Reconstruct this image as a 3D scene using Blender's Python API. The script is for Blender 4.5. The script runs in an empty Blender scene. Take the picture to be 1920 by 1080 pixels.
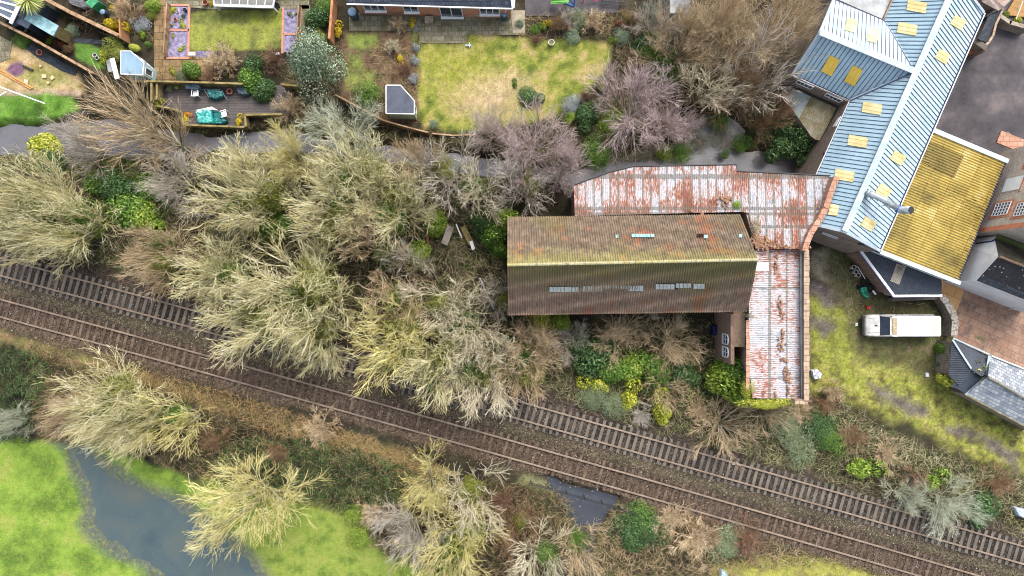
import bpy, math, random
import numpy as np
from mathutils import Vector, Matrix, Quaternion
R = math.radians
S = bpy.context.scene
# ---------------------------------------------------------------- camera, sky, sun, exposure
H = 61.0; F = 1280.0                                   # flying height, focal length in photo pixels
cd = bpy.data.cameras.new('camera'); cam = bpy.data.objects.new('camera', cd); S.collection.objects.link(cam)
cam.location = (0, 0, H); cam.rotation_euler = (0, 0, 0)
cd.sensor_width = 36; cd.lens = 24; cd.clip_end = 1000; S.camera = cam
SUN = Vector((0.24, 0.56, 0.85)).normalized()
w = bpy.data.worlds.new('World'); S.world = w; w.use_nodes = True
nt = w.node_tree; bgn = nt.nodes['Background']; sky = nt.nodes.new('ShaderNodeTexSky')
sky.sky_type = 'NISHITA'; sky.sun_disc = False
sky.sun_elevation = math.asin(SUN.z); sky.sun_rotation = math.atan2(SUN.x, SUN.y)
sky.dust_density = 4.0; sky.ozone_density = 0.6
hs = nt.nodes.new('ShaderNodeHueSaturation'); hs.inputs['Saturation'].default_value = .5   # a white overcast
nt.links.new(sky.outputs[0], hs.inputs['Color']); nt.links.new(hs.outputs[0], bgn.inputs[0]); bgn.inputs[1].default_value = 0.15
sl = bpy.data.lights.new('sun', 'SUN'); sun = bpy.data.objects.new('sun', sl); S.collection.objects.link(sun)
sl.energy = 1.1; sl.angle = R(32); sl.color = (1, .94, .85)
sun.rotation_euler = SUN.to_track_quat('Z', 'Y').to_euler(); sun.location = (20, 30, 60)
S.view_settings.view_transform = 'Standard'; S.view_settings.look = 'None'
S.view_settings.exposure = 1.64; S.view_settings.gamma = 1
S.cycles.pixel_filter_type = 'BLACKMAN_HARRIS'; S.cycles.filter_width = 1.05
rng = np.random.default_rng(7); random.seed(7)

# ---------------------------------------------------------------- helpers
def W(px, py, z=0.0): return Vector(((px-960)/F*(H-z), -(py-540)/F*(H-z), z))
def c(r, g, b, k=.62):
    f = lambda v: ((v/255+.055)/1.055)**2.4 if v > 10 else v/255/12.92
    return (f(r)*k, f(g)*k, f(b)*k, 1)
def plane(a, b, d):
    n = (b-a).cross(d-a).normalized()
    if n.z < 0: n = -n
    return (a, n)
def ray(px, py, pl, off=0.0):                              # a photo pixel to its place on a surface
    o = Vector((0, 0, H)); d = Vector(((px-960)/F, -(py-540)/F, -1))
    p = pl[0] + pl[1]*off
    return o + d*((p-o).dot(pl[1])/d.dot(pl[1]))
def hull2(a, b):  # vertical plane through a,b facing the middle of the place
    n = Vector((-(b-a).y, (b-a).x, 0)).normalized()
    if n.dot(-a) < 0: n = -n
    return (a, n)
def vnoise(x, y, s=1.0, octv=4, seed=0):
    x = np.asarray(x, float)/s; y = np.asarray(y, float)/s; out = np.zeros_like(x); amp = 1; tot = 0
    for o in range(octv):
        r = np.random.default_rng(seed*31+o).random((64, 64))
        xi = np.floor(x).astype(int); yi = np.floor(y).astype(int); fx = x-xi; fy = y-yi
        fx = fx*fx*(3-2*fx); fy = fy*fy*(3-2*fy)
        g = lambda a, b: r[a % 64, b % 64]
        out += amp*((g(xi, yi)*(1-fx)+g(xi+1, yi)*fx)*(1-fy)+(g(xi, yi+1)*(1-fx)+g(xi+1, yi+1)*fx)*fy)
        tot += amp; amp *= .55; x = x*2.03+7.1; y = y*2.03+3.7
    return out/tot
def polyw(pts, z=0): return np.array([[*W(a, b, z)[:2]] for a, b in pts])
def sdist(x, y, poly):                                     # signed distance, negative inside
    d = np.full(x.shape, 1e9); ins = np.zeros(x.shape, bool); n = len(poly)
    for i in range(n):
        ax, ay = poly[i]; bx, by = poly[(i+1) % n]; ex, ey = bx-ax, by-ay
        t = np.clip(((x-ax)*ex+(y-ay)*ey)/(ex*ex+ey*ey+1e-12), 0, 1)
        d = np.minimum(d, np.hypot(x-ax-t*ex, y-ay-t*ey))
        if ay != by: ins ^= ((ay > y) != (by > y)) & (x < (bx-ax)*(y-ay)/(by-ay)+ax)
    return np.where(ins, -d, d)
def tag(o, label=None, cat=None, group=None, kind=None):
    for k, v in (('label', label), ('category', cat), ('group', group), ('kind', kind)):
        if v: o[k] = v
    return o
def empty(name, loc, label, cat, group=None, rz=0):
    o = bpy.data.objects.new(name, None); S.collection.objects.link(o); o.location = loc; o.rotation_euler.z = rz
    o.empty_display_size = .2
    return tag(o, label, cat, group)
def npmesh(name, V, Fc, mats=(), smooth=False, rnd=None, col=None, mi=None):
    V = np.asarray(V, np.float32); Fc = np.asarray(Fc, np.int32); k = Fc.shape[1]
    me = bpy.data.meshes.new(name); me.vertices.add(len(V)); me.vertices.foreach_set('co', V.ravel())
    me.loops.add(Fc.size); me.loops.foreach_set('vertex_index', Fc.ravel())
    me.polygons.add(len(Fc)); me.polygons.foreach_set('loop_start', np.arange(0, Fc.size, k, dtype=np.int32))
    if smooth: me.polygons.foreach_set('use_smooth', np.ones(len(Fc), bool))
    for m in mats: me.materials.append(m)
    if mi is not None: me.polygons.foreach_set('material_index', np.asarray(mi, np.int32))
    if rnd is not None:
        a = me.attributes.new('rnd', 'FLOAT', 'FACE'); a.data.foreach_set('value', np.asarray(rnd, np.float32))
    if col is not None:
        a = me.attributes.new('col', 'FLOAT_COLOR', 'POINT'); a.data.foreach_set('color', np.asarray(col, np.float32).ravel())
    me.update(calc_edges=True); return me
class MB:
    def __init__(s): s.v = []; s.f = []; s.m = []; s.cur = 0
    def mat(s, i): s.cur = i; return s
    def add(s, vs, fs):
        b = len(s.v); s.v += [tuple(p) for p in vs]; s.f += [tuple(b+i for i in f) for f in fs]; s.m += [s.cur]*len(fs); return s
    def poly(s, pts): return s.add(pts, [tuple(range(len(pts)))])
    def box(s, cx, cy, cz, sx, sy, sz, rz=0, rx=0, ry=0):
        M_ = Matrix.Rotation(rz, 3, 'Z') @ Matrix.Rotation(ry, 3, 'Y') @ Matrix.Rotation(rx, 3, 'X')
        vs = [Vector((cx, cy, cz)) + M_ @ Vector((a*sx/2, b*sy/2, d*sz/2)) for a in (-1, 1) for b in (-1, 1) for d in (-1, 1)]
        return s.add(vs, [(0, 1, 3, 2), (4, 6, 7, 5), (0, 4, 5, 1), (2, 3, 7, 6), (0, 2, 6, 4), (1, 5, 7, 3)])
    def beam(s, a, b, wd, ht, up=(0, 0, 1)):
        a = Vector(a); b = Vector(b); d = (b-a).normalized(); sd = d.cross(Vector(up))
        if sd.length < 1e-3: sd = Vector((1, 0, 0))
        sd.normalize(); u = sd.cross(d).normalized()
        vs = [p+sd*x*wd/2+u*y*ht/2 for p in (a, b) for x, y in ((-1, -1), (1, -1), (1, 1), (-1, 1))]
        return s.add(vs, [(3, 2, 1, 0), (4, 5, 6, 7), (0, 1, 5, 4), (1, 2, 6, 5), (2, 3, 7, 6), (3, 0, 4, 7)])
    def prism(s, pts, z0, z1):                             # pts: 2-D world outline; z1 number or list
        n = len(pts); a = sum(pts[i][0]*pts[(i+1) % n][1]-pts[(i+1) % n][0]*pts[i][1] for i in range(n))
        pts = list(pts); zt = list(z1) if isinstance(z1, (list, tuple)) else [z1]*n
        if a < 0: pts = pts[::-1]; zt = zt[::-1]
        vs = [(p[0], p[1], z0) for p in pts]+[(p[0], p[1], z) for p, z in zip(pts, zt)]
        return s.add(vs, [tuple(range(n))[::-1], tuple(range(n, 2*n))]+[(i, (i+1) % n, n+(i+1) % n, n+i) for i in range(n)])
    def tube(s, pts, r, n=8, caps=True):
        pts = [Vector(p) for p in pts]; rs = r if isinstance(r, (list, tuple)) else [r]*len(pts); vs = []; fs = []
        for i, p in enumerate(pts):
            d = (pts[min(i+1, len(pts)-1)]-pts[max(i-1, 0)]).normalized()
            a = d.orthogonal().normalized() if abs(d.z) < .9 else Vector((1, 0, 0)); b = d.cross(a).normalized(); a = b.cross(d)
            if i and (a.dot(pa) < 0): a = -a; b = -b
            pa = a
            vs += [p+(a*math.cos(t)+b*math.sin(t))*rs[i] for t in [2*math.pi*k/n for k in range(n)]]
        for i in range(len(pts)-1):
            fs += [(i*n+k, i*n+(k+1) % n, (i+1)*n+(k+1) % n, (i+1)*n+k) for k in range(n)]
        if caps: fs += [tuple(range(n))[::-1], tuple(range((len(pts)-1)*n, len(pts)*n))]
        return s.add(vs, fs)
    def ring(s, x, y, z, Ro, r, n=20, m=8, tilt=0, ta=0):
        vs = []; Mx = Matrix.Rotation(ta, 3, 'Z') @ Matrix.Rotation(tilt, 3, 'X')
        for i in range(n):
            for j in range(m):
                a = 2*math.pi*i/n; b = 2*math.pi*j/m
                vs.append(Vector((x, y, z))+Mx @ Vector(((Ro+r*math.cos(b))*math.cos(a), (Ro+r*math.cos(b))*math.sin(a), r*math.sin(b))))
        return s.add(vs, [(i*m+j, ((i+1) % n)*m+j, ((i+1) % n)*m+(j+1) % m, i*m+(j+1) % m) for i in range(n) for j in range(m)])
    def dome(s, x, y, z, rx, ry, rz, n=14, m=6, jit=0, full=False):
        vs = []; fs = []; lo = -math.pi/2 if full else 0
        for i in range(m):
            t = lo+(math.pi/2-lo)*i/m
            for k in range(n):
                a = 2*math.pi*k/n; q = 1+random.uniform(-jit, jit)
                vs.append((x+rx*q*math.cos(t)*math.cos(a), y+ry*q*math.cos(t)*math.sin(a), z+rz*q*math.sin(t)))
        vs.append((x, y, z+rz))
        for i in range(m-1): fs += [(i*n+k, i*n+(k+1) % n, (i+1)*n+(k+1) % n, (i+1)*n+k) for k in range(n)]
        fs += [((m-1)*n+k, (m-1)*n+(k+1) % n, m*n) for k in range(n)]
        return s.add(vs, fs)
    def build(s, name, mats, parent=None, smooth=False, bevel=0, solid=0):
        if not isinstance(mats, (list, tuple)): mats = [mats]
        off = Vector((0, 0, 0)); loc = None
        me = bpy.data.meshes.new(name)
        if parent is not None:
            off = Vector(parent['_w']) if '_w' in parent else parent.location.copy()
            if parent.rotation_euler.z: off = Vector((0, 0, 0))
        else:
            v = np.array(s.v); off = Vector(((v[:, 0].min()+v[:, 0].max())/2, (v[:, 1].min()+v[:, 1].max())/2, v[:, 2].min()))
        me.from_pydata([tuple(Vector(p)-off) for p in s.v], [], s.f)
        for m in mats: me.materials.append(m)
        me.polygons.foreach_set('material_index', s.m)
        if smooth: me.polygons.foreach_set('use_smooth', [True]*len(s.f))
        me.update(); o = bpy.data.objects.new(name, me); S.collection.objects.link(o)
        if parent is not None:
            o.parent = parent
            if parent.type == 'MESH': PW[o.name] = PW.get(parent.name, Vector((0, 0, 0)))
        else: o.location = off
        if bevel:
            b = o.modifiers.new('bevel', 'BEVEL'); b.width = bevel; b.segments = 2; b.limit_method = 'ANGLE'
        if solid:
            b = o.modifiers.new('thick', 'SOLIDIFY'); b.thickness = solid; b.offset = -1
        return o
PW = {}
def sub(mb, name, mats, part, root, **k):                 # a sub-part: mesh in the root's space, parented to the part
    o = mb.build(name, mats, root, **k); o.parent = part; return o

# ---------------------------------------------------------------- materials
def nodes(name, rough=.85, spec=.3):
    m = bpy.data.materials.new(name); m.use_nodes = True; n = m.node_tree.nodes; l = m.node_tree.links
    b = n['Principled BSDF']; b.inputs['Roughness'].default_value = rough; b.inputs['Specular IOR Level'].default_value = spec
    return m, n, l, b
def ramp(n, cols, lo=.3, hi=.7, mode='LINEAR'):
    r = n.new('ShaderNodeValToRGB'); e = r.color_ramp.elements; r.color_ramp.interpolation = mode
    while len(e) < len(cols): e.new(.5)
    for i, cc in enumerate(cols):
        e[i].position = lo+(hi-lo)*i/max(1, len(cols)-1); e[i].color = cc
    return r
def noise(n, l, vec, scale, detail=5, rough=.6, dist=0):
    t = n.new('ShaderNodeTexNoise'); t.inputs['Scale'].default_value = scale; t.inputs['Detail'].default_value = detail
    t.inputs['Roughness'].default_value = rough; t.inputs['Distortion'].default_value = dist; l.new(vec, t.inputs['Vector']); return t
def mapping(n, l, vec, scale=(1, 1, 1), rot=(0, 0, 0)):
    mp = n.new('ShaderNodeMapping'); mp.inputs['Scale'].default_value = scale; mp.inputs['Rotation'].default_value = rot
    l.new(vec, mp.inputs['Vector']); return mp.outputs[0]
def pos(n, kind='pos'):
    if kind == 'pos': return n.new('ShaderNodeNewGeometry').outputs['Position']
    return n.new('ShaderNodeTexCoord').outputs['Object']
def mth(n, l, op, a, b=0.0, cc=None):
    t = n.new('ShaderNodeMath'); t.operation = op
    for i, v in enumerate((a, b, cc)):
        if v is None: continue
        if hasattr(v, 'is_output'): l.new(v, t.inputs[i])
        else: t.inputs[i].default_value = v
    return t.outputs[0]
def mixc(n, l, fac, a, b, mode='MIX'):
    t = n.new('ShaderNodeMix'); t.data_type = 'RGBA'; t.blend_type = mode
    for i, v in ((0, fac), (6, a), (7, b)):
        if hasattr(v, 'is_output'): l.new(v, t.inputs[i])
        else: t.inputs[i].default_value = v
    return t.outputs[2]
def M(name, cols, scale=1.5, rough=.85, bump=.15, fine=12, famt=.35, stretch=(1, 1, 1), rot=(0, 0, 0), coord='pos', spec=.3, metal=0, lo=.33, hi=.67, bdist=.02):
    m, n, l, b = nodes(name, rough, spec); v = pos(n, coord); v = mapping(n, l, v, stretch, rot)
    if len(cols) == 1: cols = [cols[0], cols[0]]
    r = ramp(n, cols, lo, hi); t = noise(n, l, v, scale, 6, .65); l.new(t.outputs[0], r.inputs[0])
    t2 = noise(n, l, v, fine, 4, .7); mr = n.new('ShaderNodeMapRange'); mr.inputs[1].default_value = .3; mr.inputs[2].default_value = .7
    mr.inputs[3].default_value = 1-famt; mr.inputs[4].default_value = 1+famt; l.new(t2.outputs[0], mr.inputs[0])
    l.new(mixc(n, l, 1.0, r.outputs[0], mr.outputs[0], 'MULTIPLY'), b.inputs['Base Color']); b.inputs['Metallic'].default_value = metal
    if bump:
        bp = n.new('ShaderNodeBump'); bp.inputs['Strength'].default_value = bump; bp.inputs['Distance'].default_value = bdist
        l.new(t2.outputs[0], bp.inputs['Height']); l.new(bp.outputs[0], b.inputs['Normal'])
    return m
def LEAF(name, cols, rough=.7, spec=.25, big=1.2):           # foliage and twigs: colour varies leaf by leaf and clump by clump
    m, n, l, b = nodes(name, rough, spec); a = n.new('ShaderNodeAttribute'); a.attribute_name = 'rnd'
    t = noise(n, l, pos(n), big, 3, .6)
    s = mth(n, l, 'ADD', mth(n, l, 'MULTIPLY', a.outputs['Fac'], .6), mth(n, l, 'MULTIPLY', t.outputs[0], .4))
    r = ramp(n, cols, .22, .78); l.new(s, r.inputs[0]); l.new(r.outputs[0], b.inputs['Base Color']); return m
def GROUND(name, fine=9, amt=.45, bump=.5, tint=None):
    m, n, l, b = nodes(name, .95, .15); a = n.new('ShaderNodeAttribute'); a.attribute_name = 'col'; v = pos(n)
    t = noise(n, l, v, fine, 6, .75); t2 = noise(n, l, v, fine*.28, 4, .65)
    sm = mth(n, l, 'ADD', mth(n, l, 'MULTIPLY', t.outputs[0], .65), mth(n, l, 'MULTIPLY', t2.outputs[0], .35))
    mr = n.new('ShaderNodeMapRange'); mr.inputs[1].default_value = .34; mr.inputs[2].default_value = .66
    mr.inputs[3].default_value = 1-amt; mr.inputs[4].default_value = 1+amt; l.new(sm, mr.inputs[0])
    cc = mixc(n, l, 1.0, a.outputs['Color'], mr.outputs[0], 'MULTIPLY')
    if tint:
        t3 = noise(n, l, v, 3.3, 5, .7); rr = ramp(n, [(0, 0, 0, 1), (1, 1, 1, 1)], .52, .62); l.new(t3.outputs[0], rr.inputs[0])
        f = mth(n, l, 'MULTIPLY', rr.outputs[0], tint[1]); cc = mixc(n, l, f, cc, tint[0])
    l.new(cc, b.inputs['Base Color'])
    bp = n.new('ShaderNodeBump'); bp.inputs['Strength'].default_value = bump; bp.inputs['Distance'].default_value = .06
    l.new(sm, bp.inputs['Height']); l.new(bp.outputs[0], b.inputs['Normal']); return m
def BALLAST():
    m, n, l, b = nodes('ballast', .95, .2); a = n.new('ShaderNodeAttribute'); a.attribute_name = 'col'; v = pos(n)
    vo = n.new('ShaderNodeTexVoronoi'); vo.inputs['Scale'].default_value = 11; l.new(v, vo.inputs['Vector'])
    sep = n.new('ShaderNodeSeparateColor'); l.new(vo.outputs['Color'], sep.inputs[0])
    r = ramp(n, [(.35, .35, .35, 1), (.8, .8, .78, 1), (1.25, 1.2, 1.1, 1), (2.2, 2.1, 2.0, 1)], 0, 1); l.new(sep.outputs[0], r.inputs[0])
    l.new(mixc(n, l, 1.0, a.outputs['Color'], r.outputs[0], 'MULTIPLY'), b.inputs['Base Color'])
    bp = n.new('ShaderNodeBump'); bp.inputs['Strength'].default_value = .8; bp.inputs['Distance'].default_value = .05; bp.invert = True
    l.new(vo.outputs['Distance'], bp.inputs['Height']); l.new(bp.outputs[0], b.inputs['Normal']); return m
def CELLS(name, cols, cell, rot=0, mortar=None, mw=.03, rough=.85, bump=.4, blot=.5, offset=.5, famt=.3, blotc=None, axes='XY'):
    """slabs, bricks, slates, tiles: one colour per unit and stains across them"""
    m, n, l, b = nodes(name, rough, .3); v = pos(n)
    if axes == 'wall':
        sp = n.new('ShaderNodeSeparateXYZ'); l.new(v, sp.inputs[0]); cb = n.new('ShaderNodeCombineXYZ')
        l.new(mth(n, l, 'ADD', mth(n, l, 'MULTIPLY', sp.outputs[0], .8), mth(n, l, 'MULTIPLY', sp.outputs[1], .9)), cb.inputs[0]); l.new(sp.outputs[2], cb.inputs[1]); vv = cb.outputs[0]
    else: vv = mapping(n, l, v, (1, 1, 1), (0, 0, rot))
    bt = n.new('ShaderNodeTexBrick'); l.new(vv, bt.inputs['Vector']); bt.inputs['Scale'].default_value = 1
    bt.inputs['Brick Width'].default_value = cell[0]; bt.inputs['Row Height'].default_value = cell[1]
    bt.inputs['Mortar Size'].default_value = mw; bt.inputs['Mortar Smooth'].default_value = .2; bt.offset = offset
    bt.inputs['Color1'].default_value = (0, 0, 0, 1); bt.inputs['Color2'].default_value = (1, 1, 1, 1); bt.inputs['Mortar'].default_value = (.5, .5, .5, 1)
    r = ramp(n, cols, 0, 1); t = noise(n, l, v, 1.3, 5, .65)
    x = mth(n, l, 'ADD', mth(n, l, 'MULTIPLY', bt.outputs['Color'], 1-blot), mth(n, l, 'MULTIPLY', mth(n, l, 'MULTIPLY_ADD', t.outputs[0], 2.2, -.6), blot))
    l.new(x, r.inputs[0]); col = r.outputs[0]
    if blotc:
        t4 = noise(n, l, v, .9, 6, .7); r4 = ramp(n, [(0, 0, 0, 1), (1, 1, 1, 1)], .5, .62); l.new(t4.outputs[0], r4.inputs[0])
        col = mixc(n, l, mth(n, l, 'MULTIPLY', r4.outputs[0], .8), col, blotc)
    if mortar: col = mixc(n, l, bt.outputs['Fac'], col, mortar)
    t2 = noise(n, l, v, 10, 4, .7); mr = n.new('ShaderNodeMapRange'); mr.inputs[1].default_value = .3; mr.inputs[2].default_value = .7
    mr.inputs[3].default_value = 1-famt; mr.inputs[4].default_value = 1+famt; l.new(t2.outputs[0], mr.inputs[0])
    l.new(mixc(n, l, 1.0, col, mr.outputs[0], 'MULTIPLY'), b.inputs['Base Color'])
    bp = n.new('ShaderNodeBump'); bp.inputs['Strength'].default_value = bump; bp.inputs['Distance'].default_value = .02; bp.invert = True
    l.new(bt.outputs['Fac'], bp.inputs['Height']); l.new(bp.outputs[0], b.inputs['Normal']); return m
def RUSTY(name, along='Y', lapu=.66, laps=(), rust_amt=.5):
    """corrugated sheets, old white paint flaking off red rust, grime and moss along the laps"""
    m, n, l, b = nodes(name, .75, .3); v = pos(n); st = (7.5, 1.5, 1) if along == 'Y' else (1.5, 7.5, 1)
    vs = mapping(n, l, v, st); t = noise(n, l, vs, 1.7, 9, .74)
    big = noise(n, l, v, .38, 3, .5); sh = n.new('ShaderNodeVectorMath'); sh.operation = 'FLOOR'
    l.new(mapping(n, l, v, (1/lapu, .42, 0) if along == 'Y' else (.42, 1/lapu, 0)), sh.inputs[0]); wn = n.new('ShaderNodeTexWhiteNoise'); l.new(sh.outputs[0], wn.inputs[0])
    s = mth(n, l, 'ADD', t.outputs[0], mth(n, l, 'MULTIPLY_ADD', big.outputs[0], .5, -.25))
    s = mth(n, l, 'ADD', s, mth(n, l, 'MULTIPLY_ADD', wn.outputs[0], .16, -.08+(rust_amt-.5)*.3))
    r = ramp(n, [c(140, 144, 150), c(204, 205, 212), c(196, 194, 198), c(164, 116, 96), c(162, 96, 74), c(120, 76, 60)], .36, .65)
    l.new(s, r.inputs[0]); col = r.outputs[0]
    sp = n.new('ShaderNodeSeparateXYZ'); l.new(v, sp.inputs[0]); U = sp.outputs[0 if along == 'Y' else 1]; Vv = sp.outputs[1 if along == 'Y' else 0]
    n2 = noise(n, l, v, 1.1, 4, .6)
    pu = mth(n, l, 'PINGPONG', U, lapu/2); lap = mth(n, l, 'LESS_THAN', pu, mth(n, l, 'MULTIPLY_ADD', n2.outputs[0], .3, -.07))
    n3 = noise(n, l, v, 6, 5, .7); lapf = mth(n, l, 'MULTIPLY', lap, mth(n, l, 'MULTIPLY_ADD', n3.outputs[0], 1.6, -.1))
    f = lapf
    for (q, wd) in laps:
        dd = mth(n, l, 'ABSOLUTE', mth(n, l, 'SUBTRACT', Vv, q)); e = mth(n, l, 'LESS_THAN', dd, mth(n, l, 'MULTIPLY', n3.outputs[0], wd*2))
        f = mth(n, l, 'MAXIMUM', f, mth(n, l, 'MULTIPLY', e, .75))
    cl = n.new('ShaderNodeClamp'); l.new(f, cl.inputs[0])
    g = mixc(n, l, n2.outputs[0], c(78, 80, 78), c(108, 104, 84)); col = mixc(n, l, mth(n, l, 'MULTIPLY', cl.outputs[0], .9), col, g)
    n5 = noise(n, l, mapping(n, l, v, (3, 1, 1) if along == 'Y' else (1, 3, 1)), 1.4, 6, .75); r5 = ramp(n, [(0, 0, 0, 1), (1, 1, 1, 1)], .5, .7); l.new(n5.outputs[0], r5.inputs[0]); col = mixc(n, l, mth(n, l, 'MULTIPLY', r5.outputs[0], .5), col, c(112, 104, 100))
    n4 = noise(n, l, v, 14, 4, .7); mr = n.new('ShaderNodeMapRange'); mr.inputs[1].default_value = .3; mr.inputs[2].default_value = .7
    mr.inputs[3].default_value = .75; mr.inputs[4].default_value = 1.2; l.new(n4.outputs[0], mr.inputs[0])
    l.new(mixc(n, l, 1.0, col, mr.outputs[0], 'MULTIPLY'), b.inputs['Base Color']); return m
def PANTILE(name, ridge_y, north):
    m, n, l, b = nodes(name, .9, .2); v = pos(n)
    fl = n.new('ShaderNodeVectorMath'); fl.operation = 'FLOOR'; l.new(mapping(n, l, v, (1/.19, 1/.3, 0)), fl.inputs[0])
    wn = n.new('ShaderNodeTexWhiteNoise'); l.new(fl.outputs[0], wn.inputs[0]); big = noise(n, l, v, .55, 5, .65); mid = noise(n, l, v, 2.2, 4, .7)
    s = mth(n, l, 'ADD', mth(n, l, 'MULTIPLY', wn.outputs[0], .12), mth(n, l, 'MULTIPLY', mid.outputs[0], .88))
    r = ramp(n, [c(96, 82, 68), c(122, 106, 90), c(144, 128, 110), c(168, 152, 132)] if north else [c(126, 104, 88), c(152, 128, 108), c(172, 148, 128), c(198, 178, 158)], .25, .8); l.new(s, r.inputs[0]); col = r.outputs[0]  # south tiles coloured lighter to make up for weaker sun on that slope
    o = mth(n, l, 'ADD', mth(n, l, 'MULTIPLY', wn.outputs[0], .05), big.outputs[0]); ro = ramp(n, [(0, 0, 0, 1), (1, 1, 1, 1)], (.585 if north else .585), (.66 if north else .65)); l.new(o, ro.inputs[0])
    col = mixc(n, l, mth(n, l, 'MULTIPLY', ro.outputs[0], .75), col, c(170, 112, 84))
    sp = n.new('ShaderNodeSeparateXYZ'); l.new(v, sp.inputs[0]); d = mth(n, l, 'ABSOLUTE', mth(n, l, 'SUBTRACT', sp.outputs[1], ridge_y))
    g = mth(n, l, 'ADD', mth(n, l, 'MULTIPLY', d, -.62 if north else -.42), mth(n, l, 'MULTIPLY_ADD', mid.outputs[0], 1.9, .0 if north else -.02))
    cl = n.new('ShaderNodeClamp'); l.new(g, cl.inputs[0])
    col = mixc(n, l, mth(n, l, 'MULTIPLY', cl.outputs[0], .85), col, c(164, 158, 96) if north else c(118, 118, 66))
    b2 = noise(n, l, v, .22, 3, .5); rg = ramp(n, [(0, 0, 0, 1), (1, 1, 1, 1)], .5, .66); l.new(b2.outputs[0], rg.inputs[0])
    col = mixc(n, l, mth(n, l, 'MULTIPLY', rg.outputs[0], .35), col, c(128, 122, 66))
    l.new(col, b.inputs['Base Color']); return m
def GLASS(name, col, rough=.12): return M(name, [col, tuple(min(1, x*1.5) for x in col[:3])+(1,)], 2, rough, 0, famt=.15, spec=.6)
def WATER(name, cols, alpha=1.0, sc=1.0):
    m, n, l, b = nodes(name, .08, .5); v = pos(n); t = noise(n, l, v, .22*sc, 5, .6, .4); r = ramp(n, cols, .3, .7); l.new(t.outputs[0], r.inputs[0])
    l.new(r.outputs[0], b.inputs['Base Color']); b.inputs['Alpha'].default_value = alpha
    wv = noise(n, l, mapping(n, l, v, (1, 2.2, 1), (0, 0, R(-35))), 5, 3, .6); bp = n.new('ShaderNodeBump'); bp.inputs['Strength'].default_value = .35; bp.inputs['Distance'].default_value = .03
    l.new(wv.outputs[0], bp.inputs['Height']); l.new(bp.outputs[0], b.inputs['Normal']); return m

m_yard = GROUND('mossy_yard_ground', 5, .6, .9, (c(92, 84, 56), .5))
m_ground = GROUND('soil_and_litter', 8, .6, .8)
m_grass = GROUND('grass', 8, .6, .9, (c(112, 118, 50), .4))
m_field = GROUND('field_grass', 8, .42, .8, (c(150, 152, 70), .4))
m_ballast = BALLAST()
m_white = M('white_paint', [c(225, 228, 232), c(245, 246, 248)], 2, .5, .02, famt=.06)
m_upvc = M('white_plastic', [c(235, 238, 240)], 2, .35, 0, famt=.04, spec=.5)
m_brick = CELLS('red_brick', [c(104, 84, 72), c(132, 106, 90), c(154, 130, 112)], (.23, .075), mortar=c(165, 150, 135), mw=.008, axes='wall', famt=.2)
m_stone = CELLS('old_stone_wall', [c(110, 98, 88), c(150, 138, 124), c(178, 166, 150)], (.4, .16), mortar=c(100, 92, 84), mw=.02, axes='wall', famt=.35)
m_render = M('white_render', [c(215, 215, 216), c(240, 240, 240)], .8, .8, .05, famt=.08)
m_blue_lit = M('blue_steel_lit', [c(168, 194, 207), c(186, 209, 220), c(200, 218, 226)], .5, .42, 0, fine=3, famt=.06, spec=.4)  # mill roof steel, brighter light of the sunward slopes painted in
m_blue_shaded = M('blue_steel_shaded', [c(146, 174, 190), c(166, 193, 207)], .5, .45, 0, fine=3, famt=.07, spec=.4)  # same roof steel, darkened in colour for slopes turned from the sun
m_rib_shade = M('rib_shade_blue', [c(48, 66, 92), c(66, 86, 112)], 2, .6, 0, famt=.1)  # dark blue that paints the shadow lines of the roof ribs
m_ridge = M('pale_ridge_flashing', [c(150, 168, 180), c(180, 194, 202)], 1.2, .5, .03, fine=3, famt=.1)
m_navy = M('navy_fascia', [c(34, 38, 78)], 2, .5, 0, famt=.1)
m_sky = M('yellowed_rooflight', [c(205, 182, 118), c(218, 200, 146), c(225, 212, 172)], 1.1, .5, 0, famt=.1)
m_skyd = M('deep_yellow_rooflight', [c(215, 178, 60), c(232, 200, 90)], 1.1, .5, 0, famt=.1)
m_black = M('black_sheet', [c(44, 50, 60), c(66, 74, 86)], .9, .5, 0, fine=5, famt=.2)
m_asbestos = M('grey_fibre_cement', [c(120, 112, 98), c(165, 156, 142), c(182, 176, 165)], 1.0, .9, .1, stretch=(1, 1, 1), famt=.2)
m_asbm = M('mossy_fibre_cement', [c(92, 88, 62), c(130, 122, 92), c(165, 158, 142)], .8, .9, .1, famt=.25)
m_slate = CELLS('pale_slates', [c(98, 108, 124), c(150, 158, 168), c(188, 190, 186)], (.34, .26), rot=R(26), mortar=c(88, 90, 94), mw=.018, blot=.35, famt=.15)
m_dslate = CELLS('dark_slates', [c(44, 48, 56), c(58, 64, 72), c(78, 84, 94)], (.3, .2), rot=R(22), mortar=c(30, 32, 36), mw=.014, blot=.4, famt=.2)
m_bslate = CELLS('bungalow_tiles', [c(52, 60, 72), c(66, 76, 92), c(84, 94, 108)], (.3, .26), rot=0, mortar=c(34, 38, 46), mw=.02, blot=.3, famt=.15)
m_coping = CELLS('brick_coping', [c(150, 128, 108), c(172, 150, 128), c(190, 172, 150)], (.5, .45), mortar=c(120, 95, 75), mw=.02, famt=.2)
m_rcoping = CELLS('red_coping', [c(158, 116, 96), c(178, 138, 116), c(190, 156, 136)], (.5, .45), mortar=c(140, 85, 65), mw=.02, famt=.18)
m_asphalt = M('asphalt', [c(44, 43, 48), c(76, 72, 76), c(110, 101, 100)], .38, .8, .3, fine=14, famt=.3, lo=.3, hi=.72)
m_terra = CELLS('terracotta_paving', [c(134, 104, 86), c(156, 124, 104), c(174, 148, 128)], (1.15, .62), rot=R(24), mortar=c(128, 92, 74), mw=.025, blot=.6, blotc=c(94, 84, 78), famt=.15)
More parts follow.
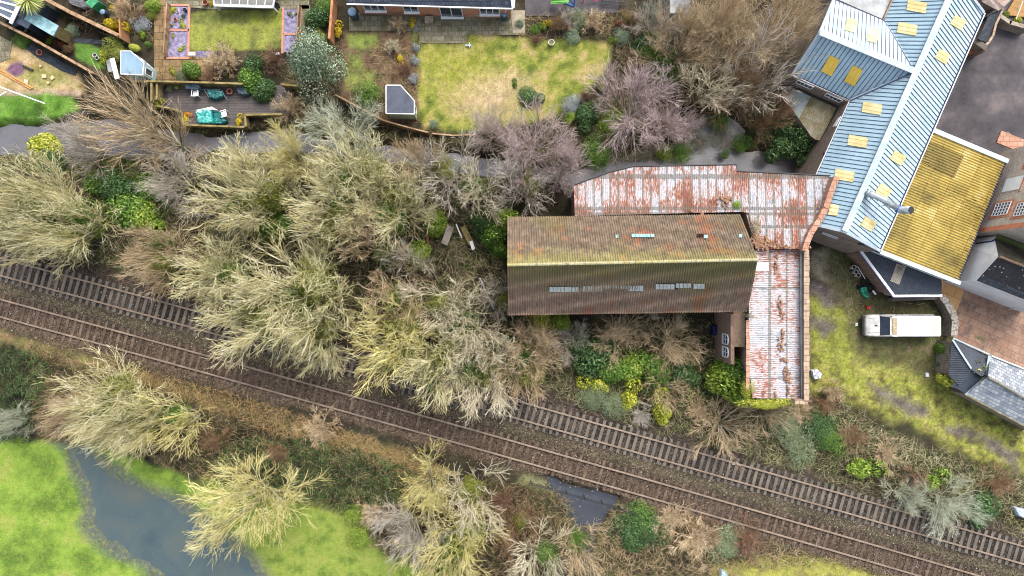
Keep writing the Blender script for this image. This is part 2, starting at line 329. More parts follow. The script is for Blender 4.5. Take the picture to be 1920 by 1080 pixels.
m_orange = CELLS('sandy_paving', [c(205, 155, 98), c(222, 176, 122)], (1.1, .9), rot=R(24), mortar=c(160, 110, 66), mw=.02, famt=.15)
m_patio = CELLS('mossy_patio', [c(88, 84, 68), c(122, 116, 98), c(148, 144, 128)], (.6, .45), mortar=c(92, 90, 60), mw=.03, blot=.6, blotc=c(82, 80, 44), famt=.35)
m_patio2 = CELLS('brown_patio', [c(100, 84, 58), c(136, 112, 78), c(158, 134, 98)], (.6, .6), mortar=c(82, 70, 44), mw=.03, blot=.6, blotc=c(108, 84, 40), famt=.3)
m_conc = M('old_concrete', [c(122, 112, 96), c(158, 148, 128), c(172, 164, 142)], .9, .9, .2, famt=.25)
m_slatebed = GROUND('purple_slate_chips', 9, .6, .8)
m_edge = M('brick_edging', [c(170, 118, 96), c(198, 146, 122)], 3, .85, .1, famt=.2)
m_deck = CELLS('dark_decking', [c(72, 68, 68), c(88, 82, 82), c(104, 96, 92)], (3.6, .14), mortar=c(48, 44, 44), mw=.012, blot=.55, famt=.2)
m_wood = M('mossy_timber', [c(98, 88, 52), c(138, 122, 78), c(160, 146, 102)], 2, .9, .2, famt=.3)
m_fence = M('weathered_fence', [c(112, 88, 66), c(160, 130, 100), c(184, 156, 126)], 2, .9, .2, famt=.3)
m_rfence = M('orange_fence', [c(160, 108, 74), c(196, 144, 104)], 2, .9, .2, famt=.25)
m_teal = M('teal_tarpaulin', [c(25, 110, 112), c(46, 160, 155), c(110, 200, 190)], 2.2, .4, .5, fine=3, famt=.2, spec=.5, bdist=.15)
m_navytarp = M('slate_blue_cover', [c(42, 62, 78), c(64, 88, 105)], 2.2, .45, .5, fine=3, famt=.25, spec=.5, bdist=.15)
m_glass = GLASS('window_glass', c(48, 58, 72))
m_steel = M('galvanised_steel', [c(165, 175, 180), c(205, 212, 215)], 3, .35, .02, famt=.1, metal=.6)
m_dark = M('dark_metal', [c(40, 42, 46)], 2, .6, 0, famt=.15)
m_rubber = M('rubber', [c(32, 32, 34)], 2, .8, 0, famt=.2)
m_water = WATER('river_water', [c(72, 72, 72), c(104, 104, 110), c(86, 78, 64)])
m_pond = WATER('flood_water', [c(60, 78, 84), c(74, 90, 92), c(98, 98, 86)], .9)
m_brook = WATER('brook_water', [c(54, 58, 64), c(72, 78, 88)])
# ---------------------------------------------------------------- the ground
UP = [(-60, 484), (320, 587.2), (640, 675.5), (960, 765.8), (1200, 833), (1440, 904), (1680, 971.5), (1980, 1059)]
LO = [(-60, 561.5), (240, 642), (480, 710.5), (720, 775.5), (960, 843), (1200, 911), (1440, 981.5), (1980, 1139)]
ZR = .34
RIVER = [(-60, 236), (60, 238), (130, 226), (230, 228), (350, 252), (400, 256), (460, 250), (540, 243), (585, 262), (700, 276), (820, 284), (900, 296), (1000, 318), (1080, 320), (1130, 305), (1200, 292), (1275, 268), (1290, 226), (1310, 212), (1370, 222), (1398, 245), (1400, 280), (1440, 285), (1480, 290),
         (1540, 310), (1560, 420), (1300, 400), (1200, 380), (1090, 365), (1060, 340), (960, 330), (860, 318), (760, 302), (640, 288), (520, 276), (470, 280), (370, 282), (340, 292), (250, 290), (140, 288), (90, 290), (-60, 285)]
POND = [(95, 828), (170, 830), (215, 868), (270, 903), (345, 932), (390, 962), (450, 1008), (480, 1040), (512, 1085), (540, 1110), (330, 1120), (250, 1062), (185, 1030), (150, 1000), (143, 985), (152, 960), (148, 918), (128, 882), (122, 850)]
BROOK = [(1030, 900), (1160, 935), (1140, 965), (1125, 990), (1115, 1010), (1112, 1100), (1100, 1100), (1090, 1010), (1066, 960), (1045, 930)]
ax = np.concatenate([[-220, -120, -70, -56], np.arange(-50, 50.01, .17), [56, 70, 120, 220]])
ay = np.concatenate([[-220, -120, -60, -38], np.arange(-30, 30.01, .17), [38, 60, 120, 220]])
GX, GY = np.meshgrid(ax, ay, indexing='ij'); nx, ny = GX.shape; gx = GX.ravel(); gy = GY.ravel()
def soft(pts, e=.5, jit=.8, s=1.6, seed=3):
    d = sdist(gx, gy, polyw(pts)); d = d+(vnoise(gx, gy, s, 4, seed)-.5)*2*jit
    return np.clip(.5-d/e, 0, 1)
col = np.zeros((len(gx), 3))
def paint(fac, cols, s=1.2, seed=1, k=1):
    cols = np.array([q[:3] for q in cols]); lum = cols.mean(1, keepdims=True); cols = (lum+(cols-lum)*.88)*.9
    t = np.clip((vnoise(gx, gy, s, 5, seed)-.28)/.44, 0, .9999)*(len(cols)-1); i = t.astype(int); f = (t-i)[:, None]
    v = cols[i]*(1-f)+cols[np.minimum(i+1, len(cols)-1)]*f
    global col
    fac = np.asarray(fac)
    if fac.ndim == 0: fac = np.full(len(gx), float(fac))
    col = col*(1-fac[:, None])+v*fac[:, None]
paint(1, [c(36, 31, 26), c(64, 55, 42), c(55, 57, 35), c(84, 74, 58)], 1.3, 1)
FIELD = [(-60, 838), (40, 826), (95, 830), (210, 843), (330, 885), (400, 925), (470, 950), (560, 945), (640, 965), (700, 1030), (780, 1060), (900, 1120), (-60, 1130)]
BIGLAWN = [(785, 88), (800, 82), (876, 82), (880, 66), (990, 70), (1060, 72), (1150, 76), (1146, 108), (1118, 150), (1092, 176), (1072, 205), (1010, 222), (900, 248), (850, 250), (792, 244), (786, 210), (782, 150)]
LAWN2 = [(353, 26), (400, 18), (531, 17), (531, 92), (445, 95), (352, 95)]
LAWN3 = [(141, 81), (166, 82), (198, 96), (201, 120), (196, 129), (182, 128), (142, 108)]
STRAW = [(22, 84), (60, 92), (110, 125), (150, 140), (160, 172), (60, 178), (-20, 170), (-20, 120)]
LEFTG = [(-60, 180), (60, 176), (135, 178), (150, 205), (100, 228), (60, 232), (-60, 240)]
MOSS = [(1512, 545), (1560, 560), (1610, 590), (1612, 645), (1700, 650), (1775, 655), (1788, 735), (1850, 770), (1940, 810), (1960, 890), (1900, 882), (1830, 858), (1720, 800), (1640, 770), (1560, 740), (1512, 735)]
paint(soft(FIELD, .6, .5), [c(90, 120, 36), c(110, 142, 40), c(128, 160, 46), c(146, 158, 64)], 1.6, 2)
paint(soft([(380, 900), (640, 950), (720, 1040), (900, 1110), (500, 1110)], 1.5, .8), [c(98, 122, 40), c(128, 150, 50), c(140, 150, 62)], .9, 4)
paint(soft(POND, 1.0, .3, 1.0, 9)*.95, [c(92, 100, 84), c(90, 98, 100)], 1, 5)
paint(soft(BIGLAWN, .5, .5), [c(92, 106, 34), c(128, 138, 44), c(154, 150, 64), c(176, 156, 100)], .9, 6)
paint(soft([(870, 150), (1000, 145), (960, 210), (850, 215)], 2, 1.2)*.8, [c(178, 148, 112), c(205, 178, 140)], .6, 6)
paint(soft([(785, 82), (900, 80), (905, 140), (860, 170), (788, 150)], 3, 1.6)*.75, [c(126, 130, 30), c(152, 154, 44), c(172, 164, 86)], .6, 16)
paint(soft(LAWN2, .3, .15), [c(96, 106, 46), c(126, 130, 58), c(146, 152, 58), c(134, 144, 40)], 1.0, 7)
paint(soft(LAWN3, .2, .05), [c(84, 128, 44), c(98, 146, 54)], .7, 8)
paint(soft(STRAW, .6, .4), [c(150, 128, 72), c(190, 162, 112), c(205, 176, 130)], .7, 9)
paint(soft([(40, 140), (110, 130), (140, 160), (60, 165)], 1.2, .9)*.6, [c(110, 130, 50), c(140, 150, 60)], .6, 19)
paint(soft([(-40, 168), (60, 170), (150, 170), (150, 180), (-40, 184)], .4, .3), [c(196, 172, 150), c(170, 150, 120)], .6, 9)
paint(soft([(22, 120), (42, 115), (44, 135), (28, 145), (12, 132)], .3, .15), [c(98, 70, 95), c(130, 92, 120)], .3, 9)
paint(soft(LEFTG, .4, .4), [c(62, 100, 25), c(92, 140, 35), c(118, 160, 60)], .9, 10)
paint(soft(MOSS, 1.2, .8), [c(94, 88, 48), c(124, 120, 50), c(130, 142, 46), c(160, 164, 50), c(140, 128, 70), c(166, 168, 76)], .55, 11)
paint(soft([(1515, 548), (1530, 550), (1610, 600), (1600, 660), (1620, 720), (1560, 700), (1515, 640)], 1, .8)*.45, [c(118, 128, 36), c(150, 160, 50)], .8, 21)
for trk in ([(1516, 522), (1590, 545), (1585, 566), (1550, 575), (1517, 550)], [(1516, 590), (1565, 600), (1568, 618), (1545, 632), (1518, 612)],
            [(1625, 716), (1660, 726), (1740, 766), (1745, 782), (1700, 778), (1650, 752)], [(1770, 800), (1820, 800), (1910, 850), (1912, 880), (1890, 870), (1840, 828), (1780, 812)]):
    paint(soft(trk, .8, .4, .8)*.95, [c(84, 76, 74), c(108, 98, 96), c(126, 114, 108)], .5, 12)
paint(soft([(1520, 470), (1556, 462), (1590, 500), (1600, 545), (1540, 525), (1515, 512)], .5, .3)*.9, [c(138, 128, 100), c(165, 155, 130), c(110, 110, 85)], .8, 13)
paint(soft([(1545, 455), (1592, 478), (1650, 560), (1690, 575), (1770, 585), (1790, 700), (1740, 725), (1690, 690), (1600, 680), (1590, 600), (1560, 545)], 1.2, .8)*.9, [c(68, 62, 42), c(98, 90, 60), c(84, 96, 46), c(124, 104, 84)], .6, 14)
paint(soft([(640, 58), (770, 58), (782, 150), (778, 240), (720, 235), (640, 190)], .4, .2), [c(72, 58, 44), c(108, 84, 64), c(124, 100, 78), c(86, 84, 48)], .7, 15)
for q in ([(652, 65), (708, 66), (706, 90), (652, 90)], [(650, 102), (676, 102), (682, 128), (650, 129)], [(648, 134), (700, 136), (690, 164), (648, 166)], [(768, 62), (783, 60), (785, 78), (770, 80)]):
    paint(soft(q, .5, .35, .7)*.85, [c(92, 110, 44), c(130, 150, 62), c(150, 168, 60)], .5, 17)
paint(soft([(-60, 600), (240, 690), (480, 775), (700, 830), (830, 880), (820, 900), (640, 835), (470, 780), (200, 700), (-60, 625)], 1, .6)*.8, [c(150, 118, 84), c(130, 128, 66), c(112, 96, 66)], .6, 18)
paint(soft([(980, 885), (1100, 925), (1180, 948), (1170, 955), (1060, 935), (970, 905)], .5, .3)*.8, [c(150, 148, 110), c(112, 120, 66)], .5, 18)
paint(soft([(1340, 1062), (1520, 1040), (1700, 1085), (1700, 1120), (1340, 1120)], 1, .6), [c(130, 128, 52), c(160, 160, 60), c(140, 130, 70)], .6, 22)
paint(soft([(1290, 40), (1530, 20), (1560, 0), (1480, 200), (1300, 200)], 1, .6)*.5, [c(70, 62, 44), c(96, 86, 62)], .6, 23)
# railway formation
def cpath(pts, z): return np.array([W(a, b, z)[:2] for a, b in pts])
def along(pts, z=ZR, step=.1):
    P = cpath(pts, z); xs = np.array([p[0] for p in pts]); q = np.polyfit(P[:, 0], P[:, 1], 3)
    X = np.arange(P[0, 0]-2, P[-1, 0]+2, step); return X, np.polyval(q, X), q
def dline(pts):
    X, Y, q = along(pts); return np.abs(gy-np.polyval(q, gx))*math.cos(math.atan(.28))
dU = dline(UP); dL = dline(LO); inb = np.minimum(dU-2.0, dL-1.75)
XU, YU, qU = along(UP); XL, YL, qL = along(LO)
between = (gy < np.polyval(qU, gx)) & (gy > np.polyval(qL, gx)); inb = np.where(between, -2, inb)
bn = inb+(vnoise(gx, gy, 1.3, 4, 31)-.5)*1.2; bf = np.clip(.5-bn/.8, 0, 1)
paint(bf, [c(50, 43, 37), c(66, 57, 49), c(78, 68, 58)], 1.1, 32)
paint(np.clip(1-dL/1.2, 0, 1)*.6*bf, [c(96, 78, 62), c(86, 72, 58)], .8, 33)
mid = between*np.clip(1-np.abs(dU-dL)/1.5, 0, 1); paint(mid*.55, [c(112, 104, 80), c(92, 86, 64)], .7, 34)
paint(((gy > np.polyval(qU, gx)) & (dU > 1.3))*bf*.5, [c(60, 50, 46), c(72, 62, 56)], .7, 34)
paint(((gy < np.polyval(qL, gx)) & (dL > 1.0))*bf*.5, [c(140, 118, 94), c(112, 96, 78)], .7, 35)
# heights
z = (vnoise(gx, gy, 3.0, 4, 41)-.5)*.06
rd = sdist(gx, gy, polyw(RIVER))+(vnoise(gx, gy, 1.5, 4, 42)-.5)*.9; z = np.where(rd < .6, z-1.1*np.clip((.6-rd)/.9, 0, 1), z)
bd = sdist(gx, gy, polyw(BROOK))+(vnoise(gx, gy, 1.2, 4, 43)-.5)*.7; z = np.where(bd < .5, z-1.2*np.clip((.5-bd)/.8, 0, 1), z)
pd = sdist(gx, gy, polyw(POND))+(vnoise(gx, gy, 1.4, 5, 44)-.5)*1.1; z = z-.16*np.clip((1.1-pd)/3.2, 0, 1)
for dd in (rd, bd): paint(np.clip(.5-dd/.5, 0, 1)*.9, [c(70, 62, 48), c(86, 78, 62)], 1, 45)
z = z+np.clip(-inb/.9+.3, 0, 1)*.22
flat = np.clip((15-np.hypot(gx-40, gy-12))/3, 0, 1)
V = np.stack([gx, gy, z], 1); I = np.arange(nx*ny).reshape(nx, ny)
FQ = np.stack([I[:-1, :-1], I[1:, :-1], I[1:, 1:], I[:-1, 1:]], -1).reshape(-1, 4)
CA = np.concatenate([col, np.ones((len(gx), 1))], 1)
def link(me, name, label=None, cat=None, group=None, kind=None):
    o = bpy.data.objects.new(name, me); S.collection.objects.link(o); return tag(o, label, cat, group, kind)
def region(name, mask, mat, lift, label):
    f = FQ[mask[FQ].sum(1) >= 2]; u, inv = np.unique(f.ravel(), return_inverse=True)
    v = V[u].copy(); v[:, 2] += lift
    return link(npmesh(name, v, inv.reshape(-1, 4), [mat], True, col=CA[u]), name, label, None, None, 'structure')
link(npmesh('ground', V, FQ, [m_ground], True, col=CA), 'ground', 'brown earth with leaf litter and moss between the trees', None, None, 'structure')
sf = lambda p, j=.4, s=1.6, sd=3: sdist(gx, gy, polyw(p))+(vnoise(gx, gy, s, 4, sd)-.5)*2*j < 0
region('field', sf(FIELD, .5), m_field, .02, 'bright green grass field around the flood pool')
region('lawn', sf(BIGLAWN, .5), m_grass, .025, 'mossy yellow and straw coloured lawn below the long bungalow')
region('garden_lawn', sf(LAWN2, .15), m_grass, .025, 'small green lawn between two purple slate beds')
region('artificial_lawn', sf(LAWN3, .05), m_grass, .03, 'small bright green lawn patch beside the pale blue summerhouse')
region('grass_bank', sf(LEFTG, .4), m_grass, .025, 'green grass bank above the river at the left edge')
region('mossy_yard', sf(MOSS, .8), m_yard, .02, 'mossy yellow green yard around the parked vehicle')
region('railway_ballast', bn < .15, m_ballast, .03, 'brown stone ballast under the two railway tracks')
def sheet(name, pts, z_, mat, label, th=.04):
    mb = MB(); mb.prism([W(a, b, 0)[:2] for a, b in pts], z_-th-.1, z_); o = mb.build(name, mat); return tag(o, label, None, None, 'structure')
def flatw(name, pts, z_, mat, label):
    mb = MB(); mb.poly([W(a, b, z_) for a, b in pts]); o = mb.build(name, mat); return tag(o, label, None, None, 'structure')
flatw('river', [(-80, 215), (400, 225), (700, 230), (1160, 190), (1420, 190), (1500, 270), (1600, 300), (1560, 440), (1000, 400), (500, 300), (-80, 310)], -.55, m_water, 'grey river running behind the gardens')
flatw('flood_water', [(80, 800), (200, 820), (560, 1000), (600, 1150), (200, 1150), (100, 1000)], -.085, m_pond, 'blue grey flood water lying on the green field')
flatw('brook', [(1000, 880), (1200, 930), (1180, 1130), (1020, 1130)], -.6, m_brook, 'narrow brook below the railway bridge')
sheet('asphalt_yard', [(1700, 330), (1745, 245), (1850, 20), (1960, -30), (1960, 330)], .06, m_asphalt, 'dark worn asphalt yard at the right edge')
sheet('terracotta_patio', [(1770, 560), (1800, 520), (1960, 570), (1960, 720), (1852, 668), (1788, 636), (1783, 600)], .065, m_terra, 'terracotta paved yard stained with moss')
sheet('sandy_path', [(1752, 515), (1812, 530), (1787, 598), (1768, 560)], .08, m_orange, 'sandy orange paving beside the black roofed shed')
sheet('patio', [(655, 24), (985, 24), (985, 66), (876, 66), (876, 81), (786, 81), (786, 58), (655, 58)], .055, m_patio, 'mossy slab patio along the long bungalow')
sheet('garden_path', [(290, -20), (310, -20), (308, 110), (400, 112), (400, 150), (290, 150)], .055, m_patio2, 'brown mossy slab path in the garden')
sheet('upper_patio', [(310, -20), (580, -20), (580, 17), (531, 17), (400, 18), (310, 10)], .05, m_patio, 'paved strip below the conservatory')
sheet('lower_patio', [(345, 96), (440, 96), (440, 112), (345, 112)], .05, m_patio2, 'slabs below the small lawn')
sheet('side_path', [(563, 10), (582, 10), (580, 80), (563, 80)], .05, m_patio, 'narrow paved path beside the right slate bed')
sheet('stepping_path', [(103, 62), (150, 72), (200, 76), (200, 84), (130, 80), (105, 72)], .05, m_dslate, 'dark slab path above the small green lawn')
sheet('slab_terrace', [(-30, 52), (24, 80), (18, 110), (-30, 130)], .05, m_patio, 'mossy slabs at the left edge')
sheet('dark_path', [(40, 84), (60, 84), (145, 132), (142, 142), (120, 135), (70, 108)], .055, m_dslate, 'dark weed membrane path below the long fence')
sheet('play_yard', [(984, -30), (1160, -30), (1160, 24), (1090, 26), (1060, 30), (984, 30)], .055, m_asphalt, 'grey tarmac play yard behind the climbing frame')
sheet('side_terrace', [(958, 20), (984, 20), (984, 62), (962, 62)], .07, m_conc, 'pale slab strip right of the bungalow')
sheet('concrete_strip', [(1593, 472), (1612, 470), (1673, 556), (1655, 553)], .5, m_conc, 'raised concrete strip along the black roofed shed')
def bed(pts, name, label):
    P = polyw(pts); xs = np.linspace(P[:, 0].min(), P[:, 0].max(), 40); ys = np.linspace(P[:, 1].min(), P[:, 1].max(), 60)
    X, Y = np.meshgrid(xs, ys, indexing='ij'); i = np.arange(X.size).reshape(X.shape)
    f = np.stack([i[:-1, :-1], i[1:, :-1], i[1:, 1:], i[:-1, 1:]], -1).reshape(-1, 4)
    t = vnoise(X.ravel(), Y.ravel(), .25, 3, 5)[:, None]; a = np.array(c(92, 84, 116)[:3]); b = np.array(c(168, 160, 186)[:3]); cc = a*(1-t)+b*t
    tag(link(npmesh(name, np.stack([X.ravel(), Y.ravel(), np.full(X.size, .05)], 1), f, [m_slatebed], col=np.concatenate([cc, np.ones((len(cc), 1))], 1)), name), label, None, None, 'structure')
bed([(314, 11), (353, 11), (353, 54), (314, 54)], 'slate_bed', 'purple slate chip bed left of the small lawn, upper half')
bed([(314, 59), (352, 59), (352, 108), (314, 108)], 'slate_bed', 'purple slate chip bed left of the small lawn, lower half')
bed([(533, 18), (561, 18), (560, 62), (533, 62)], 'slate_bed', 'purple slate chip bed right of the small lawn, upper half')
bed([(531, 66), (560, 66), (556, 98), (531, 98)], 'slate_bed', 'purple slate chip bed right of the small lawn, lower half')
bed([(368, 96), (430, 96), (430, 107), (368, 107)], 'slate_bed', 'purple slate chip strip below the small lawn')
def edging(lines, label):
    mb = MB()
    for a, b in lines:
        p, q = W(*a, .05), W(*b, .05); d = (q-p).normalized()*.02; mb.beam(p-d, q+d, .2, .12)
    tag(mb.build('brick_edging', m_edge, bevel=.01), label, 'edging', 'brick edgings of the slate beds')
edging([((312, 56.5), (355, 56.5)), ((312, 10), (355, 10)), ((312, 109), (355, 109)), ((355, 13), (353.5, 106)), ((311, 13), (311, 106))], 'pink brick edging round the slate bed left of the small lawn')
edging([((531, 64), (563, 64)), ((531, 14), (529.5, 100)), ((564, 14), (560, 100))], 'pink brick edging round the slate bed right of the small lawn')

# ---------------------------------------------------------------- railway
m_rail = M('worn_rail', [c(112, 96, 82), c(150, 132, 114)], 1, .45, 0, famt=.12)
m_sleepc = M('concrete_sleeper', [c(80, 76, 72), c(100, 95, 89), c(120, 110, 98)], .9, .85, .2, famt=.2)
m_sleepw = M('brown_sleeper', [c(66, 54, 46), c(88, 73, 62), c(118, 100, 86)], .8, .9, .2, fine=5, famt=.35)
def railway(name, label, X, Y, q, gauge, step, mat, L, Wd, bury):
    s = np.concatenate([[0], np.cumsum(np.hypot(np.diff(X), np.diff(Y)))]); root = empty(name, (X[len(X)//2], Y[len(X)//2], ZR), label, 'railway track', 'railway tracks')
    ss = np.arange(0, s[-1], 1.0); px_ = np.interp(ss, s, X); py_ = np.interp(ss, s, Y); tx = np.gradient(px_); ty = np.gradient(py_); ln = np.hypot(tx, ty); nxx = -ty/ln; nyy = tx/ln
    for sg in (1, -1):
        mb = MB(); prof = [(-.075, 0), (.075, 0), (.075, .02), (.015, .035), (.015, .1), (.042, .115), (.042, .15), (-.042, .15), (-.042, .115), (-.015, .1), (-.015, .035), (-.075, .02)]
        n = len(prof); vs = []; fs = []
        for i in range(len(ss)):
            cx = px_[i]+nxx[i]*sg*gauge/2; cy = py_[i]+nyy[i]*sg*gauge/2
            vs += [(cx+nxx[i]*a, cy+nyy[i]*a, ZR+b) for a, b in prof]
        for i in range(len(ss)-1): fs += [(i*n+k, (i+1)*n+k, (i+1)*n+(k+1) % n, i*n+(k+1) % n) for k in range(n)]
        mb.add(vs, fs); mb.build('rail', m_rail, root)
    sp = np.arange(.3, s[-1], step); sx = np.interp(sp, s, X); sy = np.interp(sp, s, Y); sa = np.arctan(np.polyval(np.polyder(q), sx))
    vis = (np.abs(sx) < 46.5) & (np.abs(sy) < 26.5); sp_i = np.where(vis)[0]; near = sp_i[np.argsort(np.hypot(sx[sp_i], sy[sp_i]))]
    mb = MB(); b2 = MB()
    def shape(mb, x, y, z_, a):
        for (u0, u1, d0, d1) in ((-L/2, -L*.22, 0, 0), (-L*.22, L*.22, -.012, -.012), (L*.22, L/2, 0, 0)):
            mb.box(x-math.sin(a)*(u0+u1)/2, y+math.cos(a)*(u0+u1)/2, z_-.06+d0, Wd, (u1-u0), .12, a)
    shape(mb, 0, 0, 0, 0); proto = mb.build('sleeper', mat, bevel=.012); proto.location = (0, 0, 0); me = proto.data
    me.transform(Matrix.Translation((0, 0, -me.vertices[0].co.z-.12+0))); first = True
    rr = random.Random(5)
    for k, i in enumerate(near):
        a = sa[i]+rr.uniform(-.012, .012); dz = -.008-rr.random()*bury; p = (sx[i]+rr.uniform(-.03, .03), sy[i], ZR+dz)
        if k < 100:
            o = proto if first else proto.copy(); first or S.collection.objects.link(o); first = False
            o.parent = root; o.location = Vector(p)-root.location; o.rotation_euler = (0, rr.uniform(-1, 1)*bury*.1, a)
        else: shape(b2, p[0], p[1], p[2], a)
    o = b2.build('sleeper', mat, root); o['kind'] = 'stuff'
    return sx, sy, sa
railway('railway_track', 'upper railway track with grey concrete sleepers', XU, YU, qU, 1.5, .62, m_sleepc, 2.5, .27, .012)
railway('railway_track', 'lower railway track with brown half buried sleepers', XL, YL, qL, 1.5, .675, m_sleepw, 2.55, .25, .062)
# ---------------------------------------------------------------- buildings
def ribpoly(mb, poly, vdir, period, prof):
    """a sheet roof over poly (3-D, planar) with ribs running along vdir; prof = [(fraction, height, material)]"""
    n = Vector((0, 0, 0))
    for i in range(len(poly)): n += poly[i].cross(poly[(i+1) % len(poly)])
    n.normalize()
    if n.z < 0: n = -n
    v = (vdir-n*vdir.dot(n)).normalized(); u = v.cross(n).normalized(); o = poly[0]
    P = [((p-o).dot(u), (p-o).dot(v)) for p in poly]; u0 = min(p[0] for p in P); u1 = max(p[0] for p in P)
    us = []
    for k in range(int((u1-u0)/period)+2):
        for fr, h, mt in prof:
            x = u0+(k+fr)*period
            if u0 <= x <= u1: us.append((x, h, mt))
    if not us or us[0][0] > u0+1e-4: us.insert(0, (u0, prof[0][1], prof[0][2]))
    us.append((u1, prof[-1][1], prof[-1][2]))
    rows = []
    for x, h, mt in us:
        xx = min(max(x, u0+1e-4), u1-1e-4); vv = []
        for i in range(len(P)):
            a, b = P[i], P[(i+1) % len(P)]
            if (a[0]-xx)*(b[0]-xx) < 0: vv.append(a[1]+(b[1]-a[1])*(xx-a[0])/(b[0]-a[0]))
        if len(vv) >= 2: rows.append((xx, h, mt, min(vv), max(vv)))
    base = len(mb.v); K = 2
    for x, h, mt, a, b in rows:
        mb.v += [tuple(o+u*x+v*a+n*h), tuple(o+u*x+v*b+n*h)]
    for i in range(len(rows)-1):
        q = base+2*i; f = (q, q+1, q+3, q+2)
        p0, p1, p2 = (Vector(mb.v[j]) for j in f[:3])
        if (p1-p0).cross(p2-p0).dot(n) < 0: f = f[::-1]
        mb.f.append(f); mb.m.append(rows[i][2])
SEAM = [(0, 0, 0), (.86, 0, 1), (.88, .045, 1), (.96, .045, 1), (.98, 0, 0)]  # second material paints rib shadow onto the raised ribs themselves
CORR = [(i/6, .012*math.sin(2*math.pi*i/6), 0) for i in range(6)]
def corr(a): return [(i/6, a*math.sin(2*math.pi*i/6), 0) for i in range(6)]
def shell(root, top, name='wall', mat=m_stone, z0=-1.3, inset=.15, drop=.06, label=None):
    cx = sum(p.x for p in top)/len(top); cy = sum(p.y for p in top)/len(top); mb = MB(); P = []
    for p in top:
        d = Vector((p.x-cx, p.y-cy)); L = d.length; P.append((cx+d.x*(1-inset/L), cy+d.y*(1-inset/L)))
    mb.prism(P, z0, [p.z-drop for p in top]); o = mb.build(name, mat, root)
    if label: o['label'] = label
    return o
def gutter(root, pts, name='gutter', mat=m_navy, r=.07, dz=-.06):
    mb = MB(); mb.tube([p+Vector((0, 0, dz)) for p in pts], r, 6); return mb.build(name, mat, root)
def window(root, pl, quad, nx=2, ny=1, name='window', fm=m_upvc, bar=.045):
    q = [ray(*p, pl, .03) for p in quad]; n = pl[1]; mb = MB()
    e = [(q[i], q[(i+1) % 4]) for i in range(4)]
    g = lambda s, t: (q[0]*(1-s)+q[1]*s)*(1-t)+(q[3]*(1-s)+q[2]*s)*t
    for a, b in e: mb.beam(a, b, .07, .08, up=n)
    for i in range(1, nx): mb.beam(g(i/nx, 0), g(i/nx, 1), bar, .07, up=n)
    for j in range(1, ny): mb.beam(g(0, j/ny), g(1, j/ny), bar, .07, up=n)
    f = mb.build(name, fm, root); p = MB(); p.poly([g(0, 0)-n*.01, g(1, 0)-n*.01, g(1, 1)-n*.01, g(0, 1)-n*.01]); sub(p, 'pane', m_glass, f, root); return f

# --- the old barn with the pantile roof
zr, zn, zs = 9.3, 6.4, 6.4
rA, rB = W(951, 497, zr), W(1421, 487, zr); nA, nB = W(951, 407, zn), W(1388, 402, zn); sA, sB = W(953, 591, zs), W(1401, 584, zs)
barn = empty('barn', ((nA.x+sB.x)/2, (nA.y+sA.y)/2, 0), 'long derelict barn with a brown pantile roof, mossy along the ridge', 'barn')
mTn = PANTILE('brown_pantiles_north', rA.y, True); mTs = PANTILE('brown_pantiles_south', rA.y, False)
TILE = [(0, -.01, 0), (.15, .05, 0), (.35, .08, 0), (.55, .06, 0), (.72, .0, 0), (.86, -.05, 0)]
nrm = (rB-rA).cross(Vector((0, 0, 1)))
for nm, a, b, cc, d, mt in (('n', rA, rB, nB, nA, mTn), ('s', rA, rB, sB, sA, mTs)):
    # laid in uneven courses, each stepping down over the next and sagging a little
    base_v = []; K = 22; mb = MB()
    down = ((d-a)+(cc-b))*.5; N = int((b-a).length/.19)
    nn = (b-a).cross(down).normalized(); nn = nn if nn.z > 0 else -nn
    rows = []
    for j in range(K):
        for e in (0, .97):
            t = (j+e)/K; row = []
            for i in range(N*6+1):
                k = i/(N*6); fr = (i % 6); p = (a*(1-k)+b*k)*(1-t)+(d*(1-k)+cc*k)*t
                sag = -.10*math.sin(k*math.pi*3+1)*math.sin(t*math.pi)-.05*math.sin(k*17+j)*(.3)
                jj = .5
                row.append(p+nn*(TILE[fr][1]-.02*(1-e)+.012*(jj-.5)+sag))
            rows.append(row)
    W_ = N*6+1; vs = [p for r_ in rows for p in r_]
    fs = [(r_*W_+i, r_*W_+i+1, (r_+1)*W_+i+1, (r_+1)*W_+i) if nm == 's' else (r_*W_+i, (r_+1)*W_+i, (r_+1)*W_+i+1, r_*W_+i+1) for r_ in range(len(rows)-1) for i in range(W_-1)]
    off = barn.location; me = npmesh('roof', np.array([tuple(p-off) for p in vs]), np.array(fs), [mt]); me.flip_normals() if me.polygons[10].normal.z < 0 else None
    o = link(me, 'roof'); o.parent = barn; o['label'] = 'upper slope of brown pantiles with pale moss' if nm == 'n' else 'lower slope of brown pantiles with orange patches'
mb = MB(); L = (rB-rA).length; k = int(L/.42); rr = random.Random(3)
for i in range(k):
    a = rA.lerp(rB, i/k); b = rA.lerp(rB, (i+.97)/k); dz = Vector((0, 0, .06+rr.uniform(-.015, .015)-.05*math.sin(i*.25)**2)); mb.tube([a+dz, b+dz], [.13, .115], 8)
mb.build('ridge_tile', M('pale_ridge_tiles', [c(122, 114, 82), c(176, 170, 140), c(158, 152, 100), c(170, 122, 80)], 1.4, .9, .3, famt=.25, lo=.3, hi=.72), barn)
shell(barn, [W(953, 410, zn), W(1386, 406, zn), W(1398, 580, zs), W(955, 587, zs)], 'wall', m_stone, inset=.3)
for e0, e1, pk in ((nB, sB, rB), (nA, sA, rA)):
    mb = MB(); i_ = Vector((-.12 if e0.x > 5 else .12, 0, -.1)); mb.poly([e0+i_, e1+i_, pk+i_]); mb.build('gable', m_brick, barn)
mN = plane(rA, rB, nA); mS = plane(rA, rB, sA)
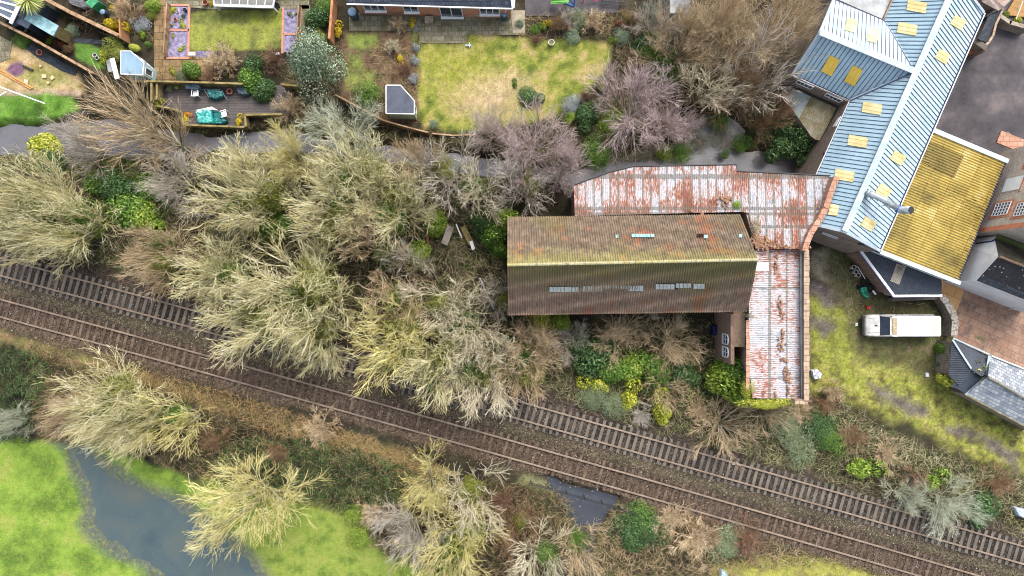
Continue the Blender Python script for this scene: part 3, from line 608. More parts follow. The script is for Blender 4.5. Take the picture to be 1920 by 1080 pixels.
m_gt = M('glass_tile', [c(110, 158, 165), c(150, 195, 200)], 5, .3, 0, famt=.2, spec=.6)
m_gt2 = M('dull_glass_tile', [c(112, 122, 122), c(146, 154, 152)], 5, .3, 0, famt=.25, spec=.6)
def gtiles(pl, x0, x1, y, h, mt, step=7.2, slope=0.0):
    x = x0
    while x < x1-1:
        yy = y+slope*(x-x0); mb = MB(); o_ = .09+(int(x) % 3)*.006
        q = [ray(x+.4, yy-h/2, pl, o_), ray(x+step-.5, yy-h/2, pl, o_), ray(x+step-.5, yy+h/2, pl, o_), ray(x+.4, yy+h/2, pl, o_)]
        mb.poly(q[::-1]); mb.build('glass_tile', mt, barn, solid=.03); x += step
gtiles(mN, 1153, 1161, 443, 6, m_gt); gtiles(mN, 1184, 1226, 441.5, 6, m_gt); gtiles(mN, 1320, 1327, 443.5, 6, m_gt); gtiles(mN, 1385, 1392, 442, 6, m_gt)
gtiles(mS, 1030, 1060, 543, 9, m_gt2); gtiles(mS, 1064, 1086, 543, 9, m_gt2); gtiles(mS, 1093, 1128, 542, 10, m_gt2); gtiles(mS, 1132, 1176, 539, 6, m_gt2); gtiles(mS, 1178, 1205, 541, 10, m_gt2)
gtiles(mS, 1229, 1262, 538, 9, m_gt2); gtiles(mS, 1267, 1296, 536, 8, m_gt2); gtiles(mS, 1300, 1321, 537, 9, m_gt2)
mb = MB()
for pl, x, y, a, b in ((mN, 1307, 438, 12, 5), (mS, 1265, 540, 6, 3), (mS, 1131, 548, 5, 4)):
    mb.poly([ray(x, y, pl, .075), ray(x, y+b, pl, .075), ray(x+a, y+b, pl, .075), ray(x+a, y, pl, .075)])
mb.build('roof_gap_shade', M('roof_void_shade', [c(28, 20, 16)], 1, 1, 0), barn)  # flat dark sheets on the tiles paint the shade inside the holes

# --- rusty corrugated range above the barn
zl0, zl1 = 5.7, 6.25
def zl(py): return zl0+(zl1-zl0)*(py-308)/160
lean = empty('rusty_building', (*W(1320, 385, 6)[:2], 0), 'rusty white flaked corrugated range running above the barn to the blue roofed mill', 'building')
lp = [(1076, 347), (1142, 323), (1187, 312), (1380, 308.5), (1382, 321), (1569, 330), (1557, 372), (1541, 404), (1519, 440), (1505, 467), (1419, 467), (1404, 400), (1392, 397), (1078, 405)]
pl_ = plane(W(1100, 308, zl0), W(1500, 308, zl0), W(1300, 468, zl1)); P3 = [ray(x, y, pl_) for x, y in lp]
laps = []
mR1 = RUSTY('rusty_painted_sheet', 'Y', .66, [(ray(1300, 331, pl_).y, .2), (ray(1450, 391, pl_).y, .14), (ray(1450, 425, pl_).y, .12), (ray(1300, 401, pl_).y, .12)], .56)
mb = MB(); main = [P3[i] for i in range(14)]; ribpoly(mb, main, Vector((0, 1, 0)), .15, corr(.022)); mb.build('roof', mR1, lean, solid=.03)
shell(lean, P3, 'wall', m_brick, inset=.25, drop=.12)
mb = MB(); mb.tube([p+Vector((0, 0, .02)) for p in P3[0:6]], .06, 6); mb.build('eaves_flashing', m_dark, lean)
mb = MB(); cp = [W(x, y, 6.75) for x, y in ((1569, 332), (1561, 352), (1548, 390), (1538, 410), (1520, 438), (1512, 458), (1509, 470))]
for a, b in zip(cp[:-1], cp[1:]):
    mb.beam(a+Vector((0, 0, -.45)), b+Vector((0, 0, -.45)), .36, .9)
    mb.beam(a, b+(b-a)*.02, .44, .1)
mb.build('coping', m_rcoping, lean)
# --- the rusty wing below it
wing = empty('rusty_wing', (*W(1460, 610, 6)[:2], 0), 'narrow rusty white corrugated wing with a brick coped parapet beside the mossy yard', 'building')
pw_ = plane(W(1412, 469, 5.9), W(1404, 748, 5.9), W(1503, 600, 5.5)); wp = [(1412, 468), (1404, 560), (1405, 690), (1411, 746), (1506, 749), (1503, 468)]
P4 = [ray(x, y, pw_) for x, y in wp]; mR2 = RUSTY('rusty_wing_sheet', 'X', 7.3, [(ray(1443, 600, pw_).x, .13), (ray(1475, 600, pw_).x, .08), (ray(1502, 600, pw_).x, .12)], .40)
mb = MB(); ribpoly(mb, P4, Vector((1, 0, 0)), .15, corr(.02)); mb.build('roof', mR2, wing, solid=.03)
shell(wing, [P4[0], P4[2], P4[3], P4[4], P4[5]], 'wall', m_brick, inset=.12, drop=.1)
mb = MB(); rr = random.Random(9); y = 468; par = []
while y < 752:
    a = W(1512.2+rr.uniform(-.4, .4), y, 6.4); b = W(1512.2, min(y+rr.uniform(12, 20), 752), 6.4); wd = .42+rr.uniform(-.03, .07)
    mb.box((a.x+b.x)/2, (a.y+b.y)/2, 6.4, wd, abs(a.y-b.y)-.02, .1, 0); y += (a.y-b.y)/(H-6.4)*F
mb.build('coping', m_coping, wing, bevel=.012)
mb = MB(); a = W(1512.2, 468, 6.3); b = W(1512.2, 752, 6.3); mb.box(a.x, (a.y+b.y)/2, 2.6, .3, abs(a.y-b.y), 7.5); mb.build('parapet', m_brick, wing)
mb = MB(); mb.box(W(1499, 750, 6.2).x+.1, W(1499, 753, 6.2).y, 5.9, 1.0, .35, .9); mb.build('parapet', m_coping, wing, bevel=.01)
mb = MB(); a = W(1502, 470, 5.75); b = W(1504.5, 748, 5.75); mb.beam(a, b, .2, .06); mb.build('gutter', M('pale_lead_gutter', [c(150, 158, 160), c(195, 200, 198)], 1.5, .5, .05, famt=.15), wing)
mb = MB(); y = 600; rr = random.Random(4)
while y < 730:
    a = W(1402.3, y, 6.02); L = rr.uniform(.55, 1.1); mb.box(a.x+rr.uniform(-.03, .03), a.y-L/2, 6.0, .24+rr.uniform(0, .1), L-.03, .08); y += L*23
mb.build('coping', m_rcoping, wing, bevel=.01)
mb = MB(); mb.poly([ray(1414, 492, pw_, .05), ray(1441, 492, pw_, .05), ray(1441, 508, pw_, .05), ray(1414, 508, pw_, .05)][::-1]); mb.build('patch_sheet', M('pale_patch_sheet', [c(210, 208, 212), c(235, 233, 236)], 2, .6, .05, famt=.1), wing, solid=.015)
# brick annexe between barn and wing with two arched windows
ann = empty('brick_annexe', (*W(1365, 630, 1)[:2], 0), 'small derelict brick annexe with two arched windows under the wing wall', 'building')
wx = W(1403, 600, 5.9).x; yA, yB = W(1400, 586, 5.9).y, W(1405, 690, 5.9).y
bw = MB(); bw.box(wx-.85, (yA+yB)/2, 1.7, .3, abs(yA-yB)*.93, 5.8); bw.build('wall', m_brick, ann)
bw = MB(); bw.poly([(wx-.75, yA, 4.55), (wx-.75, yB+1.6, 4.55), (wx+.05, yB+1.6, 5.0), (wx+.05, yA, 5.0)]); bw.build('roof', M('mossy_ledge', [c(120, 96, 78), c(152, 128, 108), c(108, 104, 74)], 1.3, .9, .2, famt=.3), ann, solid=.06)
for (xx, yy, nmz) in ((wx-1.02, 636, 3.4), (wx-1.02, 660, 3.4)):
    cy_ = W(1370, yy, 3.4).y; mb = MB(); pts = [(-.42, -.75), (.42, -.75), (.42, .45)]+[(.42*math.cos(t), .45+.36*math.sin(t)) for t in (.6, 1.1, 1.57, 2.04, 2.54)]+[(-.42, .45)]
    g = [Vector((xx-.03, cy_+p[0], 3.3+p[1])) for p in pts]
    for a, b in zip(g, g[1:]+g[:1]): mb.beam(a, b, .09, .09, up=(1, 0, 0))
    mb.beam((xx-.03, cy_, 2.55), (xx-.03, cy_, 4.1), .05, .05, up=(1, 0, 0)); mb.beam((xx-.03, cy_-.42, 3.4), (xx-.03, cy_+.42, 3.4), .05, .05, up=(1, 0, 0)); mb.beam((xx-.03, cy_-.42, 2.95), (xx-.03, cy_+.42, 2.95), .05, .05, up=(1, 0, 0))
    f = mb.build('window', m_upvc, ann); p = MB(); p.poly(g); sub(p, 'pane', m_glass, f, ann)
mb = MB(); rr = random.Random(6)
# fallen ridge tiles and rubble lying on the rusty roofs
m_frag = M('broken_tiles', [c(112, 84, 66), c(150, 112, 88), c(176, 142, 116)], 4, .9, .2, famt=.3, coord='obj')
def rubble(name, label, px, py, n, sx, sy, pl, s=.22, seed=1, cat='rubble', grp=None):
    rr = random.Random(seed); mb = MB()
    for _ in range(n):
        p = ray(px+rr.gauss(0, sx), py+rr.gauss(0, sy), pl, .08+rr.random()*.1); k = s*rr.uniform(.45, 1.0)
        mb.box(p.x, p.y, p.z, k, k*.7, .06, rr.uniform(0, 3), rr.uniform(-.5, .5), rr.uniform(-.5, .5))
    tag(mb.build(name, m_frag), label, cat, grp)
rubble('broken_tiles', 'heap of broken tiles on the rusty range beside the barn ridge corner', 1428, 456, 120, 12, 6, pl_, .25, 2)
rubble('broken_tiles', 'brown tile fragments below the barn corner on the rusty range', 1417, 440, 60, 4, 10, pl_, .25, 3)
rubble('broken_tiles', 'brown tile fragments and moss clump in the middle of the rusty range', 1361, 376, 50, 7, 4, pl_, .22, 4)
rubble('broken_tiles', 'line of fallen tiles along the foot of the rusty range', 1470, 463, 70, 22, 1.5, pl_, .2, 5)
rubble('broken_tiles', 'stack of three orange tiles on the barn eaves, left of the other', 1297, 396, 5, 1.5, 1.2, pl_, .34, 6, 'tiles')
rubble('broken_tiles', 'stack of orange tiles on the barn eaves, right of the other', 1315, 400, 5, 1.5, 1.2, pl_, .34, 7, 'tiles')
for i, (x, y, n, a, b_) in enumerate([(1463, 572, 16, 2, 9), (1467, 590, 8, 1.5, 4), (1468, 625, 8, 1, 4), (1465, 651, 18, 4, 6), (1471, 676, 8, 5, 1.5), (1473, 693, 10, 2, 4), (1478, 714, 22, 3, 8), (1456, 495, 16, 1.5, 12), (1479, 735, 9, 3, 4), (1433, 738, 4, 1, 2), (1455, 741, 4, 1, 2)]):
    rubble('broken_tiles', ['longest string of fallen tile pieces in the upper half of the wing roof', 'small clump of tile pieces just below the longest string on the wing roof', 'thin short string of tiles halfway down the wing roof', 'dark forked heap of tiles halfway down the wing roof', 'pair of tiles lying side by side on the wing roof', 'loose tiles on a grey stain in the wing roof', 'large heap of tiles in the lower part of the wing roof', 'tile pieces near the top left of the wing roof', 'lowest heap of tiles on the wing roof', 'single tile piece at the lower left of the wing roof', 'single tile piece at the bottom middle of the wing roof'][i], x, y, n, a, b_, pw_, .24, 20+i, 'rubble', 'fallen tiles on the wing roof')

# --- the mill with the pale blue metal roof
ZE, ZG = 5.0, 8.0
mill = empty('mill', (*W(1680, 240, 6)[:2], 0), 'large mill with a pale blue metal roof, yellow rooflights and a side wing', 'mill')
R0, R1 = W(1583, 434, ZG), W(1790, -28, ZG); pR = plane(R0, R1, W(1649, 470, ZE)); pL = plane(R0, R1, W(1535, 320, ZE))
E0, E1 = ray(1649, 470, pR), ray(1844, 24, pR); perpR = E0-R0; 
mb = MB(); ribpoly(mb, [R0, E0, E1, ray(1800, -35, pR)], (E0-R0)-(R1-R0)*((E0-R0).dot(R1-R0)/(R1-R0).length_squared), .345, SEAM)
mb.build('roof', [m_blue_lit, m_rib_shade], mill, solid=.03)['label'] = 'right hand slope of the pale blue roof'
LL = [R0, ray(1493, 413, pL), ray(1594, 188, pL), ray(1714, 134, pL), ray(1658, 38, pL), ray(1690, -30, pL), R1]
vL = (ray(1540, 320, pL)-R0); vL = vL-(R1-R0)*(vL.dot(R1-R0)/(R1-R0).length_squared)
mb = MB(); ribpoly(mb, LL, vL, .345, SEAM); mb.build('roof', [m_blue_shaded, m_rib_shade], mill, solid=.03)['label'] = 'left hand slope of the blue roof'
J = W(1714, 134, ZG); K_ = W(1537, 61, ZG); pS = plane(J, K_, W(1486, 139, ZE)); pNn = plane(J, K_, W(1563, -1, ZE))
mb = MB(); q = [K_, J, ray(1594, 188, pS), ray(1486, 139, pS)]; vS = (q[3]-K_); vS = vS-(J-K_)*(vS.dot(J-K_)/(J-K_).length_squared)
ribpoly(mb, q, vS, .345, SEAM); mb.build('roof', [m_blue_shaded, m_rib_shade], mill, solid=.03)['label'] = 'lower slope of the blue side wing'
mb = MB(); q2 = [K_, J, ray(1658, 39, pNn), ray(1563, -1, pNn)]; ribpoly(mb, q2, vS*1.0-2*Vector((vS.x, vS.y, 0)), .345, SEAM); mb.build('roof', [m_blue_lit, m_rib_shade], mill, solid=.03)['label'] = 'upper slope of the blue side wing'
mb = MB(); up = Vector((0, 0, .06)); mb.beam(R0+up, R1+up, .52, .10); mb.beam(K_+up*.9, J+up*.9, .5, .09); mb.build('ridge_cap', m_ridge, mill, bevel=.03)
mb = MB()
for a, b, p_ in (((1594, 189), (1714, 135), pL), ((1658, 39), (1714, 133), pL)): mb.beam(ray(*a, p_, .05), ray(*b, p_, .05), .3, .05)
mb.build('valley_gutter', m_ridge, mill)
mb = MB()
for a, b, p_ in (((1594, 189), (1714, 135), pL), ((1658, 39), (1714, 133), pL)): mb.beam(ray(*a, p_, .085), ray(*b, p_, .085), .1, .03)
mb.build('valley_gutter', m_rib_shade, mill)['label'] = 'dark shade strip down the middle of the valley gutter'
gutter(mill, [E0, E1], r=.09); gutter(mill, [E0+Vector((.1, -.04, .05)), E1+Vector((.1, -.04, .05))], mat=m_upvc, r=.045, dz=0)
gutter(mill, [LL[1], LL[2], q[3]], r=.08); gutter(mill, [q2[2], q2[3]], r=.08); gutter(mill, [LL[1]+Vector((-.09, 0, .05)), LL[2]+Vector((-.09, -.05, .05)), q[3]+Vector((0, -.12, .05))], mat=m_upvc, r=.035, dz=0)
for a, b in ((R0, E0), (R0, LL[1]), (K_, q[3]), (K_, q2[3]), (E1, ray(1800, -35, pR))):
    mb = MB(); mb.beam(a+Vector((0, 0, .03)), b+Vector((0, 0, .03)), .24, .12); mb.build('verge_trim', m_ridge, mill)
foot = [LL[1], LL[2], q[3], q2[3], q2[2], W(1690, -32, ZE), W(1800, -60, ZE), E1, E0]
mb = MB(); pf = [(p.x, p.y) for p in foot]; pf = [(x*.995, y*.995) for x, y in pf]; mb.prism(pf, -1.4, ZE-.1)
m_mill = CELLS('mill_stone_wall', [c(118, 102, 90), c(150, 134, 120), c(172, 158, 142)], (.3, .11), mortar=c(110, 100, 92), mw=.014, axes='wall', famt=.3)
mb.build('wall', m_mill, mill)
for a, b, p_ in ((E0, LL[1], R0), (q[3], q2[3], K_)):
    mb = MB(); mb.poly([a*.997, b*.997, p_*.997]); mb.build('gable', m_mill, mill)
def slight(pl, quad, mt, off=.06):
    mb = MB(); q = [ray(*p, pl, off) for p in quad]; ribpoly(mb, q, q[1]-q[0], .33, [(0, 0, 0), (.45, 0, 0), (.55, .018, 0), (.9, .018, 0)]); mb.build('rooflight', mt, mill, solid=.04)
def slr(pl, cx, cy, w_, h_, a, mt):                          # w along slope direction angle a
    ca, sa = math.cos(R(a)), math.sin(R(a)); f = lambda u, v: (cx+u*ca-v*sa, cy+u*sa+v*ca)
    slight(pl, [f(-w_/2, -h_/2), f(w_/2, -h_/2), f(w_/2, h_/2), f(-w_/2, h_/2)], mt)
for cx, cy in ((1719, 12), (1701, 54), (1635, 203), (1608, 265), (1583, 329)): slr(pL, cx, cy, 36, 20, 10, m_sky)
slr(pL, 1563, 394, 17, 22, 12, m_sky)
for cx, cy in ((1797, 42), (1768, 106), (1684, 296), (1657, 358), (1629, 420)): slr(pR, cx, cy, 24, 20, 31, m_sky)
for cx, cy in ((1596, 47), (1637, 67)): slr(pNn, cx, cy, 24, 20, 105, m_sky)
for cx, cy in ((1557, 123), (1600, 142)): slr(pS, cx, cy, 34, 22, 117, m_skyd)
pw1 = hull2(q[3]*.995, LL[2]*.995); pw1 = (pw1[0], pw1[1])
window(mill, pw1, [(1496, 150), (1526, 163), (1519, 167), (1492, 155)], 4, 1); window(mill, pw1, [(1550, 175), (1580, 188), (1573, 192), (1546, 179)], 4, 1)
pw2 = hull2(LL[1]*.995, LL[2]*.995)
window(mill, pw2, [(1572, 221), (1576, 219), (1567, 236), (1562, 238)], 2, 1)
pw3 = hull2(LL[1]*.995, E0*.995)
window(mill, pw3, [(1543, 436), (1571, 446), (1569, 448), (1541, 437.5)], 1, 1)
mb = MB(); mb.beam(ray(1610, 458, pw3, .04), ray(1622, 458, pw3, .04), .25, .06, up=pw3[1]); mb.build('vent', m_dark, mill)
mb = MB(); mb.tube([ray(1546, 286, pw2, .12), W(1532, 300, 1.5), W(1500, 312, -.4)], .06, 6); mb.build('drainpipe', m_navy, mill)
# steel flue
fl = empty('steel_flue', (*W(1665, 378, 7)[:2], 6.5), 'silver steel flue lying across the blue roof with a blue collar and an elbow', 'flue')
mb = MB(); mb.tube([W(1629, 362, 8.35), W(1650, 371, 8.3), W(1684, 391, 8.2)], .24, 14); mb.tube([W(1629, 362, 8.35), W(1629, 362, 7.6)], .24, 12); mb.build('duct', m_steel, fl, smooth=True)
mb = MB(); mb.tube([W(1682, 390, 8.2), W(1690, 394, 8.4), W(1708, 394, 9.2)], .3, 14, caps=False); mb.build('elbow', m_steel, fl, smooth=True, solid=.02)
mb = MB(); mb.tube([W(1682, 390, 8.2), W(1687, 393, 8.25)], .31, 14); mb.build('collar', M('blue_collar', [c(40, 80, 170)], 1, .5, 0), fl)
mb = MB(); mb.tube([W(1708, 394, 9.2), W(1708.4, 394, 9.22)], .27, 14); mb.build('flue_mouth', m_dark, fl)
mb = MB()
for x, y in ((1645, 370), (1668, 383)): a = W(x, y, 8.2); mb.beam(a, Vector((a.x, a.y, 6.6)), .06, .06); mb.beam(a+Vector((0, -.3, 0)), a+Vector((0, .3, -.0)), .06, .06)
mb.build('bracket', m_steel, fl)
# flat roof at the top of the mill
fr = empty('flat_roofed_block', (*W(1625, 0, 4)[:2], 0), 'grey mottled flat roofed block beyond the blue side wing', 'building')
mb = MB(); P = [W(1566, -30, 4.6), W(1700, -30, 4.6), W(1668, 10, 4.6), W(1658, 37, 4.6), W(1600, 12, 4.6), W(1567, -3, 4.6)]; mb.prism([(p.x, p.y) for p in P], 4.4, 4.6)
mb.build('roof', M('mottled_flat_roof', [c(140, 142, 140), c(168, 172, 172), c(196, 204, 206)], .7, .8, .05, fine=6, famt=.15), fr); shell(fr, P, 'wall', m_mill, drop=.25)
# fibre cement lean-to
lt = empty('lean_to', (*W(1520, 215, 2)[:2], 0), 'grey corrugated lean-to against the mill wing, partly mossy', 'lean-to')
tA, tB, tC = W(1480, 161, 3.5), W(1569, 202, 3.5), W(1537, 263, 2.7); pT = plane(tA, tB, tC); dn = (tA-tB).cross(pT[1]).normalized(); dn = dn if dn.dot(tC-tB) > 0 else -dn
for seg, mt, lb in (([(1480, 161), (1494, 168), (1480, 197), (1464, 175)], m_asbestos, 'pale narrow sheet strip'), ([(1494, 168), (1521, 181), (1498, 223), (1480, 197)], M('grey_green_sheet', [c(120, 128, 130), c(150, 160, 158), c(105, 108, 80)], .9, .8, .05, famt=.15), 'blue grey sheet strip with moss'), ([(1521, 181), (1569, 202), (1537, 263), (1530, 262), (1521, 256), (1498, 223)], m_asbm, 'brown mossy sheets')):
    mb = MB(); ribpoly(mb, [ray(x, y, pT) for x, y in seg], dn, .15, corr(.022)); mb.build('roof', mt, lt, solid=.03)['label'] = lb
shell(lt, [ray(x, y, pT) for x, y in ((1480, 161), (1569, 202), (1537, 263), (1521, 256), (1464, 175))], 'wall', m_mill, inset=.12, drop=.1)
gutter(lt, [tA+Vector((0, 0, .1)), tB+Vector((0, 0, .1))], 'flashing', m_dark, .05, 0)

# --- the yellow sheeted roof
ysh = empty('yellow_roofed_shed', (*W(1770, 390, 3)[:2], 0), 'shed with a large yellowed corrugated roof spotted with black', 'shed')
pY = plane(W(1746, 246, 4.75), W(1650, 470, 4.75), W(1798, 528, 4.1)); Yq = [(1746, 247), (1885, 305), (1797, 527), (1650, 468)]
m_yel, n_, l_, b_ = nodes('yellowed_sheets', .6, .3)
def yellow(m, n, l, b, cols, dots=True):
    v = pos(n); vr = mapping(n, l, v, (1, 1, 1), (0, 0, R(-22.5+90))); fl_ = n.new('ShaderNodeVectorMath'); fl_.operation = 'FLOOR'
    rot = mapping(n, l, v, (1, 1, 1), (0, 0, R(23.5))); l.new(mapping(n, l, rot, (1/1.75, 1/.95, 0)), fl_.inputs[0]); wn = n.new('ShaderNodeTexWhiteNoise'); l.new(fl_.outputs[0], wn.inputs[0])
    t = noise(n, l, v, .35, 5, .6); s = mth(n, l, 'ADD', mth(n, l, 'MULTIPLY', wn.outputs[0], .14), mth(n, l, 'MULTIPLY', t.outputs[0], .92)); r = ramp(n, cols, .3, .8); l.new(s, r.inputs[0])
    st = mapping(n, l, rot, (1.5, 9, 1)); t2 = noise(n, l, st, 1.3, 4, .7); mask = noise(n, l, v, .3, 3, .5)
    f = mth(n, l, 'GREATER_THAN', mth(n, l, 'ADD', t2.outputs[0], mth(n, l, 'MULTIPLY', mask.outputs[0], .35)), .815 if dots else .8); col = mixc(n, l, mth(n, l, 'MULTIPLY', f, .85), r.outputs[0], c(52, 44, 26))
    sp = n.new('ShaderNodeSeparateXYZ'); l.new(rot, sp.inputs[0]); pp = mth(n, l, 'PINGPONG', sp.outputs[0], .875); ln = mth(n, l, 'LESS_THAN', pp, mth(n, l, 'MULTIPLY', t2.outputs[0], .07)); col = mixc(n, l, mth(n, l, 'MULTIPLY', ln, .5), col, c(120, 84, 30))
    l.new(col, b.inputs['Base Color'])
yellow(m_yel, n_, l_, b_, [c(104, 94, 52), c(152, 132, 64), c(182, 158, 80), c(210, 192, 132)])
mb = MB(); Y3 = [ray(x, y, pY) for x, y in Yq]; ribpoly(mb, Y3, Y3[1]-Y3[0], .22, corr(.04)); mb.build('roof', m_yel, ysh, solid=.03)
m_yd, n_, l_, b_ = nodes('dark_yellow_sheets', .7, .3); yellow(m_yd, n_, l_, b_, [c(112, 98, 50), c(135, 118, 62), c(150, 128, 62)], False)
mb = MB(); ribpoly(mb, [ray(x, y, pY, .05) for x, y in ((1738, 264), (1807, 293), (1789, 333), (1722, 300))], Y3[1]-Y3[0], .22, corr(.04)); mb.build('roof_sheet', m_yd, ysh)['label'] = 'dark olive blackened sheets'
m_fas = M('pale_blue_fascia', [c(178, 198, 204), c(205, 220, 224)], 1.5, .5, .02, famt=.08)
mb = MB(); u_ = Vector((0, 0, .05)); mb.beam(ray(1748, 244, pY)+u_, ray(1889, 303, pY)+u_, .38, .16); mb.build('fascia', m_fas, ysh); mb = MB(); mb.beam(ray(1649, 472, pY)+u_, ray(1799, 531, pY)+u_, .34, .2); mb.build('fascia', m_fas, ysh)
gutter(ysh, [Y3[1], Y3[2]], r=.1)
shell(ysh, Y3, 'wall', M('ochre_wall', [c(150, 118, 70), c(186, 150, 100)], 1, .9, .1), inset=.3, drop=.2)
# --- black roofed shed
bs = empty('black_roofed_shed', (*W(1700, 520, 1)[:2], 0), 'low brick shed with a black corrugated roof, one pale sheet and white gutters', 'shed')
bq = [(1616, 471), (1631, 470), (1766, 524), (1766, 551), (1677, 552)]; pB = plane(W(1616, 471, 3.0), W(1766, 524, 3.2), W(1677, 552, 2.6)); B3 = [ray(x, y, pB) for x, y in bq]
dB = (ray(1740, 520, pB)-ray(1728, 548, pB)); mb = MB(); ribpoly(mb, B3, dB, .16, corr(.022)); mb.build('roof', m_black, bs, solid=.03)
mb = MB(); ribpoly(mb, [ray(x, y, pB, .05) for x, y in ((1681, 494), (1699, 499), (1686, 534), (1669, 527))], dB, .16, corr(.022)); mb.build('roof_sheet', m_asbestos, bs)['label'] = 'single pale grey sheet'
mb = MB(); mb.beam(W(1614, 471, 2.95), W(1676, 555, 2.7), .2, .14); mb.beam(W(1675, 555, 2.7), W(1766, 554, 2.7), .2, .14); mb.beam(W(1630, 469, 3.25), W(1766, 523, 3.25), .1, .12); mb.build('gutter', m_upvc, bs)
mb = MB(); mb.beam(W(1613, 474, 2.85), W(1674, 557, 2.6), .1, .1); mb.beam(W(1674, 557, 2.6), W(1766, 556, 2.6), .1, .1); mb.build('fascia', M('violet_fascia', [c(96, 84, 150)], 1, .6, 0), bs)
shell(bs, B3, 'wall', m_brick, inset=.15, drop=.2, z0=-.2)
# --- brick house
bh = empty('brick_house', (*W(1910, 340, 2)[:2], 0), 'tall brick and stone house with white sash windows at the right edge', 'house')
a0 = W(1836, 436, 3.2); a1 = W(1897, 282, 3.2); dirw = Vector((a1.x-a0.x, a1.y-a0.y, 0)).normalized(); out_ = Vector((dirw.y, -dirw.x, 0)); out_ = out_ if out_.x > 0 else -out_
b0 = Vector((a0.x, a0.y, 0)); b1 = b0+dirw*7.6; b2 = b1+out_*8; b3 = b0+out_*8
mb = MB(); mb.prism([(p.x, p.y) for p in (b0, b1, b2, b3)], -.2, 8.6); m_rub = CELLS('pale_stone_and_brick', [c(172, 156, 138), c(205, 192, 176), c(222, 212, 200)], (.32, .14), mortar=c(165, 152, 140), mw=.02, axes='wall', famt=.2); mb.build('wall', m_rub, bh)
pH = (b0-out_*.0, -out_)
def wallbox(root, name, mt, s0, s1, z0, z1, proud=.04):
    mb = MB(); p = b0+dirw*(s0+s1)/2-out_*proud/2; mb.box(p.x, p.y, (z0+z1)/2, s1-s0, proud, z1-z0, math.atan2(dirw.y, dirw.x)); return mb.build(name, mt, root)
m_rb = CELLS('bright_brick_trim', [c(178, 92, 62), c(205, 118, 82), c(216, 142, 108)], (.23, .075), mortar=c(190, 160, 140), mw=.008, axes='wall', famt=.15)
wallbox(bh, 'brick_trim', m_rb, 0, .42, 0, 8.6); wallbox(bh, 'brick_trim', m_rb, 0.42, .7, 2.4, 2.7)
def sash(s, z, w_, h_, nx, ny):
    wallbox(bh, 'brick_trim', m_rb, s-w_/2-.22, s+w_/2+.22, z-.32, z+h_+.25, .05)
    mb = MB(); P = lambda a, b: b0+dirw*(s+a)-out_*.09+Vector((0, 0, z+b))
    for i in range(nx+1): mb.beam(P(-w_/2+w_*i/nx, 0), P(-w_/2+w_*i/nx, h_), .05, .06, up=out_)
    for j in range(ny+1): mb.beam(P(-w_/2, h_*j/ny), P(w_/2, h_*j/ny), .05, .06, up=out_)
    f = mb.build('window', m_upvc, bh); g = MB(); o_ = out_*.02; g.poly([P(-w_/2, 0)+o_, P(w_/2, 0)+o_, P(w_/2, h_)+o_, P(-w_/2, h_)+o_]); sub(g, 'pane', m_glass, f, bh)
sash(1.9, 4.1, 1.1, 1.7, 4, 5); sash(6.1, 5.7, 1.1, 1.7, 4, 5); sash(1.6, 6.7, 1.1, 1.6, 4, 5)
wallbox(bh, 'door', m_white, 3.5, 4.7, 4.1, 6.1, .07); wallbox(bh, 'brick_trim', m_rb, 3.3, 4.9, 6.1, 6.3, .08)
mb = MB(); p = b1+dirw*1.0+out_*1.2; mb.box(p.x, p.y, 2.2, 1.1, 4.2, .2, math.atan2(dirw.y, dirw.x), R(0)); mb.build('porch_roof', m_rcoping, bh)
mb = MB(); mb.box((b0+b2).x/2, (b0+b2).y/2, 8.75, 7.8, 8.2, .25, math.atan2(dirw.y, dirw.x)); mb.build('roof', m_dslate, bh)
# --- white rendered house
wh = empty('white_house', (*W(1880, 520, 2)[:2], 0), 'white rendered house with a dark speckled slate roof', 'house')
g0, g1 = W(1873, 481, 6.6), W(1990, 528, 6.6); s0, s1 = W(1832, 526, 4.6), W(1990, 589, 4.6); n0, n1 = W(1866, 448, 4.6), W(1990, 497, 4.6)
m_spk, nn_, ll_, bb_ = nodes('speckled_dark_slates', .85, .2); v_ = pos(nn_); vo = nn_.new('ShaderNodeTexVoronoi'); vo.inputs['Scale'].default_value = 3.2; ll_.new(v_, vo.inputs['Vector'])
rr_ = ramp(nn_, [c(215, 212, 205), c(48, 48, 52)], .13, .17); ll_.new(vo.outputs['Distance'], rr_.inputs[0]); sp_ = nn_.new('ShaderNodeSeparateColor'); ll_.new(vo.outputs['Color'], sp_.inputs[0])
gt_ = mth(nn_, ll_, 'GREATER_THAN', sp_.outputs[0], .45); t_ = noise(nn_, ll_, v_, 5, 5, .7); rb_ = ramp(nn_, [c(38, 38, 42), c(66, 64, 66)], .35, .65); ll_.new(t_.outputs[0], rb_.inputs[0])
ll_.new(mixc(nn_, ll_, gt_, rb_.outputs[0], rr_.outputs[0]), bb_.inputs['Base Color'])
mb = MB(); mb.poly([g0, s0, s1, g1]); mb.build('roof', m_spk, wh, solid=.08)['label'] = 'near slope of dark slates spotted with white lichen'
mb = MB(); mb.poly([n0, g0, g1, n1]); mb.build('roof', M('black_mossy_slates', [c(40, 38, 36), c(58, 54, 46), c(84, 78, 54)], .8, .9, .1, famt=.3), wh, solid=.08)['label'] = 'dark far slope'
up = Vector((0, 0, .03)); mb = MB(); k1 = s0.lerp(g0, .22); k2 = s1.lerp(g1, .22); mb.poly([k1+up, s0+up, s1+up, k2+up]); mb.build('eaves_slates', m_dslate, wh)
mb = MB(); mb.tube([g0+up*2, g1+up*2], .1, 8); mb.build('ridge_tile', M('brown_ridge', [c(130, 100, 78), c(96, 84, 70)], 1, .9, .1), wh)
mb = MB(); i_ = (g1-g0).normalized(); i_.z = 0; gw = Vector((0, 0, -.06))
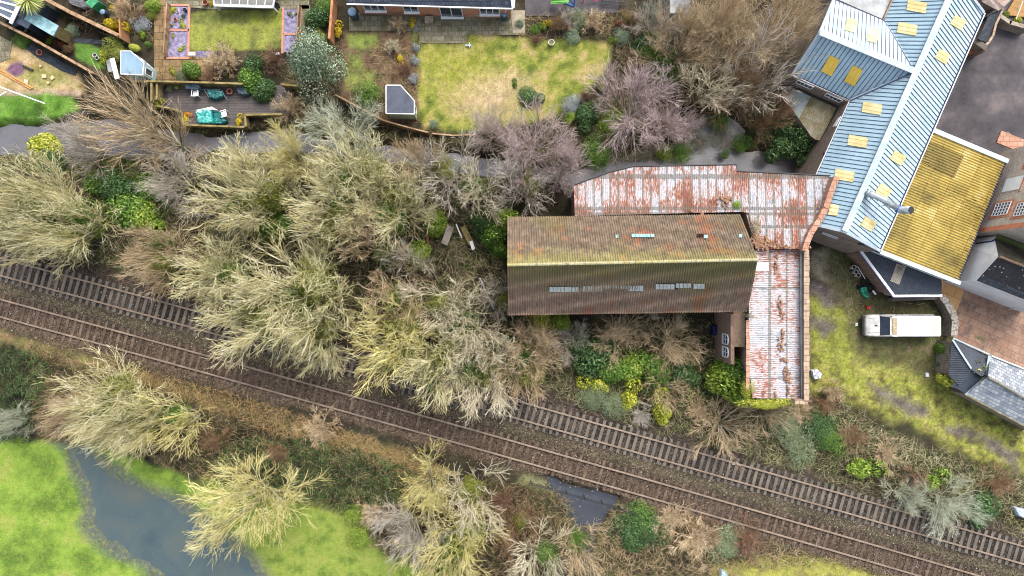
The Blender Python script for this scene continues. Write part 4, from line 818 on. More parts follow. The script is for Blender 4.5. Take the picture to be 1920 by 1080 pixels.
mb.poly([n0+gw, g0+gw, s0+gw, Vector((s0.x, s0.y, -.2)), Vector((n0.x, n0.y, -.2))]); so = Vector((.06, -.16, 0)); mb.poly([s0+gw, s1+gw, Vector((s1.x, s1.y, -.2)), Vector((s0.x, s0.y, -.2))]); mb.poly([n0+gw, n1+gw, Vector((n1.x, n1.y, -.2)), Vector((n0.x, n0.y, -.2))])
mb.build('wall', m_render, wh); pG = hull2(Vector((s0.x, s0.y, 0)), Vector((n0.x, n0.y, 0)))
window(wh, pG, [(1846, 470), (1856, 470), (1853, 478), (1844, 478)], 2, 1, fm=m_dark); window(wh, pG, [(1839, 490), (1848, 490), (1845, 498), (1837, 498)], 2, 1, fm=m_dark)
mb = MB(); mb.beam(ray(1808, 502, pG, .08), ray(1858, 500, pG, .08), .06, .08, up=pG[1]); mb.tube([ray(1866, 449, pG, .1), ray(1860, 452, pG, .1), ray(1830, 456, pG, .1)], .06, 6); mb.build('pipe', m_navy, wh)
# lower part between the houses, green lichened roof strip
ln2 = empty('side_roof', (*W(1900, 465, 3)[:2], 0), 'narrow dark mossy roof between the brick house and the white house', 'roof')
mb = MB(); mb.poly([W(1868, 441, 4.9), W(1866, 449, 4.4), W(1960, 486, 4.4), W(1960, 474, 4.9)]); mb.build('roof', M('mossy_green_roof', [c(70, 82, 40), c(100, 112, 56)], .8, .9, .2, famt=.4), ln2, solid=.08)
mb = MB(); mb.prism([tuple(W(x, y, 4.3)[:2]) for x, y in ((1868, 443), (1867, 449), (1960, 486), (1960, 476))], -.2, 4.3); mb.build('wall', m_render, ln2)
# --- sheds at the lower right
ks = empty('black_tin_shed', (*W(1815, 690, 1)[:2], 0), 'black corrugated hipped tin shed overgrown with yellow green leaves', 'shed')
zk = 2.6; pk1 = plane(W(1785, 638, 2.7), W(1855, 668, 2.4), W(1822, 692, 3.1)); q1 = [ray(x, y, pk1) for x, y in ((1785, 636), (1854, 667), (1848, 702), (1840, 706), (1820, 692))]
pk2 = plane(W(1785, 638, 2.7), W(1777, 700, 2.3), W(1822, 692, 3.1)); q2_ = [ray(x, y, pk2) for x, y in ((1785, 636), (1779, 704), (1800, 725), (1822, 692))]
mb = MB(); ribpoly(mb, q1, ray(1800, 643, pk1)-ray(1788, 672, pk1), .16, corr(.02)); mb.build('roof', m_black, ks, solid=.03)
mb = MB(); ribpoly(mb, q2_, Vector((1, .1, 0)), .16, corr(.02)); mb.build('roof', m_black, ks, solid=.03)
mb = MB(); mb.poly([W(1820, 692, 2.9), W(1842, 706, 2.7), W(1810, 738, 2.3), W(1784, 722, 2.3)]); mb.build('roof', m_black, ks, solid=.03)
mb = MB(); mb.beam(W(1786, 637, 2.78), W(1821, 691, 3.16), .14, .06); mb.beam(W(1855, 667, 2.75), W(1848, 704, 2.85), .2, .08); mb.beam(W(1848, 706, 2.75), W(1810, 740, 2.4), .12, .06); mb.beam(W(1787, 634, 2.6), W(1856, 665, 2.6), .12, .1); mb.build('flashing', m_ridge, ks)
shell(ks, [W(x, y, 2.3) for x, y in ((1786, 637), (1853, 667), (1847, 704), (1811, 738), (1779, 706))], 'wall', m_stone, inset=.25, drop=.1, z0=-.2)
ss_ = empty('slate_roofed_shed', (*W(1885, 735, 1)[:2], 0), 'stone shed with a pale mottled slate roof beside the terracotta yard', 'shed')
r0, r1 = W(1852, 707, 3.6), W(1960, 769, 3.6); u0, u1 = W(1857, 668, 2.6), W(1960, 709, 2.6); d0, d1 = W(1811, 741, 2.4), W(1960, 820, 2.4)
mb = MB(); mb.poly([u0, r0, r1, u1]); mb.build('roof', m_slate, ss_, solid=.06)['label'] = 'upper slope of pale slates'
mb = MB(); mb.poly([r0, d0, d1, r1]); mb.build('roof', m_slate, ss_, solid=.06)['label'] = 'lower slope of pale slates'
mb = MB(); mb.tube([r0+Vector((0, 0, .05)), r1+Vector((0, 0, .05))], .11, 8); mb.build('ridge_tile', M('grey_ridge', [c(110, 106, 92), c(142, 136, 118)], 1, .9, .1), ss_)
gutter(ss_, [u0+Vector((0, .05, .1)), u1+Vector((0, .05, .1))], 'gutter', m_upvc, .07, 0); gutter(ss_, [d0, d1], 'gutter', m_wood, .06, 0)
shell(ss_, [u0, u1, d1, d0], 'wall', m_stone, inset=.2, drop=.15, z0=-.2)

# --- bungalow along the top edge
bg = empty('bungalow', (*W(805, -40, 1)[:2], 0), 'long bungalow with a dark tiled roof and a red brick wall, at the top edge', 'bungalow')
e0, e1 = W(650, 6, 2.55), W(962, 15, 2.55); t0, t1 = W(650, -90, 4.9), W(950, -85, 4.9)
mb = MB(); mb.poly([e0, e1, t1, t0]); mb.build('roof', m_bslate, bg, solid=.08); y0 = e0.y+.05
mb = MB(); mb.poly([W(962, 15, 2.55), W(968, -90, 2.55), t1]); mb.build('roof', m_bslate, bg, solid=.08)
mb = MB(); mb.beam(e0+Vector((0, -.06, -.05)), e1+Vector((0, -.06, -.05)), .1, .12); mb.beam(e1+Vector((.05, 0, -.05)), W(970, -80, 2.5), .14, .14); mb.beam(e1, t1, .24, .1); mb.build('gutter', m_upvc, bg)
wy0, wy1 = e0.y+.10, e1.y+.10; f0 = Vector((W(664, 0, 2.4).x, wy0, 0)); f1 = Vector((W(958, 0, 2.4).x, wy1, 0))
mb = MB(); mb.prism([(f0.x, f0.y), (f1.x, f1.y), (f1.x, f1.y+9), (f0.x, f0.y+9)], -.1, 2.5); mb.build('wall', CELLS('pink_brick', [c(165, 100, 76), c(200, 138, 108), c(212, 155, 126)], (.23, .075), mortar=c(190, 165, 145), mw=.008, axes='wall', famt=.15), bg)
pBg = hull2(f0, f1)
for xa, xb, za, zb, nx_ in ((683, 722, 1.0, 2.2, 3), (757, 784, 1.0, 2.2, 2), (825, 866, .1, 2.1, 2), (900, 936, 1.0, 2.2, 3)):
    A = Vector((W(xa, 0, 1.5).x, 0, 0)); B = Vector((W(xb, 0, 1.5).x, 0, 0)); yy = lambda x: f0.y+(f1.y-f0.y)*(x-f0.x)/(f1.x-f0.x)-.04
    mb = MB(); g = lambda x, z_: Vector((x, yy(x), z_))
    for i in range(nx_+1): x = A.x+(B.x-A.x)*i/nx_; mb.beam(g(x, za), g(x, zb), .07, .08, up=(0, 1, 0))
    mb.beam(g(A.x, za), g(B.x, za), .08, .1, up=(0, 1, 0)); mb.beam(g(A.x, zb), g(B.x, zb), .08, .08, up=(0, 1, 0)); mb.box((A.x+B.x)/2, yy(A.x)-.1, za-.05, B.x-A.x+.15, .26, .06)
    f = mb.build('window', m_upvc, bg); g2 = MB(); g2.poly([g(A.x, za), g(B.x, za), g(B.x, zb), g(A.x, zb)]); sub(g2, 'pane', m_glass, f, bg)
mb = MB(); mb.tube([W(948, 17, 2.3), W(948, 29, .2)], .05, 6); mb.build('drainpipe', m_upvc, bg)
# conservatory
cv = empty('conservatory', (*W(450, -10, 1)[:2], 0), 'white framed conservatory roof with grey glazing at the top edge', 'conservatory')
v0, v1 = W(403, 0, 2.5), W(528, 12, 2.5); 
c0, c1, c2, c3 = W(397, -30, 1.8), W(402, 10, 1.2), W(512, 13.5, 1.2), W(520, -30, 1.8)
mb = MB(); mb.poly([c0, c1, c2, c3]); mb.build('glazing', M('conservatory_glazing', [c(120, 118, 112), c(160, 158, 150)], .7, .3, 0, famt=.2, spec=.5), cv, solid=.03)
mb = MB(); mb.beam(c1, c2, .2, .16); mb.beam(c2, c3, .12, .14); mb.beam(c1, c0, .12, .14); up = Vector((0, 0, .04))
for i in range(1, 7): mb.beam(c1.lerp(c2, i/7)+up, c0.lerp(c3, i/7)+up, .07, .07)
for p in (c1, c2): mb.beam(Vector((p.x, p.y+.05, 0)), p, .12, .12, up=(1, 0, 0))
mb.build('frame', m_upvc, cv); mb = MB(); mb.prism([(c1.x+.25, c1.y+.45), (c2.x-.25, c2.y+.45), (c3.x-.25, c3.y), (c0.x+.25, c0.y)], 0, 1.15); mb.build('wall', m_brick, cv)
# greenhouse at the top left corner
gh = empty('greenhouse', (*W(10, 15, 1)[:2], 0), 'white framed glazed lean-to at the top left corner', 'greenhouse')
A, B, Cc, D = W(-40, -20, 2.6), W(48, -14, 2.6), W(22, 38, 2.3), W(-40, 5, 2.3); mb = MB(); mb.poly([A, D, Cc, B]); mb.build('glazing', M('greenhouse_glazing', [c(78, 88, 105), c(112, 122, 138)], .7, .25, 0, famt=.2, spec=.6), gh, solid=.03)
mb = MB()
for i in range(5): mb.beam(A.lerp(D, i/4)+up, B.lerp(Cc, i/4)+up, .16, .07)
mb.beam(B+up, Cc+up, .26, .1); mb.beam(W(38, 8, 2.5), W(20, 44, 2.4), .3, .1); mb.build('frame', m_upvc, gh); mb = MB(); mb.prism([tuple(p[:2]) for p in (A*.97, D*.97, Cc*.97, B*.97)], 0, 2.2); mb.build('wall', m_glass, gh)
# teal roofed garden room
gr = empty('garden_room', (*W(75, 40, 1)[:2], 0), 'timber garden room with a marbled blue grey felt roof under the cabbage palm', 'garden room')
G = [W(x, y, 2.4) for x, y in ((40, 33), (50, 14), (110, 48), (100, 68))]; mb = MB(); mb.prism([tuple(p[:2]) for p in G], 2.3, 2.42)
mt = M('marbled_felt', [c(82, 118, 128), c(120, 156, 164), c(165, 196, 200)], 1.0, .7, .1, fine=2.4, famt=.3); mb.build('roof', mt, gr); shell(gr, G, 'wall', m_wood, inset=.12, drop=.1, z0=0)
mb = MB(); mb.beam(G[0], G[1], .5, .2); mb.build('gutter', m_dark, gr)
# pale blue summerhouse and the grey felt roofed one: corner shapes with the cut off corner glazed
def corner_house(nm, label, px, z0_, roofm, wallm, cut, peak=None):
    r = empty(nm, (*W(px[0][0]+20, px[0][1]+25, 0)[:2], 0), label, 'summerhouse'); P = [W(x, y, z0_) for x, y in px]
    mb = MB(); cx = sum(p.x for p in P)/len(P); cy = sum(p.y for p in P)/len(P)
    mb.prism([tuple(p[:2]) for p in P], z0_-.05, z0_+.03); mb.build('roof', roofm, r)
    tr = MB()
    for a, b in zip(P, P[1:]+P[:1]): tr.beam(a, b, .07, .14)
    tr.build('fascia', m_white, r); Q = [Vector((cx+(p.x-cx)*.93, cy+(p.y-cy)*.93, z0_-.1)) for p in P]
    mb = MB(); mb.prism([tuple(p[:2]) for p in Q], 0, z0_-.12); mb.build('wall', wallm, r, bevel=.01)
    for i, (u, v, za, zb, k) in enumerate(cut):
        a, b = Q[u], Q[v]; out = Vector(((b-a).y, -(b-a).x, 0)).normalized(); mid = (a+b)/2
        if out.dot(mid-Vector((cx, cy, mid.z))) < 0: out = -out
        for s in k:
            m0, m1 = a.lerp(b, s[0])+out*.03, a.lerp(b, s[1])+out*.03; f = MB(); Z = lambda p, z_: Vector((p.x, p.y, z_))
            for e in ((Z(m0, za), Z(m1, za)), (Z(m0, zb), Z(m1, zb)), (Z(m0, za), Z(m0, zb)), (Z(m1, za), Z(m1, zb))): f.beam(*e, .07, .07, up=out)
            ff = f.build('window', m_white, r); g = MB(); g.poly([Z(m0, za), Z(m1, za), Z(m1, zb), Z(m0, zb)]); sub(g, 'pane', m_glass, ff, r)
    return r
corner_house('summerhouse', 'pale blue felt roofed corner summerhouse beside the yellow oval bush', [(227, 96), (245, 96), (270, 118), (268, 141), (227, 139)], 2.3, M('pale_blue_felt', [c(112, 142, 164), c(136, 164, 184)], 1, .7, .05, famt=.1), M('duck_egg_boards', [c(165, 198, 200), c(190, 216, 216)], 2, .7, .05, famt=.1), [(1, 2, .9, 1.9, [(.1, .45), (.55, .9)]), (2, 3, .8, 1.9, [(.25, .8)])])
corner_house('summerhouse', 'sage green corner summerhouse with a dark grey felt roof beside the big mossy lawn', [(724, 160), (751, 160), (777, 189), (777, 214), (724, 213)], 2.25, M('dark_grey_felt', [c(66, 72, 86), c(88, 94, 108)], .8, .85, .15, famt=.15), M('sage_boards', [c(165, 185, 158), c(196, 212, 188)], 2, .7, .05, famt=.12), [(2, 3, .8, 1.8, [(.3, .75)])])
# top right ruins and outhouses
ru = empty('stone_outhouse', (*W(1880, 20, 1)[:2], 0), 'old stone outhouse with a lichened roof at the top right corner', 'outhouse')
mb = MB(); mb.poly([W(1842, 4, 3), W(1872, 20, 3), W(1884, 12, 3.3), W(1925, -30, 3.5), W(1830, -30, 3.5)]); mb.build('roof', M('lichened_roof', [c(140, 126, 118), c(176, 162, 152), c(150, 100, 80)], 1.2, .9, .2, famt=.3), ru, solid=.1)
shell(ru, [W(1842, 5, 2.9), W(1871, 19, 2.9), W(1884, 11, 2.9), W(1915, -30, 2.9), W(1835, -30, 2.9)], 'wall', m_stone, inset=.15)
rs = empty('slate_canopy', (*W(1858, 50, 1)[:2], 0), 'sloping blue grey slate canopy behind the curved brick wall at the top right', 'canopy')
mb = MB(); mb.poly([W(1853, 32, 2.8), W(1834, 73, 2.8), W(1853, 81, 2.1), W(1866, 48, 2.1), W(1880, 15, 2.3), W(1872, 19, 2.6)]); mb.build('roof', m_dslate, rs, solid=.06); shell(rs, [W(1853, 32, 2.0), W(1835, 72, 2.0), W(1852, 80, 2.0), W(1866, 48, 2.0), W(1878, 18, 2.0)], 'wall', m_stone, inset=.2)
def wall(nm, label, pts, h, th, mt, cat='wall', capm=None, z0=-.1):
    mb = MB(); P = [W(x, y, h) for x, y in pts]
    for a, b in zip(P[:-1], P[1:]):
        d = (b-a).normalized()*th*.3; mb.beam((a-d)+Vector((0, 0, (z0-h)/2)), (b+d)+Vector((0, 0, (z0-h)/2)), th, h-z0)
    o = mb.build(nm, mt, bevel=.02) if not capm else None
    if capm:
        r = empty(nm, (P[0].x, P[0].y, 0), label, cat); mb.build('wall', mt, r); cm = MB()
        for a, b in zip(P[:-1], P[1:]): cm.beam(a, b+(b-a)*.01, th*1.15, .08)
        cm.build('coping', capm, r); return r
    return tag(o, label, cat)
wall('brick_wall', 'thin curved brick wall beside the slate canopy and the asphalt yard', [(1881, 16), (1867, 46), (1862, 66), (1854, 79), (1846, 86)], 2.3, .16, m_brick, 'wall', m_coping)
wall('stone_wall', 'short thick stone wall stub between the mill and the asphalt yard', [(1824, 72), (1847, 88)], 2.4, .5, m_stone, 'wall')
wall('stone_wall', 'dark stone wall along the top right garden above the asphalt yard', [(1872, 27), (1895, 42), (1930, 52)], 1.2, .35, m_stone)
wall('stone_wall', 'curved pale rubble wall between the parked vehicle and the terracotta yard', [(1768, 558), (1776, 568), (1787, 588), (1791, 600), (1789, 628)], 1.2, .5, m_stone, 'wall', M('rubble_coping', [c(88, 82, 74), c(150, 142, 132), c(196, 190, 182)], 5, .9, .4, fine=20, famt=.4))
wall('stone_wall', 'low rubble wall along the foot of the black roofed shed', [(1675, 562), (1766, 558)], .8, .3, m_stone)
sheet('corner_garden', [(1880, 30), (1905, -10), (1960, -30), (1960, 40)], .3, M('sandy_garden', [c(140, 98, 62), c(176, 130, 86), c(110, 110, 60)], 1.2, .9, .1, famt=.2), 'orange brown garden ground at the top right corner')
wall('lean_fence', 'rust brown timber lean-to edge below the wall stub', [(1812, 97), (1845, 91)], 1.6, .5, M('rust_timber', [c(96, 62, 48), c(140, 92, 70)], 1, .9, .2, famt=.3, stretch=(1, 6, 1)), 'lean-to')
gg = empty('garage', (*W(1274, 0, 0)[:2], 0), 'small shed with a pale grey mottled roof at the top edge', 'shed'); P = [W(x, y, 2.4) for x, y in ((1256, -20), (1294, -20), (1294, 24), (1256, 25))]
mb = MB(); mb.prism([tuple(p[:2]) for p in P], 2.33, 2.4); mb.build('roof', M('pale_felt_roof', [c(110, 116, 122), c(150, 156, 160), c(180, 184, 184)], .8, .8, .1, famt=.15), gg); shell(gg, P, 'wall', m_stone, inset=.12, drop=.1, z0=0)
# ---------------------------------------------------------------- vegetation
def unit(v): return v/np.maximum(np.linalg.norm(v, axis=-1, keepdims=True), 1e-9)
def growl(g, P, Rr, n, length, ang, K, bend, up, r0, r1, tlo=.2, thi=1.0, vary=.35):
    """children: n shoots from each parent polyline P (N,K,3)"""
    N, Kp, _ = P.shape; t = tlo+(thi-tlo)*g.random((N, n)); i = np.minimum((t*(Kp-1)).astype(int), Kp-2); f = (t*(Kp-1)-i)[..., None]
    ar = np.arange(N)[:, None]; a = P[ar, i]; b = P[ar, i+1]; start = a*(1-f)+b*f; d = unit(b-a)
    rp = Rr[ar, i]
    side = g.normal(size=(N, n, 3)); side = unit(side-(side*d).sum(-1, keepdims=True)*d)
    an = ang*(.6+.8*g.random((N, n, 1))); d = unit(d*np.cos(an)+side*np.sin(an))
    L = length*(1-vary+2*vary*g.random((N, n, 1)))*(1.15-.55*t[..., None]); d = d.reshape(-1, 3); L = L.reshape(-1, 1); s = start.reshape(-1, 3)
    out = [s]; step = L/(K-1)
    for k in range(K-1):
        d = unit(d+g.normal(size=d.shape)*bend+np.array([0, 0, up])); s = s+d*step; out.append(s)
    Pn = np.stack(out, 1); rr = np.minimum(r0, rp.reshape(-1)*.75); tt = np.linspace(0, 1, K)[None]
    return Pn, rr[:, None]*(1-tt)+min(r1, r0)*tt
def prisms(P, Rr, ns=3):
    N, K, _ = P.shape; T = np.empty_like(P); T[:, 1:-1] = P[:, 2:]-P[:, :-2]; T[:, 0] = P[:, 1]-P[:, 0]; T[:, -1] = P[:, -1]-P[:, -2]; T = unit(T)
    ref = np.where(np.abs(T[..., 2:3]) < .9, np.array([0, 0, 1.]), np.array([1., 0, 0])); A = unit(np.cross(T, ref)); B = np.cross(T, A)
    th = 2*np.pi*np.arange(ns)/ns
    V_ = P[:, :, None]+(A[:, :, None]*np.cos(th)[:, None]+B[:, :, None]*np.sin(th)[:, None])*Rr[:, :, None, None]
    idx = np.arange(N*K*ns).reshape(N, K, ns); nxt = np.roll(idx, -1, 2)
    Fq = np.stack([idx[:, :-1], nxt[:, :-1], nxt[:, 1:], idx[:, 1:]], -1).reshape(-1, 4)
    return V_.reshape(-1, 3), Fq, N, (K-1)*ns
def cat_pr(g, lst, ns=3, base=0):
    Vs = []; Fs = []; Rn = []; o = 0
    for q, (P, Rr) in enumerate(lst):
        v, f, N, k = prisms(P, Rr, ns); Vs.append(v); Fs.append(f+o); o += len(v); Rn.append(np.repeat(g.random(N), k))
    return np.concatenate(Vs), np.concatenate(Fs), np.concatenate(Rn)
PH = bpy.data.materials.new('twig_base')
def tree_mesh(kind, seed):
    """metres: height about 10, crown radius about 5"""
    g = np.random.default_rng(seed)
    if kind == 'fan':    ns, sp, K0, L0 = 20, 1.02, 7, 5.4; lv = [(6, 3.6, .46, 6, .13, .03, .042, .025), (6, 1.8, .5, 5, .15, .02, .024, .015), (3, .9, .55, 3, .18, .02, .015, .010)]
    elif kind == 'fine': ns, sp, K0, L0 = 12, .9, 7, 5.0; lv = [(8, 3.4, .42, 5, .12, .03, .034, .02), (7, 1.7, .48, 4, .16, .02, .019, .012), (4, .8, .55, 3, .18, .02, .012, .009)]
    elif kind == 'open': ns, sp, K0, L0 = 7, .9, 7, 5.5; lv = [(7, 3.8, .42, 6, .13, .03, .058, .03), (6, 1.9, .48, 4, .15, .02, .028, .017), (3, .9, .5, 3, .18, .02, .016, .010)]
    elif kind == 'broom': ns, sp, K0, L0 = 17, 1.0, 6, 5.0; lv = [(8, 3.6, .32, 6, .08, .03, .032, .020), (6, 1.8, .36, 4, .11, .02, .018, .011)]
    az = np.arange(ns)/ns*2*np.pi+g.random(ns)*.6; inc = sp*(.12+1.0*g.random(ns)**.7); d = np.stack([np.sin(inc)*np.cos(az), np.sin(inc)*np.sin(az), np.cos(inc)], 1)
    s = d*.1; s[:, 2] -= .3; out = [s]; L = L0*(.75+.35*g.random((ns, 1)))
    for k in range(K0-1):
        d = unit(d+g.normal(size=d.shape)*.09+np.array([0, 0, .02])); s = s+d*L/(K0-1); out.append(s)
    P0 = np.stack(out, 1); tt = np.linspace(0, 1, K0)[None]; R0_ = (.10+.06*g.random((ns, 1)))*(1-tt)**.8+.03; lst = []
    P, Rr = P0, R0_
    for (n, ln, an, K, bend, up, r0, r1) in lv:
        P, Rr = growl(g, P, Rr, n, ln, an, K, bend, up, r0, r1, .15 if P is P0 else .12); lst.append((P, Rr))
    q = lst[-1][0].reshape(-1, 3); rr_ = np.percentile(np.hypot(q[:, 0], q[:, 1]), 93); hh_ = np.percentile(q[:, 2], 97); sc = np.array([5.2/rr_, 5.2/rr_, 10.0/hh_])
    P0 = P0*sc; lst = [(a*sc, b) for a, b in lst]
    v, f, r = cat_pr(g, [(P0, R0_)], 6); tm = npmesh('trunk', v, f, [PH], True, rnd=r)
    v, f, r = cat_pr(g, lst, 3); cm = npmesh('crown', v, f, [PH], False, rnd=r); return tm, cm
def shrub_mesh(kind, seed):
    """bare twiggy shrub, radius about 1, height about 1"""
    g = np.random.default_rng(seed); ns = 26 if kind == 'dome' else 16
    az = g.random(ns)*2*np.pi; inc = np.abs(g.normal(size=ns))*.55+.1; d = np.stack([np.sin(inc)*np.cos(az), np.sin(inc)*np.sin(az), np.cos(inc)], 1); s = d*.03; out = [s]; L = 1.0*(.7+.4*g.random((ns, 1)))
    for k in range(4): d = unit(d+g.normal(size=d.shape)*.12); s = s+d*L/4; out.append(s)
    P0 = np.stack(out, 1); R0_ = np.linspace(.018, .007, 5)[None]*np.ones((ns, 1)); P1, R1_ = growl(g, P0, R0_, 9, .42, .6, 4, .15, .02, .009, .006, .2); P2, R2 = growl(g, P1, R1_, 6, .22, .6, 3, .2, .0, .006, .004, .1)
    v, f, r = cat_pr(g, [(P0, R0_), (P1, R1_), (P2, R2)], 3); return npmesh('bare_shrub', v, f, [PH], False, rnd=r)
def leaf_mesh(n, leaf, seed, lobes=7, spread=.55, flat=.8, name='foliage'):
    g = np.random.default_rng(seed); C_ = g.normal(size=(lobes, 3))*spread*.5; C_[:, 2] = np.abs(C_[:, 2])*.8+.15; C_[0] = (0, 0, .35); rad = .32+.28*g.random(lobes)
    i = g.integers(0, lobes, n); d = unit(g.normal(size=(n, 3))); d[:, 2] = np.abs(d[:, 2])*1.0-.15; d = unit(d)
    rr = rad[i]*(.72+.36*g.random(n)**.6); p = C_[i]+d*rr[:, None]; p[:, 2] = np.maximum(p[:, 2], .02)*flat
    nn = unit(d+g.normal(size=(n, 3))*.55+np.array([0, 0, .35])); a = unit(np.cross(nn, g.normal(size=(n, 3)))); b = np.cross(nn, a); s = leaf*(.55+.9*g.random(n))[:, None]
    V_ = np.stack([p-a*s, p-b*s*.5, p+a*s, p+b*s*.5], 1).reshape(-1, 3); f = np.arange(4*n).reshape(n, 4); r = np.clip(g.random(n)*.75+.25*g.random(lobes)[i]+.0, 0, 1)
    # a low stump of stems so that nothing floats
    return npmesh(name, V_, f, [PH], False, rnd=r)
TM = {(k, i): tree_mesh(k, 100+i+len(k)*10) for k, cnt in (('fan', 4), ('fine', 3), ('open', 3), ('broom', 2)) for i in range(cnt)}
SM = [shrub_mesh('dome', 5), shrub_mesh('dome', 6), shrub_mesh('x', 7)]
LM = [leaf_mesh(3200, .05, 1), leaf_mesh(3200, .05, 2, 9), leaf_mesh(1500, .075, 3, 6), leaf_mesh(2600, .03, 4, 1, .1, .95), leaf_mesh(5200, .032, 5, 12, .7)]
ct = lambda r, g, b: c(r, g, b, .84)
T = {
 'yellow': LEAF('lichened_yellow_twigs', [ct(130, 120, 78), ct(190, 180, 126), ct(218, 211, 164), ct(238, 234, 204)]),
 'gold': LEAF('golden_twigs', [ct(146, 134, 74), ct(196, 184, 112), ct(222, 213, 146), ct(234, 228, 180)]),
 'tan': LEAF('tan_twigs', [ct(118, 98, 72), ct(172, 148, 112), ct(200, 178, 144), ct(218, 202, 172)]),
 'grey': LEAF('grey_twigs', [ct(118, 108, 96), ct(166, 156, 142), ct(196, 188, 174), ct(214, 208, 196)]),
 'pink': LEAF('pinkish_twigs', [ct(122, 104, 100), ct(172, 152, 150), ct(196, 176, 174), ct(216, 200, 196)]),
 'sage': LEAF('sage_lichened_twigs', [ct(118, 122, 98), ct(166, 172, 146), ct(192, 198, 174), ct(210, 214, 196)]),
 'white': LEAF('pale_branches', [ct(140, 128, 100), ct(194, 184, 152), ct(218, 208, 180), ct(230, 224, 204)]),
 'brown': LEAF('brown_twigs', [ct(92, 70, 50), ct(136, 108, 80), ct(162, 136, 106)]),
 'rust': LEAF('rust_twigs', [ct(84, 62, 48), ct(128, 98, 78), ct(158, 128, 104)]),
}
BARK = LEAF('lichened_bark', [c(120, 112, 88), c(172, 166, 136), c(196, 192, 168)], .95)
G_ = {
 'dark': LEAF('dark_green_leaves', [c(26, 46, 22), c(46, 76, 34), c(72, 106, 54), c(120, 150, 100)]),
 'mid': LEAF('green_leaves', [c(42, 72, 22), c(72, 108, 34), c(104, 142, 52), c(150, 180, 90)]),
 'bright': LEAF('bright_green_leaves', [c(58, 84, 20), c(100, 134, 36), c(142, 168, 58), c(190, 202, 104)]),
 'lime': LEAF('lime_leaves', [c(98, 112, 20), c(152, 162, 38), c(194, 198, 66), c(218, 216, 112)]),
 'yellow': LEAF('yellow_leaves', [c(176, 146, 20), c(222, 196, 36), c(240, 222, 80)]),
 'orange': LEAF('orange_leaves', [c(200, 110, 20), c(235, 150, 30), c(245, 180, 60)]),
 'blue': LEAF('blue_green_leaves', [c(56, 80, 58), c(104, 130, 100), c(150, 170, 138), c(196, 208, 184)]),
 'silver': LEAF('silver_leaves', [c(120, 130, 134), c(168, 176, 180), c(204, 208, 212)]),
 'sage': LEAF('sage_leaves', [c(84, 96, 66), c(122, 136, 100), c(158, 170, 134)]),
 'rust': LEAF('russet_leaves', [c(80, 46, 30), c(124, 76, 50), c(150, 104, 74)]),
 'fern': LEAF('yellow_green_fronds', [c(96, 110, 40), c(142, 152, 64), c(176, 180, 92)]),
}
def setm(o, m):
    for s in o.material_slots: s.link = 'OBJECT'; s.material = m
def place(me, name, parent, m):
    o = bpy.data.objects.new(name, me); S.collection.objects.link(o); o.parent = parent; setm(o, m); return o
cnt = {}; random.seed(11)
def tree(cx, cy, r, h, kind, col_, label, base=None, group='bare winter trees'):
    zc = .62*h; rm = r*1.07/F*(H-zc); T0 = W(cx, cy, zc); B = W(*base, 0).lerp(T0, .72) if base else Vector((T0.x, T0.y, 0)); B.z = -.1
    k = cnt.get(kind, 0); cnt[kind] = k+1; n = {'fan': 4, 'fine': 3, 'open': 3, 'broom': 2}[kind]; tm, cm = TM[(kind, k % n)]
    root = empty('bare_tree', B, label, 'tree', group); d = (T0-B).normalized(); q = Vector((0, 0, 1)).rotation_difference(d); root.rotation_mode = 'QUATERNION'
    root.rotation_quaternion = q @ Quaternion((0, 0, 1), (k*2.399+cx) % 6.28); s = rm/5.2; root.scale = (s, s, h/10.2)
    place(tm, 'trunk', root, BARK if col_ != 'brown' else T['brown']); place(cm, 'crown', root, T[col_])
    if kind in ('fan', 'open') and cx < 1100:
        for t_ in range(2 if kind == 'fan' else 1):
            o = place(LM[4], 'ivy', root, G_['mid' if (k+t_) % 2 else 'fern']); o.scale = (2.1, 2.1, 5.2); o.location = (1.3*math.cos(k*2+t_*3), 1.3*math.sin(k*2+t_*3), 1.6+t_*.8)
    return root
